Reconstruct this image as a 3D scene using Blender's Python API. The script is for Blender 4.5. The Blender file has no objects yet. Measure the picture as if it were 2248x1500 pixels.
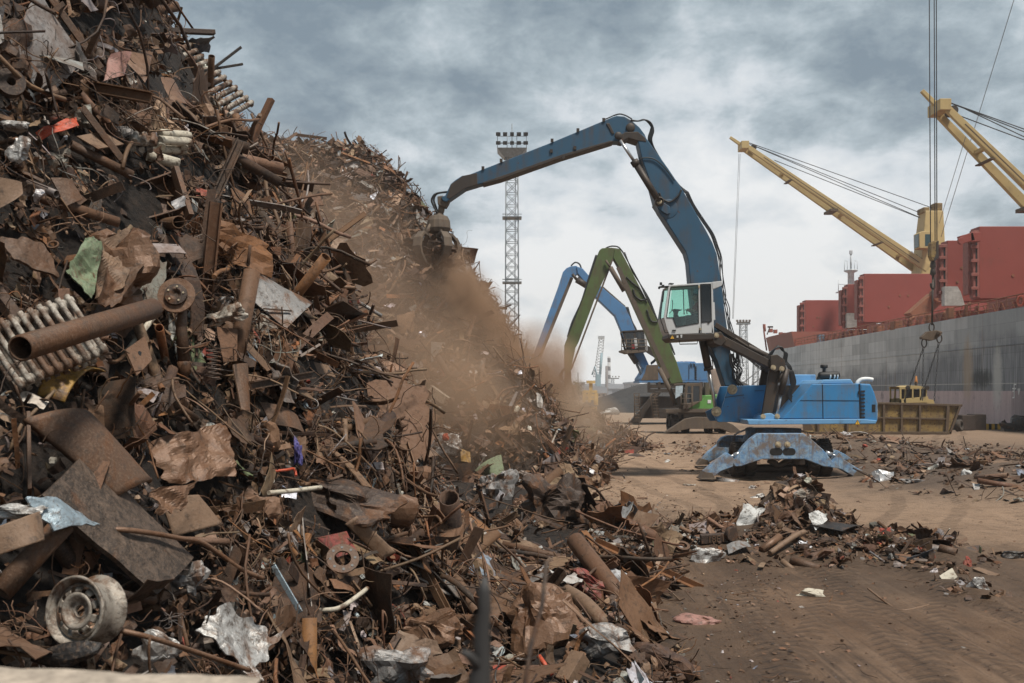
import bpy, bmesh, math, random
import numpy as np
from mathutils import Vector, Matrix
R = math.radians
C = bpy.context.scene.collection
SC = bpy.context.scene

# ---------------------------------------------------------------- camera, sky, sun, exposure
F = 2248 * 35 / 36; HC = 2.9; CX = 1124.0; HY = 858.0
cam = bpy.data.cameras.new('camera'); cam_o = bpy.data.objects.new('camera', cam); C.objects.link(cam_o)
cam.lens = 35; cam.sensor_width = 36; cam.shift_y = (HY - 750) / 2248
cam.clip_start = 0.1; cam.clip_end = 8000
cam_o.location = (0, 0, HC); cam_o.rotation_euler = (R(90), 0, 0)
cam.dof.use_dof = True; cam.dof.focus_distance = 19; cam.dof.aperture_fstop = 5.6
SC.camera = cam_o
SUN_EL, SUN_AZ = 64, 140          # azimuth measured clockwise from +Y (the way the camera looks)
w = bpy.data.worlds.new('World'); SC.world = w; w.use_nodes = True
nt = w.node_tree; nt.nodes.clear()
def wn(t, **k):
    n = nt.nodes.new(t)
    for a, b in k.items(): setattr(n, a, b)
    return n
def lk(a, b): nt.links.new(a, b)
out = wn('ShaderNodeOutputWorld'); bg = wn('ShaderNodeBackground'); lk(bg.outputs[0], out.inputs[0])
bg.inputs[1].default_value = 0.1
sky = wn('ShaderNodeTexSky', sky_type='NISHITA', sun_disc=False)
sky.sun_elevation = R(SUN_EL); sky.sun_rotation = R(SUN_AZ)
tc = wn('ShaderNodeTexCoord'); sep = wn('ShaderNodeSeparateXYZ'); lk(tc.outputs['Generated'], sep.inputs[0])
def wm(op, a, b=None, clamp=False):
    n = wn('ShaderNodeMath', operation=op, use_clamp=clamp)
    for i, v in enumerate((a, b)):
        if v is None: continue
        if isinstance(v, (int, float)): n.inputs[i].default_value = v
        else: lk(v, n.inputs[i])
    return n.outputs[0]
zz = wm('ADD', wm('MAXIMUM', sep.outputs[2], 0.0), 0.42)
px_ = wm('DIVIDE', sep.outputs[0], zz); py_ = wm('DIVIDE', sep.outputs[1], zz)
cmb = wn('ShaderNodeCombineXYZ'); lk(px_, cmb.inputs[0]); lk(py_, cmb.inputs[1])
def wnoise(scale, det, rough, dist, off):
    mp = wn('ShaderNodeMapping'); lk(cmb.outputs[0], mp.inputs[0]); mp.inputs['Location'].default_value = off
    n = wn('ShaderNodeTexNoise'); lk(mp.outputs[0], n.inputs['Vector'])
    n.inputs['Scale'].default_value = scale; n.inputs['Detail'].default_value = det
    n.inputs['Roughness'].default_value = rough; n.inputs['Distortion'].default_value = dist
    return n.outputs['Fac']
def blob(px, py, r):              # a soft patch of the cloud layer round one direction of the sky
    d = Vector(((px - CX) / F, 1, (HY - py) / F)).normalized()
    v = wn('ShaderNodeVectorMath', operation='DISTANCE'); lk(tc.outputs['Generated'], v.inputs[0]); v.inputs[1].default_value = d
    m = wn('ShaderNodeMapRange', interpolation_type='SMOOTHSTEP'); lk(v.outputs['Value'], m.inputs[0])
    m.inputs[1].default_value = r; m.inputs[2].default_value = 0; m.inputs[3].default_value = 0; m.inputs[4].default_value = 1
    return m.outputs[0]
n1 = wnoise(3.4, 11, .58, .10, (3.3, 1.2, 0)); n2 = wnoise(9.5, 10, .64, .25, (9.1, 5.0, 2))
base = wm('ADD', wm('ADD', wm('MULTIPLY', n1, 1.0), -.155), wm('MULTIPLY', n2, .46))
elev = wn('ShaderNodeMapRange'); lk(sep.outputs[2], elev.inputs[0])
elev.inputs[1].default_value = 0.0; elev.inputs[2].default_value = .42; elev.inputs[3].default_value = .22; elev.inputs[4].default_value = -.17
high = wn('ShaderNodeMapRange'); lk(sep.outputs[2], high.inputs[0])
for i_, v_ in ((1, .42), (2, .8), (3, 0.0), (4, -.18)): high.inputs[i_].default_value = v_  # unseen overhead sky made darker to weaken the ambient light
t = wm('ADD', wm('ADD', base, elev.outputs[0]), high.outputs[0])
for (bx, by, br, bw) in ((720, 190, .26, -.13), (350, 150, .3, -.06), (1480, 420, .30, .11), (1500, 90, .28, -.03), (2100, 330, .2, -.02), (420, 60, .14, .08), (1250, 330, .14, -.05), (1700, 560, .25, .06)):
    t = wm('ADD', t, wm('MULTIPLY', blob(bx, by, br), bw))
bk = wn('ShaderNodeMapRange'); lk(sep.outputs[1], bk.inputs[0])          # unseen sky behind the camera, darkened on purpose to lessen its fill light
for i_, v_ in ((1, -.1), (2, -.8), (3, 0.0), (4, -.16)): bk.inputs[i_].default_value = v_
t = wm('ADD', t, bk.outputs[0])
t = wm('ADD', wm('MULTIPLY', wm('SUBTRACT', t, .55), 1.25), .535)
cr = wn('ShaderNodeValToRGB'); lk(t, cr.inputs[0]); e = cr.color_ramp.elements
e[0].position = .30; e[0].color = (.15, .20, .24, 1)
e[1].position = .86; e[1].color = (.70, .71, .71, 1)
for p_, c_ in ((.42, (.235, .29, .325, 1)), (.52, (.34, .40, .435, 1)), (.64, (.52, .56, .59, 1))):
    q = cr.color_ramp.elements.new(p_); q.color = c_
sc10 = wn('ShaderNodeVectorMath', operation='SCALE'); lk(cr.outputs[0], sc10.inputs[0]); sc10.inputs['Scale'].default_value = 10.0
mx = wn('ShaderNodeMixRGB'); mx.inputs[0].default_value = .93
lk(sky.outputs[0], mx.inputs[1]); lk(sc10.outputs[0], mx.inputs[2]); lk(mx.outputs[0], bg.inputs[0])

sun = bpy.data.lights.new('sun', 'SUN'); sun_o = bpy.data.objects.new('sun', sun); C.objects.link(sun_o)
sun.energy = 3.6; sun.angle = R(10); sun.color = (1, .94, .85)
sd = Vector((math.sin(R(SUN_AZ)) * math.cos(R(SUN_EL)), math.cos(R(SUN_AZ)) * math.cos(R(SUN_EL)), math.sin(R(SUN_EL))))
sun_o.rotation_euler = sd.to_track_quat('Z', 'Y').to_euler(); sun_o.location = (20, -20, 40)
SC.view_settings.view_transform = 'Standard'; SC.view_settings.look = 'None'
SC.view_settings.exposure = 0.42; SC.view_settings.gamma = 1
SC.render.engine = 'CYCLES'
SC.cycles.use_denoising = True
SC.cycles.max_bounces = 6; SC.cycles.diffuse_bounces = 2; SC.cycles.glossy_bounces = 2; SC.cycles.transparent_max_bounces = 12
SC.cycles.volume_bounces = 1; SC.cycles.volume_max_steps = 64; SC.cycles.volume_step_rate = 1.0

# ---------------------------------------------------------------- helpers
rnd = random.Random(11); rng = np.random.default_rng(11)
def W(px, py, Y): return Vector(((px - CX) / F * Y, Y, HC - (py - HY) / F * Y))   # the place at depth Y seen at a point of the photograph
WM = {}
class MB:
    def __init__(s): s.v = []; s.f = []; s.s = []
    def add(s, vs, fs, sm=False):
        b = len(s.v); s.v += [tuple(v) for v in vs]
        s.f += [tuple(i + b for i in f) for f in fs]; s.s += [sm] * len(fs); return s
    def box(s, c, d, rot=None):
        c = Vector(c); vs = [Vector((x * d[0] / 2, y * d[1] / 2, z * d[2] / 2)) for x in (-1, 1) for y in (-1, 1) for z in (-1, 1)]
        if rot is not None: vs = [rot @ v for v in vs]
        return s.add([c + v for v in vs], [(0, 1, 3, 2), (4, 6, 7, 5), (0, 4, 5, 1), (2, 3, 7, 6), (0, 2, 6, 4), (1, 5, 7, 3)])
    def bx(s, x0, x1, y0, y1, z0, z1): return s.box(((x0 + x1) / 2, (y0 + y1) / 2, (z0 + z1) / 2), (abs(x1 - x0), abs(y1 - y0), abs(z1 - z0)))
    def bar(s, p, q, wd, ht, up=(0, 0, 1), wd2=None, ht2=None):
        p = Vector(p); q = Vector(q); d = (q - p).normalized(); u = Vector(up)
        if abs(d.dot(u)) > .98: u = Vector((0, 1, 0))
        a = d.cross(u).normalized(); b = a.cross(d)
        w2 = wd if wd2 is None else wd2; h2 = ht if ht2 is None else ht2
        vs = [p + a * wd / 2 * i + b * ht / 2 * j for i, j in ((-1, -1), (1, -1), (1, 1), (-1, 1))] + [q + a * w2 / 2 * i + b * h2 / 2 * j for i, j in ((-1, -1), (1, -1), (1, 1), (-1, 1))]
        return s.add(vs, [(0, 3, 2, 1), (4, 5, 6, 7), (0, 1, 5, 4), (1, 2, 6, 5), (2, 3, 7, 6), (3, 0, 4, 7)])
    def tube(s, pts, r, n=8, caps=True):
        pts = [Vector(p) for p in pts]; m = len(pts); rr = r if isinstance(r, (list, tuple)) else [r] * m
        vs = []; a = None
        for i, p in enumerate(pts):
            d = (pts[min(i + 1, m - 1)] - pts[max(i - 1, 0)])
            d = d.normalized() if d.length > 1e-9 else Vector((0, 0, 1))
            if a is None: a = d.orthogonal().normalized()
            a = (a - d * a.dot(d)); a = a.normalized() if a.length > 1e-6 else d.orthogonal().normalized()
            b = d.cross(a)
            vs += [p + (a * math.cos(2 * math.pi * k / n) + b * math.sin(2 * math.pi * k / n)) * rr[i] for k in range(n)]
        fs = [(i * n + k, i * n + (k + 1) % n, (i + 1) * n + (k + 1) % n, (i + 1) * n + k) for i in range(m - 1) for k in range(n)]
        s.add(vs, fs, True)
        if caps:
            b0 = len(s.v) - m * n
            s.f += [tuple(b0 + k for k in reversed(range(n))), tuple(b0 + (m - 1) * n + k for k in range(n))]; s.s += [False, False]
        return s
    def pipe(s, p, q, r, wall=.12, n=14, r2=None):    # an open-ended pipe with a wall
        p = Vector(p); q = Vector(q); d = (q - p); L = d.length; d.normalize(); r2 = r if r2 is None else r2
        return s.lathe([(r * (1 - wall), L * .0), (r, 0), (r2, L), (r2 * (1 - wall), L), (r * (1 - wall), 0)], p, d, n, smooth=True)
    def lathe(s, prof, c, axis=(0, 0, 1), n=16, smooth=True, a0=0, a1=2 * math.pi):
        c = Vector(c); d = Vector(axis).normalized(); a = d.orthogonal().normalized(); b = d.cross(a); full = abs(a1 - a0 - 2 * math.pi) < 1e-6
        m = len(prof); N = n if full else n + 1; vs = []
        for k in range(N):
            t = a0 + (a1 - a0) * k / n; e = a * math.cos(t) + b * math.sin(t)
            vs += [c + e * r + d * h for r, h in prof]
        fs = [(k * m + i, ((k + 1) % N) * m + i, ((k + 1) % N) * m + i + 1, k * m + i + 1) for k in range(n) for i in range(m - 1)]
        return s.add(vs, fs, smooth)
    def disc(s, c, axis, r, h, n=20): return s.lathe([(0, 0), (r, 0), (r, h), (0, h)], c, axis, n, smooth=False)
    def prism(s, poly, y0, y1):       # a side profile in x, z with a real width in y
        n = len(poly); ar = sum(poly[i][0] * poly[(i + 1) % n][1] - poly[(i + 1) % n][0] * poly[i][1] for i in range(n))
        if ar < 0: poly = poly[::-1]
        vs = [(x, y0, z) for x, z in poly] + [(x, y1, z) for x, z in poly]
        return s.add(vs, [tuple(range(n)), tuple(n + i for i in reversed(range(n)))] + [(i, n + i, n + (i + 1) % n, (i + 1) % n) for i in range(n)])
    def torus(s, c, axis, R0, r, n=18, m=8, stretch=None):
        c = Vector(c); d = Vector(axis).normalized(); a = d.orthogonal().normalized(); b = d.cross(a)
        if stretch is not None:
            b = Vector(stretch[0]).normalized(); a = b.cross(d); st = stretch[1]
        else: st = 1
        pts = [c + a * R0 * math.cos(2 * math.pi * k / n) + b * R0 * st * math.sin(2 * math.pi * k / n) for k in range(n + 1)]
        return s.tube(pts, r, m, caps=False)
    def build(s, name, mat, parent=None, bevel=0, keep=False):
        me = bpy.data.meshes.new(name)
        o = bpy.data.objects.new(name, me)
        L = Vector((0, 0, 0))
        if parent is None and not keep and s.v:
            a = np.array(s.v); L = Vector(((a[:, 0].min() + a[:, 0].max()) / 2, (a[:, 1].min() + a[:, 1].max()) / 2, a[:, 2].min()))
        me.from_pydata([(v[0] - L.x, v[1] - L.y, v[2] - L.z) for v in s.v], [], s.f)
        me.polygons.foreach_set('use_smooth', s.s); me.update()
        o.location = L
        if mat: me.materials.append(mat)
        C.objects.link(o); WM[o.name] = Matrix.Translation(L)
        if parent is not None:
            o.parent = parent; o.matrix_parent_inverse = WM[parent.name].inverted()
        if bevel:
            b = o.modifiers.new('bevel', 'BEVEL'); b.width = bevel; b.segments = 2; b.limit_method = 'ANGLE'; b.angle_limit = R(35)
        return o
def tag(o, label, cat, group=None, kind=None):
    if label: o['label'] = label
    if cat: o['category'] = cat
    if group: o['group'] = group
    if kind: o['kind'] = kind
    return o
def thing(name, label, cat, loc, group=None):
    o = bpy.data.objects.new(name, None); C.objects.link(o); o.location = loc; o.empty_display_size = .3
    WM[o.name] = Matrix.Translation(Vector(loc)); return tag(o, label, cat, group)

# value noise for the shapes of heaps and ground
_perm = np.random.default_rng(5).random((256, 256))
def vn(x, y, s=0):
    x = np.asarray(x, float) + s * 17.3; y = np.asarray(y, float) + s * 7.7
    xi = np.floor(x).astype(int); yi = np.floor(y).astype(int); u = x - xi; v = y - yi
    u = u * u * (3 - 2 * u); v = v * v * (3 - 2 * v)
    g = lambda a, b: _perm[a % 256, b % 256]
    return (g(xi, yi) * (1 - u) + g(xi + 1, yi) * u) * (1 - v) + (g(xi, yi + 1) * (1 - u) + g(xi + 1, yi + 1) * u) * v - .5
def fbm(x, y, sc, o=4, s=0):
    t = 0; a = 1
    for i in range(o): t = t + a * vn(np.asarray(x) * sc * 2 ** i, np.asarray(y) * sc * 2 ** i, s + i); a *= .5
    return t
def crease(P, amp, freq, seed, k=6):     # folds of crumpled sheet metal: sharp triangle waves in a few directions
    r = np.random.default_rng(seed); P = np.asarray(P, float); t = np.zeros(len(P)); Q = P.copy()
    for i in range(k + 5):
        d = r.normal(size=3); d /= np.linalg.norm(d); f = freq * (r.uniform(.6, 1.8) if i < k else r.uniform(2.2, 5.5))
        u = Q @ d * f + r.uniform(0, 9); tri = np.abs((u % 2) - 1) - .5
        t += amp * tri / (f / freq) * (1 if i < k else .75); Q = Q + np.outer(tri, r.normal(size=3)) * .12 / freq
    return t

# ---------------------------------------------------------------- materials
def newmat(name):
    m = bpy.data.materials.new(name); m.use_nodes = True; t = m.node_tree; t.nodes.clear()
    o = t.nodes.new('ShaderNodeOutputMaterial'); b = t.nodes.new('ShaderNodeBsdfPrincipled'); t.links.new(b.outputs[0], o.inputs[0])
    return m, t, b
def N(t, ty, ins={}, **k):
    n = t.nodes.new(ty)
    for a, b in k.items(): setattr(n, a, b)
    for a, b in ins.items():
        i = n.inputs[a]
        if hasattr(b, 'is_output') or hasattr(b, 'links') and not isinstance(b, (tuple, list, int, float)): t.links.new(b, i)
        else: i.default_value = b
    return n
def noise(t, vec, scale, det=6, rough=.6, dist=0.0):
    return N(t, 'ShaderNodeTexNoise', {'Vector': vec, 'Scale': scale, 'Detail': det, 'Roughness': rough, 'Distortion': dist}).outputs['Fac']
def ramp(t, fac, stops):
    n = N(t, 'ShaderNodeValToRGB', {'Fac': fac}); e = n.color_ramp.elements
    e[0].position, e[0].color = stops[0][0], (*stops[0][1], 1); e[1].position, e[1].color = stops[-1][0], (*stops[-1][1], 1)
    for p, c in stops[1:-1]: q = e.new(p); q.color = (*c, 1)
    return n.outputs[0]
def mr(t, v, a, b, c=0.0, d=1.0): return N(t, 'ShaderNodeMapRange', {'Value': v, 1: a, 2: b, 3: c, 4: d}).outputs[0]
def mix(t, f, a, b, mode='MIX'):
    n = N(t, 'ShaderNodeMixRGB', {}, blend_type=mode)
    for i, v in zip((0, 1, 2), (f, a, b)):
        if isinstance(v, (int, float)): n.inputs[i].default_value = v
        elif isinstance(v, tuple): n.inputs[i].default_value = (*v, 1) if len(v) == 3 else v
        else: t.links.new(v, n.inputs[i])
    return n.outputs[0]
def math_(t, op, a, b=0.0, clamp=False): return N(t, 'ShaderNodeMath', {0: a, 1: b}, operation=op, use_clamp=clamp).outputs[0]
def objco(t, scale=None):
    c = t.nodes.new('ShaderNodeTexCoord').outputs['Object']
    if scale: c = N(t, 'ShaderNodeMapping', {'Vector': c, 'Scale': scale}).outputs[0]
    return c
def bump(t, b, h, st=.3, d=.02):
    t.links.new(N(t, 'ShaderNodeBump', {'Height': h, 'Strength': st, 'Distance': d}).outputs[0], b.inputs['Normal'])
def paint(name, col, rough=.5, metal=0.0, wear=.25, dirt=.3, rust=(.07, .035, .02), dirtcol=(.09, .06, .04), sc=1.0, spec=.4, streak=True):
    m, t, b = newmat(name); c = objco(t)
    n1 = noise(t, c, 1.3 * sc, 8, .62); n2 = noise(t, c, 6 * sc, 9, .68, .3)
    st = noise(t, objco(t, (5 * sc, 5 * sc, .5 * sc)), 1.0, 6, .6)
    k = mix(t, mr(t, n1, .3, .7, 0, .35), col, tuple(x * .72 for x in col))
    d = math_(t, 'ADD', math_(t, 'MULTIPLY', n1, .55), math_(t, 'MULTIPLY', st if streak else n2, .45))
    k = mix(t, mr(t, d, .62 - dirt * .38, .72 - dirt * .12, 0, min(.9, .45 + dirt)), k, dirtcol)
    ru = mr(t, n2, .70 - wear * .3, .74 - wear * .28, 0, 1)
    k = mix(t, ru, k, mix(t, n1, rust, tuple(x * 1.9 for x in rust)))
    t.links.new(k, b.inputs['Base Color']); b.inputs['Metallic'].default_value = metal
    t.links.new(mr(t, ru, 0, 1, rough, .85), b.inputs['Roughness']); b.inputs['Specular IOR Level'].default_value = spec
    bump(t, b, n2, .15, .01)
    return m
def plain(name, col, rough=.6, metal=0.0, emit=None, var=.25, sc=3.0):
    m, t, b = newmat(name); n = noise(t, objco(t), sc, 6, .6)
    t.links.new(mix(t, mr(t, n, .3, .7, 0, 1), tuple(x * (1 - var) for x in col), tuple(min(1, x * (1 + var)) for x in col)), b.inputs['Base Color'])
    b.inputs['Roughness'].default_value = rough; b.inputs['Metallic'].default_value = metal
    return m
M = {}
M['blue'] = paint('blue_paint', (.048, .225, .47), .42, wear=.18, dirt=.40, dirtcol=(.14, .145, .15))
M['boomblue'] = paint('boom_blue_paint', (.034, .092, .155), .5, wear=.2, dirt=.34)
M['lightblue'] = paint('light_blue_paint', (.16, .36, .60), .45, wear=.2, dirt=.15)
M['wornblue0'] = paint('worn_blue_paint', (.13, .25, .42), .6, wear=.42, dirt=.62, dirtcol=(.17, .125, .09), rust=(.10, .06, .04), sc=1.6)
m, t, b = newmat('scuffed_blue_paint'); c = objco(t); n1 = noise(t, c, 2.2, 9, .68, .4); n2 = noise(t, c, 9, 9, .75, .5); stn = noise(t, objco(t, (9, 9, .9)), 1.0, 8, .7)
k = mix(t, mr(t, n2, .36, .62), (.06, .19, .40), (.30, .42, .52)); k = mix(t, mr(t, stn, .53, .66, 0, .8), k, (.13, .095, .07)); k = mix(t, mr(t, n1, .47, .60, 0, .85), k, mix(t, n2, (.10, .07, .05), (.24, .18, .13))); k = mix(t, mr(t, n2, .62, .67, 0, .9), k, (.05, .028, .018))
t.links.new(k, b.inputs['Base Color']); b.inputs['Roughness'].default_value = .65; bump(t, b, n2, .25, .01); M['wornblue'] = m
M['farblue'] = paint('dusty_blue_paint', (.09, .22, .42), .6, wear=.2, dirt=.3, dirtcol=(.16, .12, .09))
M['green'] = paint('dusty_green_paint', (.095, .135, .045), .6, wear=.25, dirt=.42, dirtcol=(.10, .075, .045))
M['brightgreen'] = paint('green_paint', (.13, .33, .08), .5, wear=.1, dirt=.2)
M['grease'] = paint('greasy_brown_metal', (.055, .044, .037), .55, .2, wear=.3, dirt=.35, dirtcol=(.09, .065, .045))
M['dusty'] = paint('dusty_dark_metal', (.11, .085, .065), .8, 0, wear=.3, dirt=.4, dirtcol=(.17, .125, .085))
M['dark'] = plain('dark_rubber', (.018, .017, .016), .6)
M['hose'] = plain('hose_rubber', (.02, .02, .02), .5)
M['chrome'] = plain('chrome_rod', (.50, .50, .50), .35, .8, var=.15)
M['pin'] = plain('pin_steel', (.40, .33, .22), .5, .1, var=.35, sc=12)
M['cabwhite'] = paint('cab_off_white_paint', (.56, .57, .57), .45, wear=.08, dirt=.14, dirtcol=(.25, .22, .18))
M['tyre'] = plain('tyre_rubber', (.055, .043, .034), .9, var=.4)
M['yellow'] = paint('ship_crane_yellow', (.50, .37, .165), .55, wear=.16, dirt=.16, dirtcol=(.25, .17, .09), sc=.5)
M['warnyellow'] = plain('warning_yellow', (.75, .42, .04), .5)
M['black'] = plain('black_paint', (.012, .012, .012), .5)
M['hatchred'] = paint('hatch_cover_red', (.27, .062, .048), .6, wear=.06, dirt=.12, dirtcol=(.17, .07, .05), sc=.45)
M['deckred'] = paint('deck_red', (.30, .10, .07), .65, wear=.25, dirt=.25, dirtcol=(.2, .13, .1))
M['railrust'] = paint('rusty_rail', (.26, .11, .06), .8, wear=.4, dirt=.3)
M['galv'] = plain('galvanised_steel', (.20, .22, .235), .55, .3)
M['skip'] = paint('skip_brown', (.105, .072, .045), .8, wear=.4, dirt=.35, dirtcol=(.14, .10, .07))
M['skipyel'] = paint('skip_worn_yellow', (.38, .25, .065), .7, wear=.5, dirt=.85, dirtcol=(.12, .085, .055), sc=1.1)
M['rope'] = plain('wire_rope', (.035, .035, .036), .6)
M['ropelight'] = plain('thin_wire_rope', (.22, .23, .24), .6)
M['white'] = plain('white_paint', (.7, .7, .68), .5, var=.1)
def glass(name, tint, a=.35):
    m, t, b = newmat(name)
    b.inputs['Base Color'].default_value = (*tint, 1); b.inputs['Roughness'].default_value = .06
    tr = t.nodes.new('ShaderNodeBsdfTransparent'); tr.inputs[0].default_value = (*tint, 1)
    ms = t.nodes.new('ShaderNodeMixShader'); ms.inputs[0].default_value = a
    gl = t.nodes.new('ShaderNodeBsdfGlossy'); gl.inputs['Roughness'].default_value = .04; gl.inputs[0].default_value = (1, 1, 1, 1)
    o = [n for n in t.nodes if n.type == 'OUTPUT_MATERIAL'][0]
    t.links.new(tr.outputs[0], ms.inputs[1]); t.links.new(gl.outputs[0], ms.inputs[2]); t.links.new(ms.outputs[0], o.inputs[0])
    return m
M['glass'] = glass('clear_green_glass', (.80, .95, .90), .05)
M['tint'] = glass('tinted_glass', (.17, .16, .15), .06)
M['teal'] = glass('teal_glass', (.70, .88, .83), .05)
# ---------------------------------------------------------------- the shape of the ground and of the scrap heaps
def sp(x, k): return k * np.logaddexp(0, np.asarray(x, float) / k)
def smn(a, b, k): return -k * np.logaddexp(-np.asarray(a, float) / k, -np.asarray(b, float) / k)
def sstep(x): x = np.clip(x, 0, 1); return x * x * (3 - 2 * x)
def heap_front(X, Y):
    s = .62 - 1.714 * (X + 1.55) + .5 * (smn(Y, 11, .6) - 8)
    s = smn(s, 12.8, .7) - 1.6 * sp(Y - 17.7, .5) - 1.5 * sp(4.3 - Y, .4)
    s = s - .42 * sstep((Y - 10.5) / 4)
    h = sp(s, .38) - .02
    xt = np.interp(Y, [3, 4.5, 7, 10, 13, 15, 18, 22, 27, 31], [-1.5, -.5, 1.2, 2.15, 2.1, 2.9, 3.1, 2.8, 1.6, .8])
    sk = .42 * sstep((xt - X) / 1.6) * sstep((Y - 3) / 2) * sstep((32 - Y) / 4)
    return np.maximum(h, 0) * sstep((Y - 1.5) / 1.5) + sk
def heap_rear(X, Y):
    s = 2.7 - 1.58 * (X - 1.0)
    s = smn(s, 14.3 - .10 * (X + 8), .45)
    s = smn(s, 1.15 * (Y - 30.2), .9) - 1.3 * sp(Y - 49, .8)
    h = sp(s, .42) - .03
    h = h + 1.5 * fbm(X, Y, .21, 4, 31) * np.clip((h - 2) / 6, 0, 1)
    h = h * sstep((Y - 22) / 6) * sstep((6.2 - X) / 4 + .1)
    return h + 2.0 * np.exp(-(((X - 3.0) / 3.0) ** 2 + ((Y - 58) / 6.5) ** 2)) + .5 * np.exp(-(((X - 2.2) / 1.5) ** 2 + ((Y - 41) / 5) ** 2))
def mound(X, Y):
    g = lambda cx, cy, rx, ry, h: h * np.exp(-(((X - cx) / rx) ** 2 + ((Y - cy) / ry) ** 2))
    return g(5.55, 19.6, .75, .8, 1.0) + g(5.6, 18.6, 2.0, 1.5, .40) + g(3.6, 18.8, 1.4, 1.4, .28) + g(7.3, 17.4, .8, 1.2, .24) + g(6.7, 14.7, .55, .7, .13)
def bank(X, Y):
    g = lambda cx, cy, rx, ry, h: h * np.exp(-(((X - cx) / rx) ** 2 + ((Y - cy) / ry) ** 2))
    return g(14.5, 29, 3.4, 3.6, .7) + g(13.0, 41, 3.8, 3.0, 1.0) + g(17.5, 36, 4, 5, .5)
def heaps(X, Y): return np.maximum(np.maximum(heap_front(X, Y), heap_rear(X, Y)), np.maximum(mound(X, Y), bank(X, Y)))
def ground_z(X, Y):
    f = np.clip(1.6 - np.asarray(Y, float) / 60, 0, 1)
    return (.10 * fbm(X, Y, .16, 3, 3) + .05 * fbm(X * 3, Y * .7, .6, 3, 9)) * f - .03
def hit(px, py, pull=0.0, step=.04):
    Y = np.arange(2.5, 80, step); X = (px - CX) / F * Y; Z = HC - (py - HY) / F * Y
    h0 = heaps(X, Y); k_ = np.where(Y < 26, 1.0, 0.0) * np.where(mound(X, Y) >= h0 - 1e-6, .3, 1.0)
    b = np.nonzero(Z <= np.maximum(h0 + k_ * lumpz(X, Y) * np.clip(h0 / .8, 0, 1), 0) + np.where(h0 < .6, ground_z(X, Y), 0))[0]
    y = Y[b[0]] if len(b) else 40.0
    return W(px, py, y - pull)
def surf_n(X, Y, f=heaps, e=.12):
    gx = (f(X + e, Y) - f(X - e, Y)) / (2 * e); gy = (f(X, Y + e) - f(X, Y - e)) / (2 * e)
    n = np.stack([-gx, -gy, np.ones_like(gx)], -1); return n / np.linalg.norm(n, axis=-1, keepdims=True)

# ---------------------------------------------------------------- ground, quay, water
m, t, b = newmat('dirt_ground'); c = objco(t); sp3 = N(t, 'ShaderNodeSeparateXYZ', {0: c})
X_, Y_ = sp3.outputs[0], sp3.outputs[1]
nl = noise(t, c, .12, 5, .6); nm = noise(t, c, .9, 8, .65); nf = noise(t, c, 9, 8, .7)
trk = noise(t, objco(t, (2.6, .16, 1)), 1.0, 6, .6, .0); ng = noise(t, c, 48, 6, .75); ng2 = noise(t, c, 2.6, 8, .72); trk2 = noise(t, objco(t, (.14, 1.9, 1)), 1.0, 6, .62, .3)
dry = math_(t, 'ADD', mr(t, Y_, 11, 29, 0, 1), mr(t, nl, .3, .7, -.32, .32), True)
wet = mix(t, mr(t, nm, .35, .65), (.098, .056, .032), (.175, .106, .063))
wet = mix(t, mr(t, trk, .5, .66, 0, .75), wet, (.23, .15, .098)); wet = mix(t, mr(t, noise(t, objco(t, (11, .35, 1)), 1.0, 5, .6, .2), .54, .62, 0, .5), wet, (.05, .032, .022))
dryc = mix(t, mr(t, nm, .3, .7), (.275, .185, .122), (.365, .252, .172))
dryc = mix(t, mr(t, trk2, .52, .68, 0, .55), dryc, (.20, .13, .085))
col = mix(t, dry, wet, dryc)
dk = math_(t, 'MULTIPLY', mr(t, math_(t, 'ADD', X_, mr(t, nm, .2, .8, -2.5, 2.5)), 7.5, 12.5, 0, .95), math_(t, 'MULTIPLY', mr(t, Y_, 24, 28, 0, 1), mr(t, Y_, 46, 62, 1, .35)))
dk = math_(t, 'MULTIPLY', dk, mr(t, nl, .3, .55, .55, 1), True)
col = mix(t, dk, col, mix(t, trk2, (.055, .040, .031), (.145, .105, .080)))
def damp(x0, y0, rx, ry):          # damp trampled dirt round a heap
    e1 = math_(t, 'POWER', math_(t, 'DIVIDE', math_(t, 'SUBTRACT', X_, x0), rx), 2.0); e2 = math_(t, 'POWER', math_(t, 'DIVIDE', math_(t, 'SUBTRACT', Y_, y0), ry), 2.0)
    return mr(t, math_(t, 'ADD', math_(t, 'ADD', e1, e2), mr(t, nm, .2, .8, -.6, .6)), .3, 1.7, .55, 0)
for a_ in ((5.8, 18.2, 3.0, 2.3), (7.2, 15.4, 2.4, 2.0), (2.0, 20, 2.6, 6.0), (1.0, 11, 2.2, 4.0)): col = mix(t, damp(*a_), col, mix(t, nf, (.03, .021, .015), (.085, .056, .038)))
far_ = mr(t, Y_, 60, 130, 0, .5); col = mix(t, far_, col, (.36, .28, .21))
col = mix(t, 1.0, col, N(t, 'ShaderNodeCombineColor', {0: mr(t, ng, .25, .75, .62, 1.38), 1: mr(t, ng, .25, .75, .62, 1.38), 2: mr(t, ng, .25, .75, .62, 1.38)}).outputs[0], 'MULTIPLY'); col = mix(t, mr(t, ng2, .52, .66, 0, .45), col, (.06, .04, .028)); col = mix(t, mr(t, nf, .58, .68, 0, .7), col, (.045, .032, .025))
col = mix(t, mr(t, noise(t, c, 26, 3, .5), .73, .77, 0, .4), col, (.42, .36, .30))
lugs = None
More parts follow.
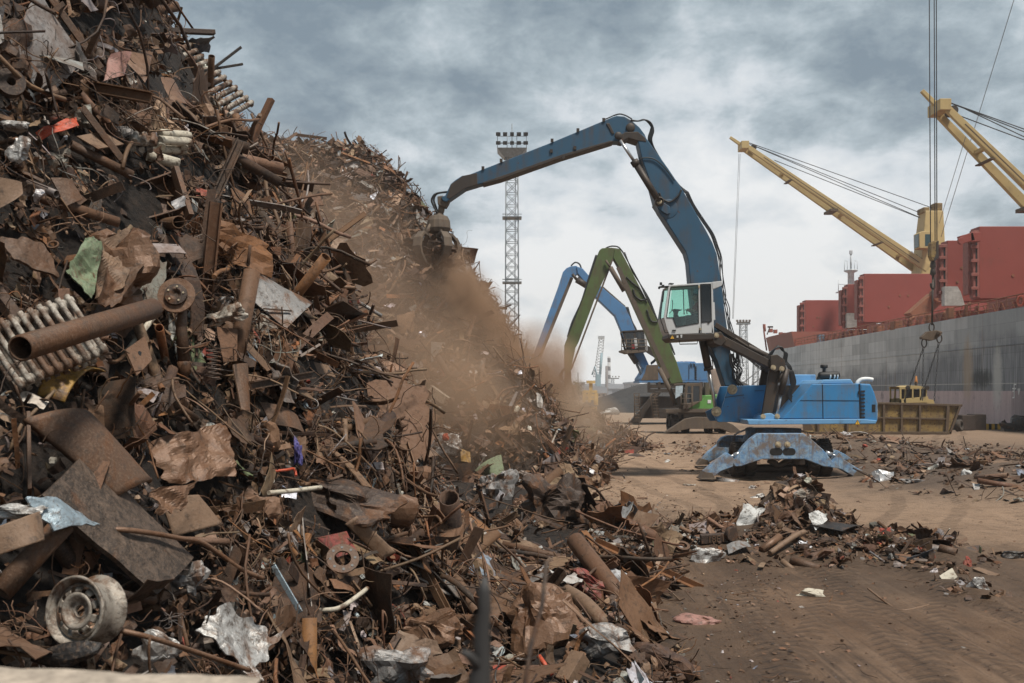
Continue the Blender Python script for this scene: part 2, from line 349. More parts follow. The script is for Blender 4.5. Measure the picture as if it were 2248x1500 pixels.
for x0, sl, cv in ((1.15, .16, .0), (2.55, .16, .0), (5.9, -.06, .25), (7.4, -.06, .25), (-2.0, .46, 0), (-.4, .46, 0)):      # tyre tracks pressed into the dirt
    u = math_(t, 'SUBTRACT', math_(t, 'SUBTRACT', X_, math_(t, 'MULTIPLY', Y_, sl)), x0); u = math_(t, 'ADD', u, mr(t, noise(t, objco(t, (.02, .22, 1)), 1.0, 2, .5), 0, 1, -.6, .6))
    au = math_(t, 'ABSOLUTE', u); msk = math_(t, 'MULTIPLY', mr(t, au, .17, .24, 1, 0), mr(t, nm, .36, .52, 0, 1))
    lg = mr(t, math_(t, 'SINE', math_(t, 'ADD', math_(t, 'MULTIPLY', Y_, 26.0), math_(t, 'MULTIPLY', au, 18.0))), -.3, .3, 0, 1)
    v_ = math_(t, 'MULTIPLY', msk, math_(t, 'ADD', math_(t, 'MULTIPLY', lg, .8), -.6)); lugs = v_ if lugs is None else math_(t, 'ADD', lugs, v_)
    col = mix(t, math_(t, 'MULTIPLY', msk, mr(t, lg, 0, 1, .45, .1)), col, (.07, .044, .028))
t.links.new(col, b.inputs['Base Color']); t.links.new(mr(t, dry, 0, 1, .62, .92), b.inputs['Roughness']); b.inputs['Specular IOR Level'].default_value = .25
hb = math_(t, 'ADD', math_(t, 'ADD', math_(t, 'ADD', math_(t, 'MULTIPLY', lugs, .5), math_(t, 'MULTIPLY', nf, .7)), math_(t, 'MULTIPLY', ng, .35)), math_(t, 'ADD', math_(t, 'MULTIPLY', trk, .5), math_(t, 'ADD', math_(t, 'MULTIPLY', trk2, .35), math_(t, 'MULTIPLY', ng2, .8))))
bump(t, b, hb, .9, .07); M['ground'] = m
def axis_pts(pieces):
    o = []
    for a, b_, s in pieces: o += list(np.arange(a, b_, s))
    return np.array(sorted(set(np.round(o, 4))))
def SHIPX(y): return 35.66 + .0256 * y
def grid_obj(name, xs, ys, zf, mat, xmap=None):
    XX, YY = np.meshgrid(xs, ys); ZZ = zf(XX, YY)
    if xmap: XX = xmap(XX, YY)
    n, k = XX.shape; V = np.stack([XX, YY, ZZ], -1).reshape(-1, 3)
    i = np.arange(n * k).reshape(n, k); Fq = np.stack([i[:-1, :-1], i[:-1, 1:], i[1:, 1:], i[1:, :-1]], -1).reshape(-1, 4)
    return np_obj(name, V, Fq.reshape(-1), np.full(len(Fq), 4), mat, np.ones(len(Fq), bool))
def np_obj(name, V, loops, counts, mat, smooth=None, col=None):
    me = bpy.data.meshes.new(name); me.vertices.add(len(V)); me.vertices.foreach_set('co', np.ascontiguousarray(V, np.float32).ravel())
    me.loops.add(len(loops)); me.loops.foreach_set('vertex_index', np.ascontiguousarray(loops, np.int32))
    me.polygons.add(len(counts)); st = np.concatenate([[0], np.cumsum(counts)[:-1]]).astype(np.int32)
    me.polygons.foreach_set('loop_start', st); me.update(calc_edges=True)
    if smooth is not None: me.polygons.foreach_set('use_smooth', np.ascontiguousarray(smooth, bool))
    else: me.polygons.foreach_set('use_smooth', np.zeros(len(counts), bool))
    if col is not None:
        a = me.attributes.new('Col', 'FLOAT_COLOR', 'POINT'); a.data.foreach_set('color', np.ascontiguousarray(col, np.float32).ravel())
    if mat: me.materials.append(mat)
    me.update(); o = bpy.data.objects.new(name, me); C.objects.link(o); WM[o.name] = Matrix(); return o
gx = axis_pts([(-3000, -200, 400), (-200, -40, 20), (-40, -12, 2), (-12, 20, .22), (20, 34.6, .8)]); gy = axis_pts([(-200, 0, 20), (0, 9, 1), (9, 46, .22), (46, 90, 1.2), (90, 400, 15), (400, 7600, 400)])
gx = np.append(gx, 35.0)
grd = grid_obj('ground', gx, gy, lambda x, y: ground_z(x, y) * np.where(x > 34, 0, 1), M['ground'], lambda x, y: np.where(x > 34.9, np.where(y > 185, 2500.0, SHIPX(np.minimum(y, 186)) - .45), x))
tag(grd, 'brown trampled dirt yard with tyre tracks', None, kind='structure')
m, t, b = newmat('harbour_water'); b.inputs['Base Color'].default_value = (.02, .035, .04, 1); b.inputs['Roughness'].default_value = .12; bump(t, b, noise(t, objco(t), .8, 4), .3, .1)
q = MB(); q.bx(20, 900, -200, 700, -5.0, -2.2); tag(q.build('water', m, keep=True), 'dark harbour water beyond the quay', None, kind='structure')
q = MB()
ya, yb = -100.0, 185.0
q.add([(SHIPX(ya) - .449, ya, .004), (SHIPX(yb) - .449, yb, .004), (SHIPX(yb) - .45, yb, -5.2), (SHIPX(ya) - .45, ya, -5.2)], [(0, 1, 2, 3)])
q.bar((SHIPX(ya) - .55, ya, .02), (SHIPX(yb) - .55, yb, .02), .24, .2)
tag(q.build('quay_edge', plain('quay_concrete', (.14, .11, .09), .9), keep=True), 'concrete quay edge along the ship', None, kind='structure')

# ---------------------------------------------------------------- scrap material: each piece brings its own colour, this adds rust, mud and scratches
def scrapmat(name, bumpy=.35):
    m, t, b = newmat(name); c = objco(t)
    at = N(t, 'ShaderNodeAttribute', {}, attribute_name='Col'); oi = t.nodes.new('ShaderNodeObjectInfo')
    k = mix(t, 1.0, at.outputs['Color'], oi.outputs['Color'], 'MULTIPLY')
    n1 = noise(t, c, 3.1, 8, .65, .4); n2 = noise(t, c, 15, 8, .7, .3); n3 = noise(t, c, 60, 4, .6)
    k = mix(t, mr(t, n1, .38, .62, 0, .6), k, mix(t, n2, (.055, .026, .013), (.17, .082, .04)))
    k = mix(t, mr(t, n2, .52, .62, 0, .55), k, (.028, .019, .014))
    k = mix(t, mr(t, n3, .45, .75, 0, .22), k, (.24, .165, .11))
    rp_ = mr(t, t.nodes.new('ShaderNodeNewGeometry').outputs['Random Per Island'], 0, 1, .62, 1.35); k = mix(t, 1.0, k, N(t, 'ShaderNodeCombineColor', {0: rp_, 1: rp_, 2: rp_}).outputs[0], 'MULTIPLY')
    met = math_(t, 'MULTIPLY', at.outputs['Alpha'], mr(t, n1, .42, .56, 1, .1))
    t.links.new(k, b.inputs['Base Color']); t.links.new(met, b.inputs['Metallic'])
    t.links.new(math_(t, 'ADD', mr(t, n2, .3, .7, .50, .85), math_(t, 'MULTIPLY', met, -.22)), b.inputs['Roughness'])
    b.inputs['Specular IOR Level'].default_value = .35
    bump(t, b, math_(t, 'ADD', n2, math_(t, 'MULTIPLY', n3, .4)), bumpy, .015)
    return m
M['scrap'] = scrapmat('scrap_metal')
def rusty(name, col, metal=0.0, rust=.5, rough=.6, rustcol=(.10, .045, .02), mud=.3, bump_=.5, mudcol=(.06, .04, .028)):   # one scrap piece's own paint under rust and mud
    m, t, b = newmat(name); c = objco(t)
    n1 = noise(t, c, 3.4, 9, .68, .5); n2 = noise(t, c, 14, 9, .72, .3)
    k = mix(t, mr(t, n2, .3, .7, 0, .5), col, tuple(x * .6 for x in col))
    k = mix(t, mr(t, n1, .62 - rust * .3, .68 - rust * .24, 0, .92), k, mix(t, n2, tuple(x * .6 for x in rustcol), tuple(x * 1.8 for x in rustcol)))
    k = mix(t, mr(t, n2, .60 - mud * .25, .68 - mud * .15, 0, .8), k, mudcol); n3 = noise(t, c, 55, 5, .7); k = mix(t, mr(t, n3, .5, .72, 0, .5), k, (.23, .155, .105)); k = mix(t, mr(t, n3, .30, .42, .6, 0), k, (.02, .014, .011))
    t.links.new(k, b.inputs['Base Color']); b.inputs['Roughness'].default_value = rough; b.inputs['Specular IOR Level'].default_value = .4
    t.links.new(math_(t, 'MULTIPLY', mr(t, n1, .62 - rust * .3, .68 - rust * .24, 1, 0), metal), b.inputs['Metallic'])
    bump(t, b, math_(t, 'ADD', math_(t, 'ADD', n1, n2), math_(t, 'MULTIPLY', n3, .5)), bump_, .014); return m
BROWN = (.105, .058, .034)

S = {'brown': rusty('rusty_brown_steel', BROWN, 0, .5), 'dark': rusty('dark_rusty_steel', (.05, .032, .024), 0, .4), 'tan': rusty('mud_coated_steel', (.20, .125, .078), 0, .25, mud=.25),
     'white': rusty('chipped_white_enamel', (.44, .40, .34), 0, .60, mud=.5), 'grey': rusty('grey_sheet_metal', (.30, .29, .28), .35, .45, .5), 'silver': rusty('crumpled_silver_foil', (.50, .49, .47), .4, .42, .42, mud=.45),
     'paleblue': rusty('pale_blue_sheet', (.34, .42, .47), .4, .18, .4, mud=.2), 'red': rusty('faded_red_paint', (.27, .06, .05), 0, .5, .55, mud=.5), 'orange': rusty('orange_red_plastic', (.50, .075, .03), 0, .12, .45, mud=.3),
     'green': rusty('pale_green_paint', (.17, .22, .13), 0, .25, .6, mud=.3), 'ochre': rusty('ochre_paint', (.32, .18, .035), .1, .35, .45, mud=.3), 'bronze': rusty('bronze_crumpled_sheet', (.19, .105, .062), .15, .4, .45, mud=.2),
     'slab': rusty('mud_smeared_slab', (.115, .08, .058), 0, .15, .5, mud=.75, bump_=1.0, mudcol=(.022, .016, .012)), 'pinkish': rusty('pinkish_crushed_sheet', (.33, .17, .14), 0, .35, .55), 'cream': rusty('cream_worn_paint', (.55, .50, .40), 0, .3, .6, mud=.25),
     'cloth': rusty('dirty_white_cloth', (.62, .62, .60), 0, .05, .8, mud=.28), 'black': rusty('oily_black_metal', (.02, .018, .017), .2, .2, .4, mud=.2), 'teal': rusty('teal_scrap_paint', (.06, .17, .18), 0, .3), 'purple': rusty('violet_plastic_strip', (.10, .09, .28), 0, .1)}

# ---------------------------------------------------------------- heap bodies, coloured near black as painted gap shade; loose scrap lies over them
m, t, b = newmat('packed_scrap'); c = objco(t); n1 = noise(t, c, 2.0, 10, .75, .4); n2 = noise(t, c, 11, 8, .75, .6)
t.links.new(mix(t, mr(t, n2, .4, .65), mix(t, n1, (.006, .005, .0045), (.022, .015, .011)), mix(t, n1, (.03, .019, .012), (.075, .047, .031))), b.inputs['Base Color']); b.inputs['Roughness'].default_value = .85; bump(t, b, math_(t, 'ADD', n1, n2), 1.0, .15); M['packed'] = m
m, t, b = newmat('dark_mud'); c = objco(t); n1 = noise(t, c, 1.2, 10, .75, .4); n2 = noise(t, c, 9, 9, .75, .3); n3 = noise(t, objco(t, (.3, 2.5, 1)), 1.5, 6, .6)
t.links.new(mix(t, mr(t, n2, .38, .66), mix(t, n1, (.035, .024, .018), (.10, .068, .048)), mix(t, n3, (.09, .06, .042), (.22, .155, .105))), b.inputs['Base Color']); b.inputs['Roughness'].default_value = .9; bump(t, b, math_(t, 'ADD', n1, n2), .9, .10); M['mud'] = m
def lumpz(X, Y): return .38 * fbm(X, Y, .55, 5, 21)
def heap_obj(xs, ys, fn, low, label, lump=1.0, mat=None):
    def zf(X, Y):
        h = fn(X, Y)
        if mat is not None: return ground_z(X, Y) + h - .02 + lump * lumpz(X, Y) * np.clip(h / .8 - .05, 0, 1)
        return np.where(h > (.05 if mat is None else .012), h - low + lump * (lumpz(X, Y) + .16 * fbm(X, Y, 2.6, 3, 41) - .04) * np.clip(h / .8, .1, 1), -.35)
    o = grid_obj('scrap_heap', xs, ys, zf, mat or M['packed']); return tag(o, label, 'scrap heap', 'heaps of scrap metal on the yard', 'stuff')
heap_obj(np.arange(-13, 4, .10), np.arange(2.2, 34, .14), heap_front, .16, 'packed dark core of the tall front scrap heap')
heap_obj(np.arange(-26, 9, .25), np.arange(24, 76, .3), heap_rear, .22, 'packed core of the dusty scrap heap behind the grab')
heap_obj(np.arange(1.5, 10, .07), np.arange(12.2, 23, .09), mound, .05, 'small scrap mound lying on the dirt in front of the blue machine', .35, M['ground'])
heap_obj(np.arange(6, 27, .16), np.arange(20, 52, .2), bank, .12, 'low dark bank of dirt and scrap by the brown skip', .35, M['ground'])

# ---------------------------------------------------------------- templates of loose scrap, unit size, long side along x, flat side up
def arr(mb):
    lo = np.concatenate([np.array(f) for f in mb.f]); ct = np.array([len(f) for f in mb.f]); return np.array(mb.v, float), lo, ct, np.array(mb.s, bool)
def sheet_arrays(p, n, mm, amp, freq, seed, bend=0, thick=.0, jag=.0, twist=0):   # p: four corners; returns verts, quads
    r = np.random.default_rng(seed); u = np.linspace(0, 1, n); v = np.linspace(0, 1, mm); U, V = np.meshgrid(u, v, indexing='ij')
    p = np.array(p, float); L = np.linalg.norm(p[1] - p[0]) + 1e-6; Hh = np.linalg.norm(p[3] - p[0]) + 1e-6
    if jag:
        ph = r.uniform(0, 50); edge = lambda w, k: jag * (vn(w * 7 + ph, np.full_like(w, k * 3.1), 2) * 1.6)
        U2 = U + (1 - U) * edge(V, 1) * (U < .5) * (1 - 2 * U) + edge(V, 2) * (U > .5) * (2 * U - 1); V2 = V + edge(U, 3) * (V < .5) * (1 - 2 * V) + edge(U, 4) * (V > .5) * (2 * V - 1)
        U, V = U2, V2
    P = (1 - U)[..., None] * (1 - V)[..., None] * p[0] + U[..., None] * (1 - V)[..., None] * p[1] + U[..., None] * V[..., None] * p[2] + (1 - U)[..., None] * V[..., None] * p[3]
    P = P.reshape(-1, 3); nn = np.cross(p[1] - p[0], p[3] - p[0]); nn = nn / (np.linalg.norm(nn) + 1e-9); sc_ = (L + Hh) / 2
    d = crease(P / sc_, amp * sc_, freq, seed) + bend * sc_ * ((U.reshape(-1) - .5) ** 2 * 4 - .4) + twist * sc_ * (U.reshape(-1) - .5) * (V.reshape(-1) - .5)
    P = P + d[:, None] * nn; i = np.arange(n * mm).reshape(n, mm)
    q = np.stack([i[:-1, :-1], i[1:, :-1], i[1:, 1:], i[:-1, 1:]], -1).reshape(-1, 4)
    if thick:
        k = n * mm; q2 = q[:, ::-1] + k; rim = np.concatenate([i[:, 0], i[-1, 1:], i[::-1, -1][1:], i[0, ::-1][1:]])
        rim_q = np.stack([rim[1:], rim[:-1], rim[:-1] + k, rim[1:] + k], -1); P = np.concatenate([P + nn * thick / 2, P - nn * thick / 2]); q = np.concatenate([q, q2, rim_q])
    return P, q
def ico(sub, seed, amp, freq, sq):
    bm = bmesh.new(); bmesh.ops.create_icosphere(bm, subdivisions=sub, radius=.5); P = np.array([v.co[:] for v in bm.verts]); fs = [[v.index for v in f.verts] for f in bm.faces]; bm.free()
    n = P / np.linalg.norm(P, axis=1, keepdims=True); r_ = np.random.default_rng(seed + 33); sgn = np.sign(P) * np.abs(P / .5) ** .6 * .5 * .82
    P = sgn
    for i in range(11):                       # crushed flat on many sides
        d = r_.normal(size=3); d /= np.linalg.norm(d); c_ = r_.uniform(.20, .40); P = P - np.maximum(P @ d - c_, 0)[:, None] * d * .92
    P = P * np.array(sq) * 1.15; P = P + n * crease(P, amp, freq, seed, 7)[:, None]; return P, fs
TPL = {}
def T(kind, V, lo, ct, sm): TPL.setdefault(kind, []).append((V, lo, ct, sm))
def walk(r, n, curl, L=1.0, flat=.5):
    d = np.array([1.0, 0, 0]); p = np.zeros(3); o = [p.copy()]; k = r.normal(size=3) * curl
    for i in range(n - 1):
        k = k * .6 + r.normal(size=3) * curl * .7; k[2] *= flat; d = d + k; d /= np.linalg.norm(d); p = p + d * L / (n - 1); o.append(p.copy())
    o = np.array(o); return o - o.mean(0)
for s in range(10):
    r = np.random.default_rng(100 + s)
    q = MB(); q.tube(walk(r, 9, .10 + .12 * r.random()), .007 + .011 * r.random(), 6); T('rod', *arr(q))
    q = MB(); q.tube(walk(r, 22, .55, 2.3, .7), .005 + .006 * r.random(), 4, caps=False); T('wire', *arr(q))
    q = MB(); q.pipe((-.5, 0, 0), (.5, 0, 0), .03 + .055 * r.random(), .14, 12); T('pipe', *arr(q))
    wd = .05 + .10 * r.random(); tw = r.uniform(-1.4, 1.4) * (r.random() < .5); P, fq = sheet_arrays([(-.5, -wd / 2, 0), (.5, -wd / 2, 0), (.5, wd / 2, 0), (-.5, wd / 2, 0)], 10, 2, .02, 1.5, s, bend=r.uniform(-.3, .3) * (r.random() < .6), thick=.012, twist=0)
    a = P[:, 0] * tw; P = np.stack([P[:, 0], P[:, 1] * np.cos(a) - P[:, 2] * np.sin(a), P[:, 1] * np.sin(a) + P[:, 2] * np.cos(a)], -1); T('strip', P, fq.reshape(-1), np.full(len(fq), 4), np.zeros(len(fq), bool))
    q = MB(); g = .05 + .05 * r.random(); th = .010
    if s % 3 == 0: q.bx(-.5, .5, 0, g, 0, th); q.bx(-.5, .5, 0, th, th, g)
    elif s % 3 == 1: q.bx(-.5, .5, -g / 2, g / 2, 0, th); q.bx(-.5, .5, -g / 2, -g / 2 + th, th, g * .7); q.bx(-.5, .5, g / 2 - th, g / 2, th, g * .7)
    else: q.bx(-.5, .5, -g / 2, g / 2, 0, th); q.bx(-.5, .5, -th / 2, th / 2, th, g); q.bx(-.5, .5, -g / 2, g / 2, g, g + th)
    T('beam', *arr(q))
    wd = .35 + .55 * r.random(); j = lambda: r.uniform(-.14, .14)
    P, fq = sheet_arrays([(-.5 + j(), -wd / 2 + j(), 0), (.5 + j(), -wd / 2 + j(), 0), (.5 + j(), wd / 2 + j(), 0), (-.5 + j(), wd / 2 + j(), 0)], 8, 7, r.uniform(.01, .11), r.uniform(1.2, 3), s, bend=r.uniform(-.35, .35) * (r.random() < .6), thick=.012, jag=.22 * (r.random() < .6))
    T('sheet', P, fq.reshape(-1), np.full(len(fq), 4), np.zeros(len(fq), bool))
    P, fs = ico(3, s, .10 + .10 * r.random(), r.uniform(2.2, 4.2), (1, .55 + .4 * r.random(), .3 + .35 * r.random())); T('lump', P, np.array(fs).reshape(-1), np.full(len(fs), 3), np.zeros(len(fs), bool))
    P, fs = ico(2, s + 40, .16, 3, (1, .5 + .4 * r.random(), .25 + .3 * r.random())); T('lumplow', P, np.array(fs).reshape(-1), np.full(len(fs), 3), np.zeros(len(fs), bool))
    P, fq = sheet_arrays([(-.5, -.2 + .3 * j(), 0), (.5 + j(), -.3 + j(), 0), (.4 + j(), .3 + j(), 0), (-.5 + j(), .25, 0)], 4, 3, .09, 1.6, s + 70, bend=r.uniform(-.4, .4)); T('chip', P, fq.reshape(-1), np.full(len(fq), 4), np.zeros(len(fq), bool))
    q = MB(); ro = .5; ri = r.uniform(.25, .42); hh = r.uniform(.04, .18); q.lathe([(ri, 0), (ro, 0), (ro, hh), (ri, hh), (ri, 0)], (0, 0, 0), (0, 0, 1), 18, smooth=False); T('ring', *arr(q))
    q = MB()
    for k in range(6): q.tube(walk(r, 14, .55, 1.9, 1) * .55 + r.normal(size=3) * .06, .006 + .005 * r.random(), 4, caps=False)
    T('tangle', *arr(q))
    q = MB(); nl_ = r.integers(4, 8); rad = .07 + .05 * r.random(); q.tube([(-.5 + i / (nl_ * 12.0), rad * math.cos(i * .5236), rad * math.sin(i * .5236)) for i in range(nl_ * 12 + 1)], .014, 5); T('spring', *arr(q))
# long axis along x for sheets etc. already; PALETTES (linear colour, shine)
PAL = {'brown': ((.110, .057, .031), 0), 'dark': ((.026, .017, .013), 0), 'mud': ((.165, .105, .066), 0), 'tan': ((.27, .18, .12), 0), 'orange': ((.19, .078, .028), 0), 'grey': ((.22, .21, .20), .35), 'white': ((.50, .48, .45), 0),
       'silver': ((.52, .53, .55), .8), 'blue': ((.20, .27, .33), .2), 'red': ((.30, .05, .035), 0), 'green': ((.13, .17, .09), 0), 'yellow': ((.40, .27, .05), 0), 'black': ((.015, .014, .013), .1)}
MIXES = {'rust': ('brown', .32, 'dark', .29, 'mud', .13, 'tan', .06, 'orange', .08, 'black', .07, 'grey', .05), 'sheet': ('brown', .28, 'dark', .24, 'mud', .17, 'tan', .08, 'grey', .11, 'white', .028, 'silver', .04, 'blue', .02, 'red', .006, 'green', .010, 'orange', .05),
         'lump': ('brown', .30, 'dark', .30, 'mud', .18, 'grey', .09, 'silver', .035, 'white', .015, 'tan', .06, 'red', .006), 'chip': ('brown', .34, 'dark', .27, 'mud', .19, 'tan', .09, 'grey', .08, 'white', .012, 'silver', .012, 'red', .006, 'blue', .012, 'orange', .03)}
KIND_MIX = {'rod': 'rust', 'wire': 'rust', 'pipe': 'rust', 'strip': 'rust', 'beam': 'rust', 'sheet': 'sheet', 'lump': 'lump', 'lumplow': 'lump', 'chip': 'chip', 'ring': 'rust', 'tangle': 'rust', 'spring': 'rust'}
def pick_cols(kind, n):
    mx_ = MIXES[KIND_MIX[kind]]; nm = mx_[0::2]; pr = np.array(mx_[1::2]); ix = rng.choice(len(nm), n, p=pr / pr.sum())
    cc = np.array([[*PAL[k][0], PAL[k][1]] for k in nm])[ix]; cc[:, :3] *= rng.uniform(.7, 1.35, (n, 1)) * rng.uniform(.93, 1.07, (n, 3)); return cc, [nm[i] for i in ix]
# ---------------------------------------------------------------- the pieces one can tell apart, each laid on the heap where the photo shows it
MASK = np.zeros((190, 282)); ANCH = []
def paint_mask(pts, depth, grow=6):
    pts = [Vector((p[0], p[1])) for p in pts]
    for a, b_ in zip(pts, pts[1:] + pts[:1]):
        for k in range(int((b_ - a).length / 6) + 1):
            p = a.lerp(b_, k * 6 / max((b_ - a).length, 6)); c_ = sum(pts, Vector((0, 0))) / len(pts)
            for f in np.linspace(0, 1, max(2, int((c_ - p).length / 7))):
                x, y = p.lerp(c_, f); i, j = int(y / 8), int(x / 8)
                if 0 <= i < 190 and 0 <= j < 282: MASK[i, j] = max(MASK[i, j], depth)
def hits(pts, pull):
    H_ = [hit(x, y) for x, y in pts]; Ys = [min(h.y, 17.2) if x < 860 and y < 740 else h.y for h, (x, y) in zip(H_, pts)]; my = sorted(Ys)[len(Ys) // 2]
    size = max((Vector(a) - Vector(b_)).length for a in pts for b_ in pts) * my / F
    return [W(x, y, max(2.2, min(max(Yk, my - .55 * size), my + .55 * size) - pull)) for (x, y), Yk in zip(pts, Ys)], my
def done(o, label, cat, pts, depth, anchor=None, group=None):
    paint_mask(pts, depth); tag(o, label, cat, group)
    if anchor: c_ = sum((Vector(p) for p in pts), Vector((0, 0))) / len(pts); ANCH.append((c_.x, c_.y, anchor))
    return o
def hpipe(name, label, cat, pts, rpx, mat='brown', pull=.22, hollow=False, anchor=None, n=12, r2=None, bend=None, ends=None):
    P, my = hits(pts, pull); r = rpx * my / F; q = MB()
    if ends: P = [W(x, y, d_) for (x, y), d_ in zip(pts, ends)]; my = sum(ends) / len(ends); r = rpx * my / F
    if hollow: q.pipe(P[0], P[-1], r, .14, 18, None if r2 is None else r2 * my / F)
    else:
        if len(P) > 2:
            o = []
            for i in range(len(P) - 1):
                p0, p1, p2, p3 = P[max(i - 1, 0)], P[i], P[i + 1], P[min(i + 2, len(P) - 1)]
                for k in range(6):
                    t_ = k / 6; o.append(.5 * ((2 * p1) + (p2 - p0) * t_ + (2 * p0 - 5 * p1 + 4 * p2 - p3) * t_ ** 2 + (3 * p1 - p0 - 3 * p2 + p3) * t_ ** 3))
            P = o + [P[-1]]
        q.tube(P, r, n)
    o = q.build(name, S[mat]); dx = rpx
    wide = [(x, y - dx) for x, y in pts] + [(x, y + dx) for x, y in reversed(pts)]
    return done(o, label, cat, wide, my - pull, anchor)
def hbar(name, label, cat, pts, wpx, dpx, mat='brown', pull=.2, anchor=None, prof='box'):
    P, my = hits(pts, pull); q = MB(); s = my / F; a, b_ = P[0], P[-1]
    if prof == 'box': q.bar(a, b_, dpx * s, wpx * s)
    elif prof == 'L': q.bar(a, b_, .012, wpx * s); d = (b_ - a).cross(Vector((0, 0, 1))).normalized() * (dpx * s / 2); q.bar(a + d + Vector((0, 0, wpx * s / 2)), b_ + d + Vector((0, 0, wpx * s / 2)), dpx * s, .012)
    elif prof == 'U':
        q.bar(a, b_, .012, wpx * s); d = (b_ - a).cross(Vector((0, 0, 1))).normalized() * (dpx * s / 2)
        for k in (-1, 1): h = Vector((0, 0, k * wpx * s / 2)); q.bar(a - d + h, b_ - d + h, dpx * s, .012)
    elif prof == 'I':
        q.bar(a, b_, .012, wpx * s)
        for k in (-1, 1): h = Vector((0, 0, k * wpx * s / 2)); q.bar(a + h, b_ + h, dpx * s, .014)
    o = q.build(name, S[mat], bevel=.004)
    return done(o, label, cat, [(x, y - wpx / 2) for x, y in pts] + [(x, y + wpx / 2) for x, y in reversed(pts)], my - pull, anchor)
def hsheet(name, label, cat, pts, mat='brown', amp=.03, freq=2.0, bend=0, thick=.012, pull=.2, seed=0, anchor=None, n=18, mm=16, jag=0, smooth=False, twist=0, tilt=None, holes=None, parent=None):
    P, my = hits(pts, pull)
    if tilt is not None: P = [W(x, y, my - pull + tilt[i]) for i, (x, y) in enumerate(pts)]
    V, fq = sheet_arrays([p[:] for p in P], n, mm, amp, freq, seed + 500, bend=bend, thick=thick, jag=jag, twist=twist)
    q = MB(); q.v = [tuple(v) for v in V]; q.f = [tuple(f) for f in fq]; q.s = [smooth] * len(q.f); o = q.build(name, S[mat], parent)
    if holes:
        h = MB(); nn = (P[1] - P[0]).cross(P[3] - P[0]).normalized(); nn = nn if nn.y < 0 else -nn
        for u, v, rr in holes:
            c_ = P[0].lerp(P[1], u).lerp(P[3].lerp(P[2], u), v); h.disc(c_ + nn * (thick / 2 + .001), nn, rr, .003, 14)
        h.build('hole', M['black'], o)
    return done(o, label, cat, pts, my - pull, anchor)
def hlump(name, label, cat, c, wpx, hpx, mat='brown', amp=.14, freq=3, seed=0, pull=.15, anchor=None, sub=4, deep=.6, rot=0):
    h = hit(*c); h = W(c[0], c[1], min(h.y, 17.2)) if c[0] < 860 and c[1] < 740 else h; s = h.y / F; P, fs = ico(sub, seed + 900, amp, freq, (1, 1, 1)); P = P * np.array([wpx * s * 1.05, max(wpx, hpx) * s * deep, hpx * s * 1.05])
    if rot: a = R(rot); P = np.stack([P[:, 0] * math.cos(a) - P[:, 2] * math.sin(a), P[:, 1], P[:, 0] * math.sin(a) + P[:, 2] * math.cos(a)], -1)
    ctr = W(c[0], c[1], h.y - pull); q = MB(); q.v = [tuple(v) for v in P + np.array(ctr)]; q.f = [tuple(f) for f in fs]; q.s = [False] * len(fs)
    o = q.build(name, S[mat]); x, y = c; w2, h2 = wpx / 2, hpx / 2
    return done(o, label, cat, [(x - w2, y), (x - w2 * .7, y - h2 * .7), (x, y - h2), (x + w2 * .7, y - h2 * .7), (x + w2, y), (x + w2 * .7, y + h2 * .7), (x, y + h2), (x - w2 * .7, y + h2 * .7)], h.y - pull, anchor)
def hring(name, label, cat, c, rpx, axis, mat='brown', inner=.55, h=.02, pull=.25, anchor=None, holes=0):
    p = hit(*c); p = W(c[0], c[1], (min(p.y, 17.2) if c[0] < 860 and c[1] < 740 else p.y) - pull); r = rpx * p.y / F; q = MB(); q.lathe([(r * inner, 0), (r, 0), (r, h), (r * inner, h), (r * inner, 0)], p, axis, 32, smooth=False); o = q.build(name, S[mat], bevel=.003)
    if holes:
        d = Vector(axis).normalized(); a = d.orthogonal().normalized(); b_ = d.cross(a); hb_ = MB()
        for k in range(holes): t_ = 2 * math.pi * k / holes; hb_.disc(p + (a * math.cos(t_) + b_ * math.sin(t_)) * r * (1 + inner) / 2 + d * (h if d.y < 0 else -.003), d, r * .09, .003, 10)
        hb_.build('bolt_hole', M['black'], o)
    return done(o, label, cat, [(c[0] - rpx, c[1]), (c[0], c[1] - rpx), (c[0] + rpx, c[1]), (c[0], c[1] + rpx)], p.y, anchor)

# steel car wheel, lower corner of the heap
p = hit(175, 1340); p = W(166, 1342, p.y - .45); ax = Vector((-.30, -.93, .16)).normalized(); s_ = p.y / F; rr = 78 * s_
root = thing('car_wheel', 'bare rusty steel car wheel lying on its side at the foot of the scrap heap', 'wheel', p)
q = MB(); w_ = rr * .95
q.lathe([(rr * .98, .0), (rr, .012), (rr * .93, .022), (rr * .90, -.01), (rr * .86, -.05), (rr * .80, -.10), (rr * .80, -w_ * .75), (rr * .9, -w_ * .85), (rr * .93, -w_ * .92), (rr, -w_ * .96), (rr * .99, -w_), (rr * .90, -w_ * .93), (rr * .78, -w_ * .75), (rr * .77, -.09), (rr * .84, -.04), (rr * .88, -.005), (rr * .98, 0)], p, ax, 48)
S['rim'] = rusty('worn_grey_steel_wheel', (.36, .32, .27), .35, .34, .5, mud=.45, mudcol=(.05, .032, .02)); q.build('rim_barrel', S['rim'], root)
q = MB(); q.lathe([(rr * .80, -.03), (rr * .74, -.022), (rr * .70, -.02)], p, ax, 48); q.lathe([(rr * .53, -.004), (rr * .46, .0), (rr * .40, -.006), (rr * .30, -.03), (rr * .26, -.035), (rr * .17, -.03)], p, ax, 48)
for k in range(10):
    a0 = 2 * math.pi * k / 10; q.lathe([(rr * .70, -.02), (rr * .62, -.008), (rr * .53, -.004)], p, ax, 6, a0=a0, a1=a0 + .38)
q.lathe([(rr * .17, -.03), (rr * .165, -.05)], p, ax, 24)
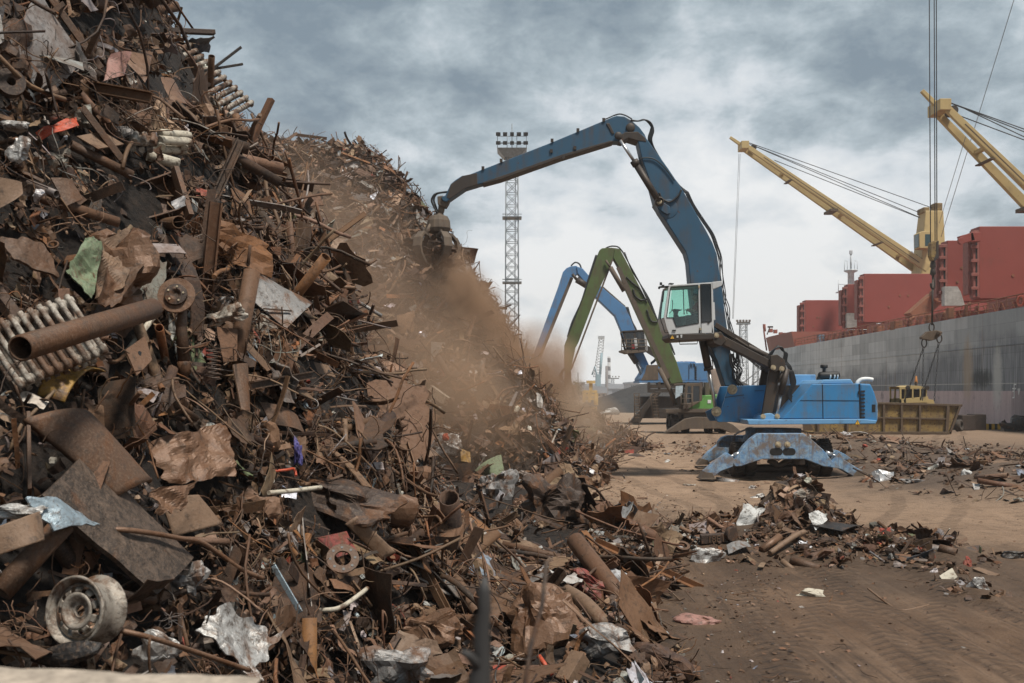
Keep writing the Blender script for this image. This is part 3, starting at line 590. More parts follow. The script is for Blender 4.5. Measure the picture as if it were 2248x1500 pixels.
o = q.build('wheel_disc', S['rim'], root); sm = o.modifiers.new('thick', 'SOLIDIFY'); sm.thickness = .005
done(root, None, None, [(95, 1340), (120, 1270), (180, 1255), (250, 1280), (250, 1360), (190, 1410), (120, 1420)], p.y - .2, 'the bare steel wheel')

# cast iron radiators
def radiator(label, A, B, D, n, mat, anchor, pull=.2, tri=.62, flip=1):
    """A to B runs across the sections, D is the way each section points"""
    (PA, PB, PD), my = hits([A, B, D], pull); PB = PB; u = PB - PA; v = PD - PA; nn = u.cross(v).normalized(); nn = nn if nn.y < 0 else -nn
    root = thing('cast_iron_radiator', label, 'radiator', PA); st = u / n; ww = st.length; L = v.length; vd = v.normalized(); ud = u.normalized()
    for i in range(n):
        q = MB(); c0 = PA + st * (i + .5)
        for k in (0, 1):
            off = nn * (-.06 + .09 * k); q.tube([c0 + vd * .02 + off, c0 + vd * .06 + off * 1.2, c0 + vd * L * .5 + off * 1.2, c0 + vd * (L - .06) + off * 1.2, c0 + vd * (L - .02) + off], [ww * .34, ww * tri * .52, ww * tri * .50, ww * tri * .52, ww * .34], 8)
        q.tube([c0 - ud * ww * .5 + vd * .06, c0 + ud * ww * .5 + vd * .06], .036, 10); q.tube([c0 - ud * ww * .5 + vd * (L - .06), c0 + ud * ww * .5 + vd * (L - .06)], .036, 10)
        q.build('section', S[mat], root)
    pts = [A, B, (B[0] + D[0] - A[0], B[1] + D[1] - A[1]), D]; paint_mask(pts, my - pull)
    ANCH.append((sum(p[0] for p in pts) / 4, sum(p[1] for p in pts) / 4, anchor)); return root
radiator('chipped white cast iron radiator under the big rusty pipe end', (-60, 720), (150, 645), (40, 865), 10, 'white', 'the white radiator under the big pipe', pull=.02)
radiator('long white cast iron radiator high on the heap below the skyline', (345, 118), (505, 262), (410, 95), 12, 'white', 'the long white radiator near the top', pull=.35)
radiator('short white radiator piece lying flat above the long painted pipe', (288, 296), (345, 300), (284, 318), 3, 'white', 'the short white radiator piece', pull=.25)
radiator('bare radiator end with open columns beside the short white radiator', (345, 322), (345, 292), (415, 326), 2, 'cream', 'the open radiator end', pull=.25)
# pipes, poles and beams
hpipe('scrap_pipe', 'wide rusty pipe with a black open end across the white radiator', 'pipe', [(45, 765), (335, 678)], 26, 'brown', .2, True, 'the wide open-ended pipe', ends=(5.2, 6.7))
hpipe('scrap_pipe', 'long rusty pipe rising to the right along the top edge of the heap', 'pipe', [(140, 62), (390, 14)], 11, 'brown', .3, False, 'the long pipe along the top edge')
hbar('scrap_beam', 'straight rusty bar leaning across the top of the heap', 'beam', [(100, -20), (222, 152)], 14, 12, 'brown', .35, 'the leaning bar at the top')
hpipe('scrap_pipe', 'long thick pipe with a white painted band in the upper heap', 'pipe', [(295, 333), (570, 410)], 11, 'brown', .35, False, 'the pipe with the white band')
hpipe('pipe_sleeve', 'white painted sleeve on the long thick rusty pipe', 'pipe', [(324, 341), (392, 360)], 11.8, 'cream', .36)
hpipe('scrap_pipe', 'thinner pipe end sticking out past the thick white banded pipe', 'pipe', [(560, 405), (618, 431)], 7, 'brown', .35)
hbar('steel_post', 'upright grey steel post with a crosspiece in the upper heap', 'post', [(495, 343), (500, 478)], 6, 6, 'grey', .5, 'the upright grey post')
hbar('scrap_bar', 'short pale crosspiece resting on the upright grey post', 'bar', [(480, 384), (506, 377)], 9, 9, 'cream', .53)
hbar('scrap_beam', 'dark channel beam jutting out of the heap against the sky', 'beam', [(250, 60), (473, 70)], 9, 12, 'dark', .2, 'the dark beam against the sky', 'U')
hbar('scrap_bar', 'dark flat bar pointing up at the sky from the heap edge', 'bar', [(440, 172), (529, 104)], 6, 6, 'black', .2)
hbar('scrap_bar', 'dark flat bar lying level against the sky below the pointing one', 'bar', [(430, 158), (533, 141)], 5, 5, 'black', .2)
hpipe('scrap_pipe', 'rusty pipe slanting down left of the short white radiator', 'pipe', [(155, 318), (290, 385)], 10, 'brown', .3, True)
hbar('scrap_beam', 'rusty channel slanting down across the grating in the upper heap', 'beam', [(180, 235), (268, 350)], 14, 12, 'brown', .35, None, 'U')
hpipe('scrap_rod', 'pale rusty rod slanting down from the brake disc', 'rod', [(236, 828), (347, 683)], 6, 'cream', .4, False, 'the pale slanting rod')
hpipe('scrap_rod', 'ribbed orange rusty reinforcing bar bent across the mud covered slab', 'reinforcing bar', [(198, 1162), (270, 1163), (340, 1172), (395, 1182), (440, 1190), (480, 1215), (530, 1250), (577, 1270)], 5, 'bronze', .55, False, 'the bent reinforcing bar')
hpipe('scrap_rod', 'straight rusty rod pointing at the crumpled white sheet beside the bare wheel', 'rod', [(244, 1380), (330, 1400), (440, 1435), (548, 1472)], 5, 'bronze', .6, False, 'the straight rod by the wheel')
hpipe('scrap_pipe', 'rusty pipe stub pointing right near the middle of the heap', 'pipe', [(690, 822), (842, 852)], 12, 'brown', .3, True, 'the pipe stub near the middle')
hpipe('scrap_pipe', 'long slim rusty pipe pointing right below the pipe stub', 'pipe', [(715, 882), (925, 911)], 8, 'brown', .3, False, 'the long slim pipe')
hbar('scrap_beam', 'rusty box beam lying level above the pipe stub', 'beam', [(715, 766), (848, 765)], 13, 14, 'brown', .3, 'the level box beam', 'U')
hpipe('scrap_pipe', 'rusty pipe rising to the right beside the shredded dark bale', 'pipe', [(1052, 1136), (1168, 1060)], 11, 'brown', .3, False, 'the rising pipe by the bale')
hpipe('scrap_pipe', 'fat mud coloured pipe bending down beside the red crushed panel', 'pipe', [(1245, 1300), (1280, 1322), (1318, 1362), (1345, 1400)], 17, 'tan', .22, False, 'the fat mud coloured pipe')
hpipe('scrap_pipe', 'rusty pipe lying across the lower heap behind the dark stake', 'pipe', [(840, 1308), (990, 1308)], 9, 'brown', .2)
hpipe('scrap_rod', 'thin grey rod slanting down past the dark open box', 'rod', [(900, 1020), (1030, 1115), (1110, 1182)], 5, 'grey', .3)
hpipe('scrap_pipe', 'pipe piece standing on end near the twisted wire', 'pipe', [(757, 922), (760, 998)], 6, 'tan', .3)
hpipe('scrap_rod', 'white plastic rod lying level above the dark hollow', 'rod', [(590, 1082), (640, 1078), (705, 1070)], 5, 'cream', .35)
hbar('scrap_strip', 'pale white strip slanting down behind the bare wheel', 'strip', [(600, 1242), (660, 1345)], 12, 4, 'paleblue', .4, 'the pale slanting strip')
hpipe('scrap_rod', 'bright red plastic bar near the crushed rusty panel', 'rod', [(1183, 1440), (1212, 1482)], 5, 'orange', .4, False, 'the bright red bar')
hbar('scrap_beam', 'brown wooden looking block end at the bottom of the heap', 'block', [(1240, 1500), (1275, 1440)], 34, 34, 'tan', .3)
hpipe('scrap_rod', 'white bent cable end in the low rubble beside the yard', 'cable', [(1298, 1190), (1350, 1196), (1400, 1204)], 4, 'white', .2)
hpipe('scrap_rod', 'pale branch shaped pipe pair above the crumpled sheets', 'pipe', [(700, 1340), (745, 1335), (790, 1305), (806, 1292)], 5, 'cream', .4)
hpipe('scrap_pipe', 'rusty pipe under the curved grey tube at the side of the heap', 'pipe', [(0, 1300), (140, 1150)], 24, 'brown', .35, True, 'the pipe at the lower side')
hbar('scrap_beam', 'upright flat brown plank behind the folded panel', 'beam', [(62, 915), (65, 1085)], 46, 8, 'brown', .2)
# sheets and plates
hsheet('folded_sheet', 'big folded rusty panel with a rounded front edge above the slab', 'panel', [(70, 908), (215, 905), (345, 1050), (270, 1082)], 'brown', .015, 1.2, .16, .03, .55, 3, 'the big folded panel', smooth=True)
hsheet('scrap_slab', 'large dark slab smeared with wet mud lying down the slope', 'slab', [(95, 1085), (190, 990), (428, 1222), (345, 1305)], 'slab', .012, 2, .05, .03, .38, 5, 'the mud smeared slab')
hsheet('scrap_sheet', 'bronze brown crumpled sheet at the edge of the folded panel', 'sheet', [(330, 965), (500, 930), (527, 1045), (372, 1062)], 'bronze', .10, 2.6, .05, .01, .4, 7, 'the bronze crumpled sheet', 26, 22, .1)
hsheet('scrap_sheet', 'small torn bronze sheet hanging below the crumpled one', 'sheet', [(340, 1075), (430, 1055), (400, 1120), (345, 1130)], 'bronze', .10, 2.6, .05, .01, .42, 8, None, 16, 12, .15)
hsheet('scrap_sheet', 'smooth brown sheet with a rounded corner below the bronze one', 'sheet', [(358, 1095), (440, 1085), (492, 1150), (385, 1178)], 'tan', .015, 1.3, .12, .012, .34, 9, 'the rounded brown sheet', smooth=True)
hsheet('scrap_sheet', 'curved brown tube half with a bright rim at the heap side', 'sheet', [(-30, 1165), (108, 1115), (116, 1180), (-10, 1222)], 'tan', .01, 1, .5, .02, .6, 11, 'the curved half tube', smooth=True)
hsheet('scrap_sheet', 'pale blue white metal sheet lying on the mud smeared slab', 'sheet', [(58, 1092), (135, 1095), (222, 1148), (120, 1158)], 'paleblue', .06, 2.0, .1, .01, .55, 12, 'the pale blue sheet', jag=.1)
hlump('foil_scrap', 'silver foil tube lying next to the pale blue sheet', 'foil', (38, 1125), 110, 34, 'silver', .10, 3, 13, .35)
hsheet('scrap_sheet', 'ochre yellow curled sheet lying under the white radiator', 'sheet', [(78, 850), (160, 790), (232, 800), (140, 862)], 'ochre', .03, 1.5, .45, .012, .38, 14, 'the ochre curled sheet', smooth=True)
hsheet('scrap_plate', 'rusty plate with one round hole beside the pale rod', 'plate', [(275, 768), (318, 738), (333, 790), (300, 825)], 'bronze', .006, 1, .02, .012, .4, 15, 'the plate with one hole', holes=[(.5, .45, .02)])
hsheet('scrap_sheet', 'scratched grey sheet lying on the slope right of the brake disc', 'sheet', [(540, 640), (572, 598), (690, 662), (630, 720)], 'grey', .02, 2, .10, .012, .3, 16, 'the scratched grey sheet')
hsheet('scrap_sheet', 'reddish brown torn sheet below the leaning bar', 'sheet', [(245, 118), (290, 112), (275, 165), (228, 178)], 'pinkish', .06, 1.6, .05, .012, .4, 17, 'the reddish torn sheet')
hsheet('scrap_sheet', 'rusty triangular sheet standing beside the reddish torn sheet', 'sheet', [(262, 113), (338, 112), (330, 150), (318, 182)], 'bronze', .03, 1.3, .05, .012, .42, 18)
hsheet('scrap_sheet', 'rusty bent sheet hanging down under the long white radiator', 'sheet', [(320, 182), (384, 168), (425, 242), (392, 225)], 'bronze', .03, 1.3, .12, .012, .45, 19, 'the bent hanging sheet')
hsheet('scrap_plate', 'light brown plate tilted at the foot of the bent hanging sheet', 'plate', [(388, 220), (438, 262), (432, 280), (384, 234)], 'tan', .01, 1, .05, .012, .5, 20)
hsheet('scrap_plate', 'long light brown board lying right of the bent sheet', 'board', [(398, 190), (490, 216), (490, 232), (408, 214)], 'tan', .01, 1, .05, .015, .42, 21)
hsheet('grating', 'pale slotted grating plate beside the slanting channel', 'grating', [(168, 300), (225, 290), (272, 318), (215, 328)], 'tan', .004, 1, 0, .012, .3, 22, 'the slotted grating')
hsheet('scrap_sheet', 'bright orange red crumpled plastic sheet high in the heap', 'sheet', [(78, 292), (168, 256), (172, 280), (92, 306)], 'orange', .07, 2.2, .08, .01, .4, 23, 'the orange red sheet')
hlump('foil_scrap', 'small silver foil bundle below the orange red sheet', 'foil', (42, 325), 44, 52, 'silver', .14, 3, 24, .35, 'the small foil bundle')
hlump('foil_scrap', 'pale grey foil strip beside the orange red sheet', 'foil', (36, 280), 76, 22, 'silver', .10, 3, 25, .3)
hsheet('scrap_plate', 'two hole pale plate lying on the scrap near the heap middle', 'plate', [(652, 788), (720, 802), (738, 828), (676, 818)], 'tan', .008, 1, .02, .012, .3, 26, 'the two hole plate', holes=[(.15, .3, .018), (.85, .6, .018)])
hsheet('scrap_plate', 'narrow brown plate standing upright below the coil spring', 'plate', [(513, 800), (545, 798), (550, 905), (530, 900)], 'brown', .01, 1, .05, .012, .35, 27, 'the narrow upright plate')
hsheet('scrap_sheet', 'dull red brown sheet tucked right of the narrow upright plate', 'sheet', [(575, 880), (660, 910), (675, 950), (600, 930)], 'brown', .02, 1, .15, .012, .25, 28)
hsheet('scrap_sheet', 'rough rusty sheet under the skyline beside the crushed green body', 'sheet', [(0, 520), (95, 532), (130, 610), (30, 570)], 'brown', .04, 2.5, .05, .02, .35, 29, 'the rough rusty sheet', jag=.12)
hsheet('scrap_sheet', 'tan folded plate at the side of the heap under the foil bundle', 'sheet', [(-10, 388), (50, 400), (52, 425), (-10, 462)], 'tan', .01, 1, .1, .015, .3, 30)
hsheet('scrap_sheet', 'torn rusty flap hanging in the dark hollow of the upper heap', 'sheet', [(112, 390), (160, 395), (183, 438), (146, 452)], 'brown', .03, 1.6, .08, .012, .3, 31)
hsheet('folded_sheet', 'small red painted box panel in the lower heap', 'panel', [(698, 1180), (762, 1166), (785, 1210), (712, 1232)], 'red', .02, 1.6, .08, .02, .3, 32, 'the small red panel')
hring('flange', 'perforated rusty flange ring leaning below the small red panel', 'flange', (752, 1228), 36, (.2, -.75, .62), 'brown', .5, .02, .38, 'the flange ring', 8)
hring('washer', 'flat rusty ring lying left of the brake disc', 'ring', (277, 643), 34, (.15, -.35, .9), 'tan', .55, .014, .5, 'the flat ring')
hring('flange', 'pale flange ring standing above the pipe with the white band', 'flange', (478, 358), 17, (.1, -.9, .3), 'tan', .5, .02, .45, None, 6)
hring('brake_drum', 'dark rusty wheel drum at the side of the upper heap', 'wheel drum', (20, 188), 30, (.6, -.8, .1), 'dark', .3, .09, .3)
hring('wire_ring', 'bright wire hoop hanging at the skyline edge of the heap', 'hoop', (600, 470), 19, (.2, -.9, .4), 'white', .9, .02, .3)
hring('bearing', 'rusty bearing ring lying in the low rubble by the yard', 'bearing', (1497, 1203), 17, (.1, -.45, .9), 'brown', .6, .06, .15, 'the bearing ring')
hring('wire_ring', 'grey wire hoop lying on the slope above the upright pipe piece', 'hoop', (683, 888), 16, (.3, -.6, .6), 'grey', .88, .02, .3)
# lumps: crushed bodies, bales, foil
cc_ = hlump('crushed_car', 'crushed rusty car body part with creased brown skin', 'crushed car part', (232, 588), 190, 150, 'bronze', .15, 3.2, 1, .35, 'the crushed green and brown body', 4, .6, 12)
for c4, mt_, sd_, pl_, am_ in ((((140, 606), (186, 524), (224, 548), (198, 664)), 'green', 2, .80, .10), (((205, 532), (262, 512), (258, 640), (196, 660)), 'tan', 61, .72, .10), (((236, 514), (318, 536), (306, 600), (240, 612)), 'bronze', 62, .78, .11), (((232, 590), (310, 586), (262, 668), (214, 660)), 'brown', 63, .74, .11)):
    hsheet('folded_skin', 'pale green panel' if mt_ == 'green' else None, None, list(c4), mt_, am_, 2.4, -.18, .01, pl_, sd_, None, 24, 22, .10, parent=cc_)
hlump('crushed_car', 'big rust brown crushed panel block beside the dark stake', 'crushed car part', (1182, 1368), 142, 168, 'bronze', .15, 3.0, 3, .25, 'the rust brown crushed block', 4, .6, -8)
hlump('crushed_car', 'red and rust crushed panel beside the fat pipe', 'crushed car part', (1286, 1285), 118, 64, 'red', .13, 3, 4, .2, 'the red crushed panel', 4, .6, -28)
hlump('scrap_bale', 'shredded dark bale of torn sheet in the lower heap', 'bale', (1215, 1128), 165, 150, 'dark', .17, 3.6, 5, .2, 'the shredded dark bale', 5, .7)
hlump('scrap_bale', 'crumpled grey brown bale of sheet behind the rising pipe', 'bale', (1085, 1075), 80, 90, 'grey', .17, 3.6, 55, .15, None, 4, .7)
hsheet('scrap_sheet', 'large crumpled white and brown sheet at the foot of the heap', 'sheet', [(425, 1385), (500, 1330), (602, 1400), (560, 1500)], 'silver', .09, 2.6, -.12, .01, .5, 33, 'the large crumpled white sheet', 30, 28, .15)
hlump('foil_scrap', 'small crumpled silver sheet right of the bare wheel', 'foil', (343, 1424), 76, 76, 'silver', .15, 3.2, 6, .35, 'the small crumpled silver sheet')
hlump('foil_scrap', 'crumpled grey sheet above the straight rod', 'foil', (420, 1275), 60, 60, 'grey', .16, 3.4, 7, .25)
hlump('scrap_bumper', 'glossy black bumper shell in front of the bare wheel', 'bumper', (150, 1440), 150, 50, 'black', .06, 2, 8, .35, 'the black bumper', 4, .5, 15)
hlump('foil_scrap', 'white crumpled metal right of the brake disc', 'foil', (485, 692), 80, 36, 'white', .15, 3.6, 9, .35, 'the white crumpled metal', 4, .6, 22)
hlump('foil_scrap', 'silver and white trash bundle with a red spot near the open box', 'foil', (980, 975), 74, 50, 'silver', .16, 3.4, 10, .3, 'the silver trash bundle')
hlump('scrap_block', 'bright red crushed can in the silver trash bundle', 'can', (977, 960), 16, 14, 'orange', .1, 3, 11, .75)
hlump('foil_scrap', 'silver foil scrap with a dark underside in the low rubble', 'foil', (1552, 1225), 72, 58, 'silver', .15, 3, 12, .1, 'the silver scrap in the low rubble')
hlump('stone_slab', 'grey crumpled lump alone on the dirt before the small mound', 'crumpled metal', (1775, 1307), 64, 30, 'cream', .12, 2.6, 13, .02, 'the lone grey lump')
hlump('crushed_sheet', 'pinkish crushed sheet lying on the dirt at the rubble edge', 'crumpled metal', (1532, 1365), 88, 28, 'pinkish', .14, 3, 14, .05, 'the pinkish crushed sheet')
hlump('crushed_sheet', 'grey brown crumpled bale low beside the red bar', 'crumpled metal', (1330, 1412), 110, 66, 'grey', .15, 3, 15, .15, 'the grey crumpled bale')
hlump('crushed_sheet', 'brown curled sheet bundle at the bottom edge of the heap', 'crumpled metal', (955, 1385), 130, 90, 'bronze', .16, 3.2, 16, .25, None, 4, .6, 20)
hlump('crushed_sheet', 'mixed grey and tan crumpled sheets at the very bottom of the heap', 'crumpled metal', (880, 1460), 130, 90, 'grey', .15, 2.8, 17, .25, 'the grey sheets at the bottom')
hlump('crushed_sheet', 'dark lump painted as the shade of the hollow above the curved strip', 'shaded hollow', (760, 1105), 230, 86, 'dark', .11, 2.6, 18, .2, 'the dark shaded hollow', 4, .6, -14)  # dark lump added to stand for the shade inside a hollow
hlump('crushed_sheet', 'rusty orange dented panel beside the dark shaded hollow', 'shaded hollow', (880, 1125), 84, 74, 'bronze', .08, 2, 19, .4)
hsheet('scrap_strip', 'long curved steel strip curling round below the dark shaded hollow', 'strip', [(770, 1142), (778, 1136), (868, 1215), (850, 1222)], 'tan', .01, 1, .3, .012, .45, 34, 'the curved steel strip', smooth=True)
hsheet('scrap_box', 'flat dark open box side standing in the scrap', 'box', [(974, 1022), (1038, 1015), (1038, 1095), (985, 1086)], 'dark', .004, 1, 0, .02, .35, 35, 'the dark box side', tilt=(0, .1, .1, 0))
hsheet('scrap_sheet', 'yellow cream torn sheet standing behind the dark box side', 'sheet', [(1010, 985), (1032, 992), (1034, 1018), (1012, 1012)], 'ochre', .05, 2, .05, .01, .3, 36)
hsheet('scrap_sheet', 'olive arch shaped plate right of the dark box side', 'plate', [(1042, 1030), (1100, 995), (1112, 1060), (1070, 1045)], 'green', .02, 1.4, .15, .02, .25, 37)
hbar('foam_block', 'pale cream board lying on the slope under the dust', 'board', [(944, 855), (982, 882)], 20, 10, 'cream', .3, 'the pale cream board')
hpipe('scrap_can', 'red cylinder lying on the far edge of the front heap', 'cylinder', [(760, 668), (788, 658)], 9, 'red', .25, False, 'the red cylinder')
hpipe('scrap_pipe', 'grey pole pointing down right from the red cylinder', 'pole', [(788, 664), (838, 694)], 4, 'grey', .25)
hsheet('scrap_sheet', 'flat brown angle frame next to the silver trash bundle', 'frame', [(870, 960), (910, 945), (965, 1000), (925, 1010)], 'tan', .01, 1, .05, .02, .3, 38)
hlump('wire_knot', 'violet plastic strips tangled in the rusty wire', 'plastic strip', (655, 995), 16, 62, 'purple', .18, 4, 20, .3)
hpipe('scrap_rod', 'red plastic ribbon lying in the dark wires', 'ribbon', [(600, 1035), (628, 1032), (645, 1030), (650, 1045)], 3, 'orange', .35)
# brake disc on its strut
p = hit(388, 650); p = W(388, 650, p.y - .6); ax = Vector((.12, -.95, .25)).normalized(); s_ = p.y / F; rr = 40 * s_
root = thing('brake_disc', 'rusty car brake disc and hub facing out on its strut', 'brake disc', p)
q = MB(); q.lathe([(rr * .55, 0), (rr, 0), (rr, .022), (rr * .55, .022)], p, ax, 40, smooth=False); q.build('disc', S['bronze'], root, bevel=.002)
q = MB(); q.lathe([(rr * .62, .0), (rr * .60, .05), (rr * .30, .056), (rr * .24, .05), (rr * .1, .03), (0, .03)], p, ax, 32, smooth=False); q.build('hub', S['dark'], root, bevel=.002)
a = ax.orthogonal().normalized(); b_ = ax.cross(a)
for k in range(5):
    q = MB(); q.disc(p + (a * math.cos(k * 1.2566) + b_ * math.sin(k * 1.2566)) * rr * .42 + ax * .05, ax, rr * .055, .012, 8); q.build('wheel_stud', M['pin'], root)
q = MB(); q.tube([p + Vector((.02, .1, -.02)), W(398, 720, p.y + .05), W(405, 800, p.y + .1)], [.03, .045, .05], 10); q.lathe([(.03, 0), (.06, .02), (.05, .12), (.02, .14)], W(405, 790, p.y + .1), (0, 0, -1), 14); q.build('strut', S['brown'], root)
paint_mask([(345, 650), (388, 605), (430, 650), (415, 800), (385, 800)], p.y - .05); ANCH.append((388, 650, 'the brake disc'))
# coil spring
h = hit(468, 795); P0 = W(468, 765, h.y - .3); P1 = W(470, 832, h.y - .3); q = MB()
q.tube([P0.lerp(P1, i / 84) + Vector((math.cos(i * .5236), math.sin(i * .5236), 0)) * .058 for i in range(85)], .008, 6); done(q.build('coil_spring', S['dark']), 'rusty coil spring standing in the scrap right of the brake disc', 'spring', [(450, 765), (485, 765), (485, 832), (450, 832)], h.y - .3, 'the coil spring')
# open steel trough
P, my = hits([(228, 440), (375, 382), (400, 462), (262, 500)], .15); q = MB(); nn = (P[1] - P[0]).cross(P[3] - P[0]).normalized(); nn = nn if nn.y < 0 else -nn
q.v = []; inn = -nn * .11
for (a_, b2) in ((0, 1), (1, 2), (2, 3), (3, 0)):
    V, fq = sheet_arrays([P[a_] + nn * .06, P[b2] + nn * .06, P[b2] + inn, P[a_] + inn], 10, 5, .01, 2, a_ + 600, thick=.014); q.add(V, fq)
V, fq = sheet_arrays([P[0] + inn, P[1] + inn, P[2] + inn, P[3] + inn], 8, 8, .01, 2, 610, thick=.014); q.add(V, fq)
root = q.build('steel_trough', S['brown']); r_ = MB(); r_.bar(P[1] + nn * .09, P[2] + nn * .09 + (P[2] - P[1]) * .3, .05, .09); r_.build('rim_bar', S['brown'], root); done(root, 'open rusty steel trough with a flat rim in the upper heap', 'trough', [(228, 440), (375, 382), (400, 462), (262, 500)], my - .25, 'the open trough')
# small mound by the yard: cloth, bags, plates
hsheet('plastic_sheet', 'large dirty white plastic sheet standing on the small mound', 'plastic sheet', [(1632, 1103), (1684, 1120), (1652, 1155), (1618, 1172)], 'cloth', .07, 2.2, .1, .008, .5, 40, 'the large white plastic sheet', jag=.12, tilt=(.1, .3, .1, -.1))
hsheet('plastic_bag', 'white plastic bag draped over the small mound under its top', 'plastic bag', [(1775, 1128), (1800, 1118), (1818, 1140), (1790, 1165)], 'cloth', .09, 2.6, .1, .008, .35, 41, 'the white bag')
hsheet('scrap_disc', 'flat dark sheet lying level across the small mound', 'sheet', [(1778, 1152), (1835, 1145), (1892, 1152), (1850, 1166)], 'black', .01, 1, .05, .015, .55, 42, 'the flat dark sheet', tilt=(0, .5, .4, -.3))
hlump('foil_scrap', 'white foil scrap on the top of the small mound', 'foil', (1762, 1085), 36, 22, 'white', .15, 3, 26, .3)
hlump('foil_scrap', 'crumpled foil lying on the tan dirt behind the white plastic sheet', 'foil', (1668, 1092), 42, 16, 'silver', .16, 3, 27, 0)
hpipe('scrap_pipe', 'rusty pipe with a flanged end on the small mound', 'pipe', [(1672, 1208), (1712, 1178)], 8, 'bronze', .35, False, 'the flanged pipe on the mound')
hpipe('scrap_pipe', 'brown pipe with a bent end crossing the small mound', 'pipe', [(1690, 1215), (1740, 1180), (1765, 1168)], 6, 'tan', .4)
hpipe('scrap_pipe', 'plain rusty pipe lying at the foot of the small mound', 'pipe', [(1736, 1230), (1800, 1250)], 9, 'brown', .15, True, 'the plain pipe at the mound foot')
hpipe('scrap_pipe', 'mud coloured pipe half buried in front of the plain pipe', 'pipe', [(1716, 1232), (1748, 1258)], 7, 'tan', .12)
hsheet('scrap_sheet', 'grey bent sheet at the mound side by the silver scrap', 'sheet', [(1595, 1195), (1640, 1185), (1650, 1200), (1600, 1215)], 'grey', .04, 1.6, .1, .01, .25, 43)
hbar('scrap_plate', 'upright flat plate standing in the dirt right of the mound', 'plate', [(1881, 1213), (1881, 1247)], 12, 3, 'tan', .1, 'the upright plate')
hpipe('scrap_rod', 'thin rod pointing up from the back of the mound', 'rod', [(1905, 1150), (1952, 1108)], 2.2, 'brown', 0)
hpipe('scrap_rod', 'long thin bent rod lying on the dirt before the mound', 'rod', [(1905, 1292), (1955, 1330), (1985, 1340), (2040, 1328)], 2.2, 'tan', .03, False, 'the long bent rod on the dirt')
hsheet('scrap_plate', 'pale square plate lying in the dark debris right of the mound', 'plate', [(2062, 1265), (2090, 1248), (2102, 1268), (2076, 1285)], 'cream', .01, 1, .02, .02, .1, 44, 'the pale square plate')
hsheet('scrap_plate', 'flat brown board lying right of the pale square plate', 'board', [(2135, 1250), (2148, 1247), (2195, 1262), (2180, 1268)], 'tan', .01, 1, .02, .03, .08, 45)
hlump('foil_scrap', 'grey crumpled scrap in front of the flat brown board', 'crumpled metal', (2150, 1288), 36, 36, 'silver', .15, 3, 28, .03, 'the grey crumpled scrap')
hpipe('scrap_pipe', 'short wide pipe half sunk in the dirt right of the mound', 'pipe', [(2062, 1205), (2100, 1215)], 11, 'brown', .03, True)
hsheet('scrap_sheet', 'curved dark strip lying behind the short wide pipe', 'sheet', [(2100, 1206), (2165, 1196), (2172, 1206), (2110, 1220)], 'dark', .03, 1.4, .3, .01, .06, 46)
hlump('scrap_bumper', 'black wrapped bundle with white foil at the side of the yard', 'bundle', (2225, 1222), 62, 26, 'black', .10, 2.4, 29, 0, 'the black bundle')
hlump('plastic_bag', 'white plastic scrap on the dark bank of dirt', 'plastic bag', (2120, 1037), 20, 20, 'cloth', .15, 3, 30, 0)
hsheet('scrap_plate', 'tan flat plate lying on top of the dark bank', 'plate', [(2175, 1015), (2200, 1010), (2225, 1015), (2192, 1027)], 'tan', .01, 1, .03, .03, .2, 47, 'the tan plate on the bank')
hpipe('gas_cylinder', 'grey steel cylinder lying on the dirt by the blue stabiliser foot', 'cylinder', [(1572, 1056), (1622, 1063)], 9, 'grey', .0, False, 'the grey cylinder', 20)
hlump('foil_scrap', 'small white foil lump on the dirt beside the grey cylinder', 'foil', (1653, 1072), 18, 11, 'silver', .15, 3, 31, 0)
hlump('foil_scrap', 'flattened white litter on the tan dirt left of the cylinder', 'litter', (1512, 1066), 36, 8, 'white', .15, 3, 32, 0)
hlump('foil_scrap', 'small pale lump on the tan dirt behind the litter', 'litter', (1465, 1014), 12, 8, 'cloth', .12, 3, 33, 0)
hlump('wire_knot', 'short chain like wire bundle on the dirt right of the machine', 'wire bundle', (2012, 1057), 50, 10, 'grey', .18, 5, 34, 0)
hsheet('scrap_plate', 'rusty plate leaning up alone on the dirt by the heap toe', 'plate', [(1378, 1000), (1402, 994), (1425, 1005), (1395, 1010)], 'dark', .03, 1.5, .1, .02, .05, 48)
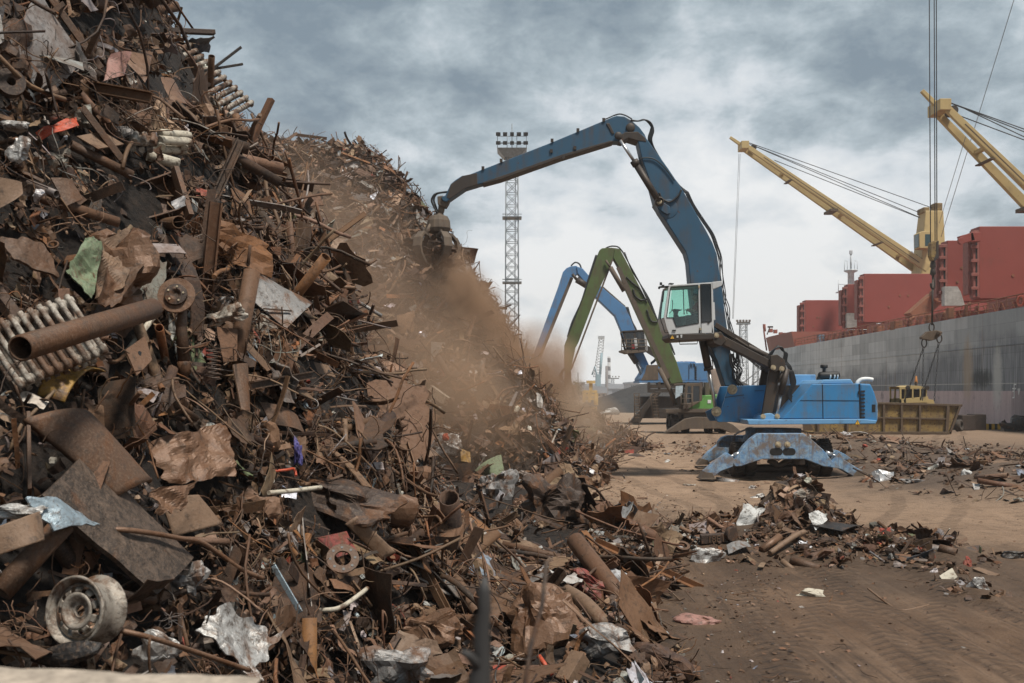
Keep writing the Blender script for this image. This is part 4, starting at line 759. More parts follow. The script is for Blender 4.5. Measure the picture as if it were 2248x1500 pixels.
# cast block with raised letters in the low rubble
h = hit(1640, 1185); A = W(1540, 1186, h.y - .1); B = W(1596, 1182, h.y - .1); q = MB(); q.bar(A + Vector((0, .1, .0)), B + Vector((0, .1, .0)), .16, .16); q.disc(B + Vector((.06, .08, .07)), (.5, -.85, 0), .13, .09, 22)
root = q.build('cast_block', S['dark'], bevel=.01)
def glyphs(mb, text, O, ux, uz, h, dep):      # plain block letters standing on a surface
    G = {'L': [(0, 0, 0, 1), (0, 0, .6, 0)], 'B': [(0, 0, 0, 1), (0, 1, .5, 1), (.5, 1, .5, .5), (0, .5, .5, .5), (.5, .5, .5, 0), (0, 0, .5, 0)], 'E': [(0, 0, 0, 1), (0, 1, .55, 1), (0, .5, .45, .5), (0, 0, .55, 0)], 'I': [(.25, 0, .25, 1)],
         'f': [(.2, -.2, .2, 1), (.2, 1, .5, 1.0), (-.05, .62, .45, .62), (.2, .38, -.02, .38), (.2, -.2, -.05, -.2)], 'v': [(0, .8, .3, 0), (.3, 0, .6, .8), (.12, .55, .48, .55), (.15, .8, .45, .8)],
         '8': [(0, 0, .5, 0), (0, .5, .5, .5), (0, 1, .5, 1), (0, 0, 0, 1), (.5, 0, .5, 1)], 'F': [(0, 0, 0, 1), (0, 1, .5, 1), (0, .5, .4, .5)], '1': [(.25, 0, .25, 1)], '0': [(0, 0, .5, 0), (0, 1, .5, 1), (0, 0, 0, 1), (.5, 0, .5, 1)], '-': [(0, .5, .4, .5)], '.': [(.1, 0, .2, 0)],
         'X': [(0, 0, .5, 1), (.5, 0, 0, 1)], '!': [(.0, .35, .0, 1), (.0, 0, .0, .14)]}
    x = 0; ux = Vector(ux).normalized(); uz = Vector(uz).normalized(); nn = ux.cross(uz)
    for ch in text:
        for a0, b0, a1, b1 in G.get(ch, []):
            p = Vector(O) + ux * (x + a0) * h + uz * b0 * h; p2 = Vector(O) + ux * (x + a1) * h + uz * b1 * h
            d = (p2 - p); d = d.normalized() if d.length > 1e-6 else ux; mb.bar(p - d * h * .06, p2 + d * h * .06, dep, h * .13, up=nn.cross(d))
        x += .8
    return mb
q = MB(); d = (B - A).normalized(); glyphs(q, 'IBEI', A + d * .12 + Vector((0, .015, -.05)), d, (0, 0, 1), .10, .02); q.build('raised_letters', S['tan'], root)
done(root, 'rusty cast block with raised letters in the low rubble', 'casting', [(1540, 1170), (1620, 1170), (1620, 1196), (1540, 1196)], h.y - .1, 'the cast block with letters')
# out of focus stakes and wall close to the camera
q = MB(); A = W(1064, 1268, 1.42); A = W(1064, 1268, 1.0); q.tube([A, W(1063, 1300, 1.0), W(1064, 1340, 1.0), W(1057, 1390, 1.0), W(1060, 1440, 1.0), W(1050, 1520, 1.0), W(1050, 4200, 1.0)], [.003, .007, .0066, .0092, .0085, .014, .022], 7); q.tube([W(1056, 1470, 1.0), W(1030, 1440, .99), W(1014, 1430, .98)], [.008, .005, .002], 6)
tag(q.build('steel_stake', plain('dark_blurred_steel', (.035, .033, .032), .6)), 'dark torn steel stake standing close to the camera', 'stake')
q = MB(); q.tube([W(1200, 1232, 1.6), W(1190, 1330, 1.58), W(1165, 1420, 1.55), W(1150, 1520, 1.52), W(1130, 3400, 1.5)], .0038, 6); tag(q.build('thin_rod', S['dark']), 'thin dark rod standing beside the torn steel stake', 'rod')
q = MB(); V = []; 
for i in range(41):
    for j in range(7): V.append((-1.75 + 1.36 * i / 40, 1.22 + .33 * j / 6, 2.465 + .010 * float(vn(i * .55, j * .9, 4)) + .006 * float(vn(i * 1.9, j * 2.1, 6)) - .012 * max(0, i - 30) / 10))
q.add(V, [(i * 7 + j, i * 7 + j + 1, (i + 1) * 7 + j + 1, (i + 1) * 7 + j) for i in range(40) for j in range(6)][::1], True)
q.bx(-1.75, -.39, 1.225, 1.545, -.1, 2.44); tag(q.build('concrete_wall', plain('rough_concrete', (.36, .30, .24), .9, var=.35, sc=40)), 'rough concrete wall top close to the camera under the heap', 'wall')
# ---------------------------------------------------------------- loose scrap over the heaps
def frames(n, pos, nrm, tilt, stick):
    """random axes: x along the piece, z near the surface normal"""
    z = nrm + rng.normal(size=(n, 3)) * tilt; z /= np.linalg.norm(z, axis=1, keepdims=True)
    a = rng.normal(size=(n, 3)); a[:, 2] -= .25; x = a - z * (a * z).sum(1, keepdims=True); x /= np.linalg.norm(x, axis=1, keepdims=True)
    x = x + nrm * rng.normal(size=(n, 1)) * stick; x /= np.linalg.norm(x, axis=1, keepdims=True)
    y = np.cross(z, x); y /= np.linalg.norm(y, axis=1, keepdims=True); z = np.cross(x, y); return np.stack([x, y, z], 2)
def sample(fn, box, n, ymin=0, minh=.1, dens=None, margin=260):
    out_ = np.zeros((0, 2))
    while len(out_) < n:
        X = rng.uniform(box[0], box[1], n * 3); Y = rng.uniform(box[2], box[3], n * 3); h = fn(X, Y)
        nn = surf_n(X, Y, fn); ar = 1 / np.clip(nn[:, 2], .25, 1) / 3.2
        P = np.stack([X, Y, h], 1); v = P - np.array([0, 0, HC]); dist = np.linalg.norm(v, axis=1); face = -(nn * v).sum(1) / dist
        px = CX + F * X / Y; py = HY - F * (h - HC) / Y
        ok = (rng.random(len(X)) < ar) & (h > minh) & (np.abs(px - 1124) < 1124 + margin) & (np.abs(py - 750) < 750 + margin) & (face > -.12)
        if dens is not None: ok &= rng.random(len(X)) < dens(X, Y, h)
        out_ = np.concatenate([out_, np.stack([X, Y], 1)[ok]])
    return out_[:n]
BATCH = {}
POOL = []   # candidates for single objects: (screen size, kind, template, position, axes, size, colour, colour name)
def scatter(heap, fn, box, kind, n, smin, smax, tilt, stick, off=(-.12, .06), minh=.1, dens=None, pw=2.0, single=False, lump=1.0, low=0, cboost=1.0):
    S2 = sample(fn, box, n, minh=minh, dens=dens); X, Y = S2[:, 0], S2[:, 1]; nn = surf_n(X, Y, fn)
    h = fn(X, Y); Z = h - low + lump * lumpz(X, Y) * np.clip(h / .8, .1, 1)
    if heap in ('mound', 'bank', 'yard'): Z = Z + ground_z(X, Y)
    size = smin + (smax - smin) * rng.random(n) ** pw
    if heap == 'front': size = size * np.clip(Y / 12.5, .46, 1.05)
    pos = np.stack([X, Y, Z], 1) + nn * (rng.uniform(off[0], off[1], (n, 1)) + np.minimum(.10, size[:, None] * .06))
    px = CX + F * pos[:, 0] / pos[:, 1]; py = HY - F * (pos[:, 2] - HC) / pos[:, 1]
    inside = (px > 0) & (px < 2248) & (py > 0) & (py < 1500); A = frames(n, pos, nn, tilt, stick); hide = np.zeros(n, bool)
    wy = {'sheet': .3, 'lump': .3, 'ring': .4, 'chip': .25, 'lumplow': .3, 'tangle': .3}.get(kind, .04)
    for fx, fy in ((0, 0), (-.48, 0), (.48, 0), (-.24, 0), (.24, 0), (-.35, wy), (.35, wy), (.35, -wy), (-.35, -wy), (0, wy), (0, -wy)):      # nothing lies across the pieces placed one by one
        p2 = pos + A[:, :, 0] * (size * fx)[:, None] + A[:, :, 1] * (size * fy)[:, None]; yy = np.maximum(p2[:, 1], .5)
        i = np.clip(((HY - F * (p2[:, 2] - HC) / yy) / 8).astype(int), 0, 189); j = np.clip(((CX + F * p2[:, 0] / yy) / 8).astype(int), 0, 281); mk = MASK[i, j]
        hide |= (mk > 0) & (p2[:, 1] < mk + .12)
    hide &= rng.random(n) < .97
    col, cn = pick_cols(kind, n); col[:, :3] *= cboost; tp = rng.integers(0, len(TPL[kind]), n)
    if single:
        ss = size * F / pos[:, 1]
        vis = inside & ~hide
        for k in np.nonzero(vis)[0]: POOL.append((ss[k], kind, tp[k], pos[k], A[k], size[k], col[k], cn[k], px[k], py[k], heap))
        keep = ~hide & ~vis
    else: keep = ~hide
    BATCH.setdefault(heap, []).append((kind, tp[keep], pos[keep], A[keep], size[keep], col[keep]))
def flush(heap, label, name='loose_scrap'):
    Vs, Ls, Cs, Ss, Ks = [], [], [], [], []; base = 0
    for kind, tp, pos, A, size, col in BATCH.pop(heap):
        for ti in range(len(TPL[kind])):
            k = np.nonzero(tp == ti)[0]
            if not len(k): continue
            V, lo, ct, sm = TPL[kind][ti]; n = len(V); st = rng.uniform(.8, 1.25, (len(k), 1, 3))
            P = np.einsum('kij,knj->kni', A[k], V[None] * size[k][:, None, None] * st) + pos[k][:, None, :]
            Vs.append(P.reshape(-1, 3)); Ls.append((lo[None] + base + np.arange(len(k))[:, None] * n).ravel()); Cs.append(np.tile(ct, len(k))); Ss.append(np.tile(sm, len(k))); Ks.append(np.repeat(col[k], n, 0)); base += n * len(k)
    o = np_obj(name, np.concatenate(Vs), np.concatenate(Ls), np.concatenate(Cs), M['scrap'], np.concatenate(Ss), np.concatenate(Ks))
    return tag(o, label, 'loose scrap', None, 'stuff')
FB = (-13, 3.4, 3.0, 31); HF = lambda X, Y, h: np.clip((9.5 / np.maximum(Y, 5)) ** 1.1, .12, 1)
HI = lambda X, Y, h: np.clip(h / .9, .15, 1) * HF(X, Y, h)
LO = lambda X, Y, h: np.clip(1.2 - h / 3, .35, 1) * HF(X, Y, h)
for kind, n, a, b_, ti, st, of in (('rod', 2300, .4, 2.1, .5, .16, (-.06, .24)), ('wire', 3600, .12, .8, .6, .2, (-.04, .20)), ('pipe', 330, .4, 1.7, .4, .14, (-.08, .12)), ('strip', 1000, .3, 1.4, .6, .16, (-.06, .12)), ('beam', 480, .4, 1.9, .5, .14, (-.08, .12)),
                               ('sheet', 1600, .25, 1.15, .45, .12, (-.08, .20)), ('lump', 620, .2, .75, .5, .1, (-.10, .08)), ('tangle', 800, .2, .8, .6, .2, (-.05, .14)), ('ring', 110, .1, .34, .6, .1, (0, .12)), ('spring', 60, .25, .5, .6, .1, (0, .12))):
    scatter('front', heap_front, FB, kind, n, a, b_, ti, st, of, dens=HI if kind not in ('lump', 'sheet') else HF, single=kind in ('pipe', 'beam', 'sheet', 'lump', 'ring', 'strip', 'rod', 'spring'))
scatter('front', heap_front, FB, 'chip', 16000, .04, .26, .7, .3, (-.08, .08), .04, HF, 1.8)
scatter('front', heap_front, FB, 'sheet', 1700, .10, .35, .6, .2, (-.10, .08), .05, HF, 1.6)
scatter('front', heap_front, FB, 'strip', 4200, .12, .55, .7, .25, (-.10, .10), .05, HF, 1.6)
scatter('front', heap_front, FB, 'rod', 6200, .15, .9, .7, .25, (-.08, .10), .05, HF, 1.6)
scatter('front', heap_front, FB, 'lumplow', 3600, .06, .26, .7, .2, (-.10, .06), .05, LO, 1.6)
RB = (-26, 7, 29, 70)
for kind, n, a, b_, of in (('rod', 5200, .3, 1.9, (-.08, .22)), ('wire', 4200, .2, 1.0, (0, .22)), ('pipe', 150, .4, 1.5, (-.1, .12)), ('strip', 5000, .25, 1.2, (-.1, .16)), ('beam', 380, .4, 1.7, (-.1, .16)), ('sheet', 4000, .18, .8, (-.1, .12)), ('lumplow', 2600, .15, .6, (-.12, .1)), ('chip', 14000, .08, .34, (-.08, .1))):
    scatter('rear', heap_rear, RB, kind, n, a, b_, .6, .22, of, .06, None, 2.2, False, 1.0, .06, 1.25)
MBX = (1.5, 10, 12.4, 23); LM = lambda X, Y, h: np.clip(h / .35, .1, 1)
for kind, n, a, b_ in (('rod', 330, .15, .8), ('strip', 420, .12, .6), ('sheet', 520, .10, .45), ('lump', 130, .10, .40), ('lumplow', 900, .05, .2), ('chip', 3000, .04, .16), ('wire', 190, .08, .3), ('pipe', 46, .2, .6), ('beam', 60, .2, .7), ('ring', 34, .08, .22)):
    scatter('mound', mound, MBX, kind, n, a, b_, .5, .18, (-.03, .04), .05, LM, 1.7, kind in ('pipe', 'beam', 'ring', 'lump'), .3, .02)
BB = (6, 27, 21, 50)
for kind, n, a, b_ in (('rod', 420, .3, 1.6), ('strip', 300, .2, 1.1), ('sheet', 190, .2, .8), ('lumplow', 420, .1, .5), ('chip', 1500, .06, .26), ('pipe', 20, .3, 1.2)):
    scatter('bank', bank, BB, kind, n, a, b_, .4, .1, (-.03, .05), .16, LM, 1.7, False, .3, .04)
# litter on the bare dirt
flat = lambda X, Y: np.zeros_like(X) + .0
YD = lambda X, Y, h: np.clip(.05 + .95 * np.exp(-((np.abs(X - np.interp(Y, [5, 10, 13, 15, 18, 22, 30], [.5, 2.6, 2.7, 3.9, 4.4, 4.0, 3.0]))) / .75) ** 2) + .10 * (Y < 16) , 0, 1) * np.clip(14 / Y, .12, 1)
scatter('yard', flat, (0, 12, 7.5, 33), 'chip', 1700, .015, .08, .25, .05, (0, .015), -1, YD, 2, False, 0)
scatter('yard', flat, (0, 12, 7.5, 33), 'lumplow', 900, .012, .055, .4, .1, (0, .01), -1, YD, 2, False, 0)
scatter('yard', flat, (0, 12, 7.5, 33), 'rod', 200, .06, .4, .2, .02, (0, .02), -1, YD, 2, False, 0)
YF = lambda X, Y, h: np.clip(.12 + np.exp(-((Y - 50) / 5) ** 2) * (X > 1) + .5 * np.exp(-((X - 9.5) / 1.8) ** 2 - ((Y - 39) / 5) ** 2), 0, 1)
scatter('yard', flat, (2, 26, 26, 64), 'chip', 1300, .06, .3, .3, .08, (0, .03), -1, YF, 2, False, 0)
scatter('yard', flat, (2, 26, 26, 64), 'rod', 260, .2, 1.0, .2, .03, (0, .03), -1, YF, 2, False, 0)
scatter('yard', flat, (2, 26, 26, 64), 'lumplow', 420, .06, .35, .3, .08, (0, .03), -1, YF, 2, False, 0)

# the largest loose pieces as things of their own
QUOTA = {'pipe': 75, 'beam': 85, 'sheet': 150, 'lump': 85, 'ring': 36, 'strip': 85, 'rod': 95, 'spring': 14}
NAMES = {'pipe': ('scrap_pipe', 'pipe'), 'beam': ('scrap_beam', 'beam'), 'sheet': ('scrap_sheet', 'sheet'), 'lump': ('crushed_scrap', 'crumpled metal'), 'ring': ('metal_ring', 'ring'), 'strip': ('scrap_strip', 'strip'), 'rod': ('scrap_rod', 'rod'), 'spring': ('coil_spring', 'spring')}
CW = {'brown': 'rusty brown', 'dark': 'dark rusty', 'mud': 'mud brown', 'tan': 'light tan', 'orange': 'orange rusty', 'grey': 'grey', 'white': 'off white', 'silver': 'silvery', 'blue': 'pale blue', 'red': 'faded red', 'green': 'dull green', 'yellow': 'dull yellow', 'black': 'black'}
KW = {'pipe': 'pipe', 'beam': 'steel beam', 'sheet': 'bent sheet', 'lump': 'crumpled lump', 'ring': 'metal ring', 'strip': 'metal strip', 'rod': 'thin rod', 'spring': 'coil spring'}
POOL.sort(key=lambda e: -e[0]); took = {}; LEFT = {}; MESH = {}
LAB = {}; OBJS = []
for e in POOL:
    ss, kind, tpi, pos, A, size, col, cn, px, py, heap = e
    if took.get(kind, 0) >= QUOTA[kind]: LEFT.setdefault((heap, kind), []).append(e); continue
    took[kind] = took.get(kind, 0) + 1
    if (kind, tpi) not in MESH:
        V, lo, ct, sm = TPL[kind][tpi]; o0 = np_obj(NAMES[kind][0], V, lo, ct, M['scrap'], sm, np.tile([1, 1, 1, .0], (len(V), 1))); MESH[(kind, tpi)] = o0; o = o0
    else: o = MESH[(kind, tpi)].copy(); C.objects.link(o)
    sv = [size * rnd.uniform(.85, 1.2) for _ in range(3)]
    mw = Matrix.Identity(4)
    for a in range(3):
        for b2 in range(3): mw[a][b2] = float(A[a][b2] * sv[b2])
        mw[a][3] = float(pos[a])
    o.matrix_world = mw; o.color = (*[float(v) for v in col[:3]], 1)
    an = sorted(ANCH, key=lambda q_: (q_[0] - px) ** 2 + (q_[1] - py) ** 2); q0 = an[0]
    dx, dy = px - q0[0], py - q0[1]; rel = ('above' if dy < 0 else 'below') if abs(dy) > abs(dx) * 1.2 else 'beside'
    lean = abs(float(A[2][0])); ori = 'flat lying' if lean < .25 else ('tilted' if lean < .65 else 'steeply slanting')
    sz = 'large' if ss > 150 else ('mid sized' if ss > 95 else 'small')
    if kind in ('ring', 'lump'): ori = ''
    lab = ' '.join(f'{sz} {ori} {CW[cn]} {KW[kind]} {rel} {q0[2]}'.split()); OBJS.append((o, kind, lab, q0, [a_[2] for a_ in an[1:7]], heap)); LAB[lab] = LAB.get(lab, 0) + 1
USED = set()
for o, kind, lab, q0, more, heap in OBJS:
    if LAB[lab] > 1 or lab in USED:
        for alt in [lab + ' towards ' + m_ for m_ in more]:
            if len(alt.split()) <= 16 and alt not in USED: lab = alt; break
    USED.add(lab)
    tag(o, lab, NAMES[kind][1], 'loose ' + {'pipe': 'pipes', 'beam': 'beams', 'sheet': 'sheets', 'lump': 'crumpled lumps', 'ring': 'rings', 'strip': 'strips', 'rod': 'rods', 'spring': 'springs'}[kind] + ' in the scrap')
for (heap, kind), es in LEFT.items():
    BATCH[heap].append((kind, np.array([e[2] for e in es]), np.array([e[3] for e in es]), np.array([e[4] for e in es]), np.array([e[5] for e in es]), np.array([e[6] for e in es])))
flush('front', 'countless loose pieces of rusty scrap covering the tall front heap')
flush('rear', 'countless dusty pieces of scrap covering the heap behind the grab')
flush('mound', 'small bits of scrap covering the small mound on the dirt')
flush('bank', 'scattered scrap on the dark dirt bank by the skip')
flush('yard', 'small litter and chips scattered over the dirt yard', 'scrap_litter')
# ---------------------------------------------------------------- the blue material handler
z1 = lambda x, y: (1500 + x / 3, 580 + y / 3)
z2 = lambda x, y: (900 + x / 2.997, 230 + y / 2.999)
z3 = lambda x, y: (1150 + x / 3.334, 530 + y / 3.333)
z4 = lambda x, y: (1430 + x / 8.82, 600 + y / 8.82)
def XZ(pts, Y, zf=None):
    o = []
    for p in pts: q_ = zf(*p) if zf else p; v = W(q_[0], q_[1], Y); o.append((v.x, v.z))
    return o
def P3(x, y, Y, zf): q_ = zf(x, y); return W(q_[0], q_[1], Y)
def spline(P, n=6):
    P = [Vector(p) for p in P]; o = []
    for i in range(len(P) - 1):
        a, b_, c_, d = P[max(i - 1, 0)], P[i], P[i + 1], P[min(i + 2, len(P) - 1)]
        for k in range(n): t_ = k / n; o.append(.5 * ((2 * b_) + (c_ - a) * t_ + (2 * a - 5 * b_ + 4 * c_ - d) * t_ ** 2 + (3 * b_ - a - 3 * c_ + d) * t_ ** 3))
    return o + [P[-1]]
YN, YF_ = 33.0, 36.6; YB = 34.85      # near side, far side, boom plane
BW = .36                              # boom half width
mh = thing('material_handler', 'blue material handler with a raised white cab, standing on splayed stabilisers', 'material handler', (W(1727, 1040, 34.8).x, 34.8, 0))
# undercarriage
q = MB(); q.prism(XZ([(500, 1116), (790, 1116), (840, 1150), (922, 1222), (988, 1306), (968, 1336), (930, 1334), (800, 1284), (520, 1284), (385, 1330), (345, 1334), (326, 1312), (398, 1205), (448, 1152)], 32.6, z1), 32.6, 33.0)
ub = q.build('outrigger_beam', M['wornblue'], mh, bevel=.02)
q = MB(); q.prism([(x, z + .0) for x, z in XZ([(470, 1165), (760, 1165), (860, 1195), (900, 1235), (890, 1262), (800, 1255), (520, 1255), (400, 1250), (400, 1215), (430, 1180)], 32.6, z1)], 36.6, 37.0); q.build('outrigger_beam', M['wornblue'], mh, bevel=.02)
q = MB()
for cx in (625, 686): v = P3(cx, 1189, 32.6, z1); q = MB(); q.lathe([(.0, .07), (.045, .07), (.05, .05), (.06, .05), (.06, .03), (.095, .03), (.1, 0), (0, 0)], v, (0, -1, 0), 20, smooth=False); q.build('beam_pin', M['pin'], ub)
q = MB()
for cx in (612, 697):
    a = P3(cx, 1236, 32.6, z1); pts = [(a.x + .17 * math.copysign(1, math.cos(t_)) * .55 + .12 * math.cos(t_), a.z + .12 * math.sin(t_)) for t_ in np.linspace(0, 2 * math.pi, 17)[:-1]]; q = MB(); q.prism(pts, 32.594, 32.61); q.build('beam_opening', M['black'], ub)
q = MB(); q.bx(P3(560, 0, 33, z1).x, P3(800, 0, 33, z1).x, 33.0, 36.6, .62, 1.02); q.bx(P3(520, 0, 33, z1).x, P3(790, 0, 33, z1).x, 33.02, 36.58, 1.0, 1.16); q.build('chassis', M['wornblue'], mh, bevel=.02)
q = MB(); q.tube(spline([P3(560, 1290, 33.6, z1), P3(600, 1310, 33.6, z1), P3(630, 1328, 33.6, z1), P3(665, 1308, 33.6, z1), P3(715, 1290, 33.6, z1)]), .1, 10); q.bx(P3(720, 0, 33.6, z1).x, P3(790, 0, 33.6, z1).x, 33.4, 33.9, .42, .66); q.tube([P3(380, 1345, 33.9, z1), P3(900, 1345, 33.9, z1)], .14, 12); q.build('axle', M['grease'], mh); q = MB(); q.tube([P3(430, 1345, 36.0, z1), P3(900, 1345, 36.0, z1)], .14, 12); q.build('axle', M['grease'], mh)
def wheel(parent, c, r, w_):
    q = MB(); q.lathe([(r * .55, -w_ * .45), (r * .8, -w_ / 2), (r * .96, -w_ * .46), (r, -w_ * .35), (r, w_ * .35), (r * .96, w_ * .46), (r * .8, w_ / 2), (r * .55, w_ * .45)], c, (1, 0, 0), 36)
    for k in range(22):
        t_ = 2 * math.pi * k / 22; d = Vector((0, math.cos(t_), math.sin(t_)))
        for s in (-1, 1): q.bar(Vector(c) + d * (r + .008) + Vector((s * w_ * .44, 0, 0)), Vector(c) + Vector((0, math.cos(t_ + .16), math.sin(t_ + .16))) * (r + .008), .055, .035, up=d)
    o = q.build('wheel', M['tyre'], parent); q = MB(); q.lathe([(0, -.05), (r * .2, -.05), (r * .3, -.1), (r * .5, -.12), (r * .57, -.16), (r * .57, .16), (r * .5, .12), (r * .3, .1), (r * .2, .05), (0, .05)], c, (1, 0, 0), 24); q.build('rim', M['grease'], o)
for cx, cy in ((352, 34.0), (428, 34.0), (838, 34.0), (925, 34.0)): wheel(mh, (P3(cx, 0, cy, z1).x, cy, .57), .57, .36)
for cx, cy in ((310, 37.9), (395, 37.9), (838, 36.2), (925, 36.2)): wheel(mh, (P3(cx, 0, cy, z1).x, cy, .57), .57, .36)
def outrigger(pts, padpts, cyl, Yn, th=.42):
    q = MB(); q.prism(XZ(pts, Yn, z1), Yn, Yn + th); leg = q.build('stabiliser_leg', M['wornblue'], mh, bevel=.015)
    a = XZ(padpts, Yn, z1); x0, x1 = min(p[0] for p in a), max(p[0] for p in a); q = MB()
    q.prism([(p[0], max(p[1], .0)) for p in a], Yn - .06, Yn + th + .06); q.bx(x0, x1, Yn - .14, Yn + th + .14, .0, .045); q.build('foot', M['dusty'], leg, bevel=.01)
    q = MB(); A, B = P3(*cyl[0], Yn + th / 2, z1), P3(*cyl[1], Yn + th / 2, z1); q.tube([A, A.lerp(B, .55)], .075, 12); q.tube([A.lerp(B, .5), B], .045, 12); q.build('stabiliser_cylinder', M['chrome'], leg)
outrigger([(292, 1243), (318, 1262), (345, 1300), (325, 1335), (250, 1362), (196, 1405), (130, 1400), (140, 1365), (205, 1308)], [(140, 1368), (190, 1375), (212, 1418), (107, 1414)], [(375, 1245), (300, 1272)], 32.62)
outrigger([(1030, 1243), (1062, 1290), (1150, 1345), (1205, 1375), (1215, 1405), (1115, 1395), (1040, 1350), (958, 1336), (985, 1300)], [(1150, 1352), (1200, 1370), (1238, 1424), (1100, 1420), (1122, 1388)], [(935, 1240), (1015, 1268)], 32.62)
outrigger([(235, 1186), (290, 1196), (320, 1215), (320, 1240), (275, 1248), (225, 1275), (178, 1305), (125, 1310), (126, 1288), (170, 1238)], [(122, 1282), (160, 1290), (180, 1322), (92, 1320)], [(330, 1195), (262, 1205)], 37.3)
outrigger([(1010, 1225), (1062, 1250), (1120, 1290), (1160, 1318), (1080, 1310), (1000, 1275), (980, 1250)], [(1100, 1290), (1130, 1292), (1168, 1322), (1080, 1322)], [(920, 1215), (1000, 1238)], 37.3)
q = MB(); q.tube([P3(335, 1128, 36.4, z1), P3(360, 1110, 36.4, z1), P3(440, 1080, 36.3, z1)], .035, 8); q.bar(P3(420, 1082, 36.3, z1), P3(455, 1078, 36.3, z1), .1, .07); q.build('hydraulic_pipe', M['white'], mh)
c_ = P3(592, 1060, YB, z1); q = MB(); q.lathe([(0, 0), (1.02, 0), (1.02, .18), (.95, .2), (.95, .42), (0, .42)], (c_.x, YB, 1.16), (0, 0, 1), 40); q.build('slewing_ring', M['wornblue'], mh)
# upper carriage
q = MB(); q.prism(XZ([(420, 1025), (1165, 1020), (1276, 1030), (1268, 1052), (432, 1058)], YN - .06, z1), YN - .06, YF_ + .06); q.build('deck', M['lightblue'], mh, bevel=.02)
pl = XZ([(300, 805), (545, 796), (548, 1024), (420, 1040), (228, 1041), (213, 1018), (198, 978), (255, 950)], YB - .75, z1)
q = MB(); q.prism(pl, YB - .75, YB - .62); q.prism(pl, YB + .62, YB + .75); q.bx(P3(330, 0, YB, z1).x, P3(545, 0, YB, z1).x, YB - .62, YB + .62, P3(0, 1030, YB, z1).z, P3(0, 960, YB, z1).z); fm = q.build('boom_mount', M['blue'], mh, bevel=.02)
q = MB()
for cx, cy in ((322, 826), (217, 971)): v = P3(cx, cy, YB - .75, z1); q = MB(); q.lathe([(0, .10), (.06, .10), (.07, .085), (.09, .085), (.09, .06), (.15, .06), (.17, .05), (.17, 0), (0, 0)], v, (0, -1, 0), 24, smooth=False); q.build('pivot_pin', M['pin'], fm)
q = MB(); q.bar(P3(275, 878, YB - .76, z1), P3(400, 862, YB - .76, z1), .03, .03); q.bar(P3(470, 835, YB - .76, z1), P3(530, 833, YB - .76, z1), .02, .02); q.build('weld_seam', M['boomblue'], fm)
q = MB(); q.prism(XZ([(548, 800), (850, 800), (850, 1020), (548, 1020)], YB + .8, z1), YB - .55, YF_); q.build('machinery_bay', M['grease'], mh)
q = MB(); q.prism(XZ([(655, 1019), (850, 791), (1161, 786), (1167, 1018)], YN, z1), YN, YF_); eh = q.build('engine_housing', M['blue'], mh, bevel=.025)
q = MB(); q.prism(XZ([(1163, 786), (1236, 790), (1262, 850), (1279, 915), (1281, 1030), (1270, 1053), (1170, 1056), (1168, 900)], YN, z1), YN, YF_); cw = q.build('counterweight', M['blue'], mh, bevel=.05)
q = MB(); q.prism(XZ([(1240, 800), (1270, 870), (1285, 920), (1287, 1025), (1262, 1048), (1240, 1050), (1235, 900)], YN - .02, z1), YN + .03, YF_ - .03); q.build('bumper_plate', M['wornblue'], cw, bevel=.03)
q = MB(); q.bar(P3(1252, 925, YN + .02, z1), P3(1252, 975, YN + .02, z1), .05, .12, up=(1, 0, 0)); q.build('tail_lamp', M['black'], cw)
q = MB()
for k in range(8): y_ = 838 + k * 24.5; q.bar(P3(1170, y_, YN - .012, z1), P3(1196, y_ - 1, YN - .012, z1), .03, .05)
q.build('louvre', M['dark'], cw)
q = MB(); q.bar(P3(917, 793, YN - .006, z1), P3(921, 1018, YN - .006, z1), .014, .02, up=(1, 0, 0)); q.bar(P3(1159, 790, YN - .006, z1), P3(1166, 1018, YN - .006, z1), .016, .034, up=(1, 0, 0)); q.bar(P3(770, 897, YN - .006, z1), P3(1160, 899, YN - .006, z1), .012, .012); q.build('door_gap', M['black'], eh)
q = MB(); q.bar(P3(1157, 838, YN - .02, z1), P3(1157, 858, YN - .02, z1), .04, .05, up=(1, 0, 0)); q.build('door_latch', M['black'], eh)
q = MB(); q.prism(XZ([(896, 790), (926, 761), (1104, 758), (1122, 787)], YN + .15, z1), YN + .15, YF_ - .3); q.bx(P3(690, 0, YF_ - .6, z1).x, P3(856, 0, YF_ - .6, z1).x, YF_ - .9, YF_ - .1, P3(0, 800, YF_ - .6, z1).z, P3(0, 728, YF_ - .6, z1).z); q.build('engine_hood', M['lightblue'], mh, bevel=.03)
q = MB(); v0, v1 = P3(890, 735, YN + 1.2, z1), P3(1028, 731, YN + 1.2, z1); ax = (v1 - v0).normalized(); L = (v1 - v0).length
q.lathe([(0, 0), (.08, 0), (.115, .03), (.13, .06), (.13, L - .06), (.115, L - .03), (.08, L), (0, L)], v0, ax, 28); q.lathe([(.055, 0), (.055, .13), (.11, .14), (.125, .16), (.125, .24), (.10, .26), (0, .26)], P3(927, 712, YN + 1.2, z1), (0, 0, 1), 24); q.tube([P3(905, 735, YN + 1.2, z1), P3(895, 755, YN + 1.2, z1), P3(893, 790, YN + 1.2, z1)], .09, 12); q.bar(P3(960, 745, YN + 1.2, z1), P3(960, 790, YN + 1.2, z1), .1, .5, up=(1, 0, 0)); air = q.build('air_filter', M['dark'], mh)
q = MB()
for k in (958, 985, 1005): v = P3(k, 733, YN + 1.2, z1); q.lathe([(.131, 0), (.134, .0), (.134, .05), (.131, .05)], v, ax, 28, a0=2.2, a1=4.0)
q.build('filter_label', M['white'], air)
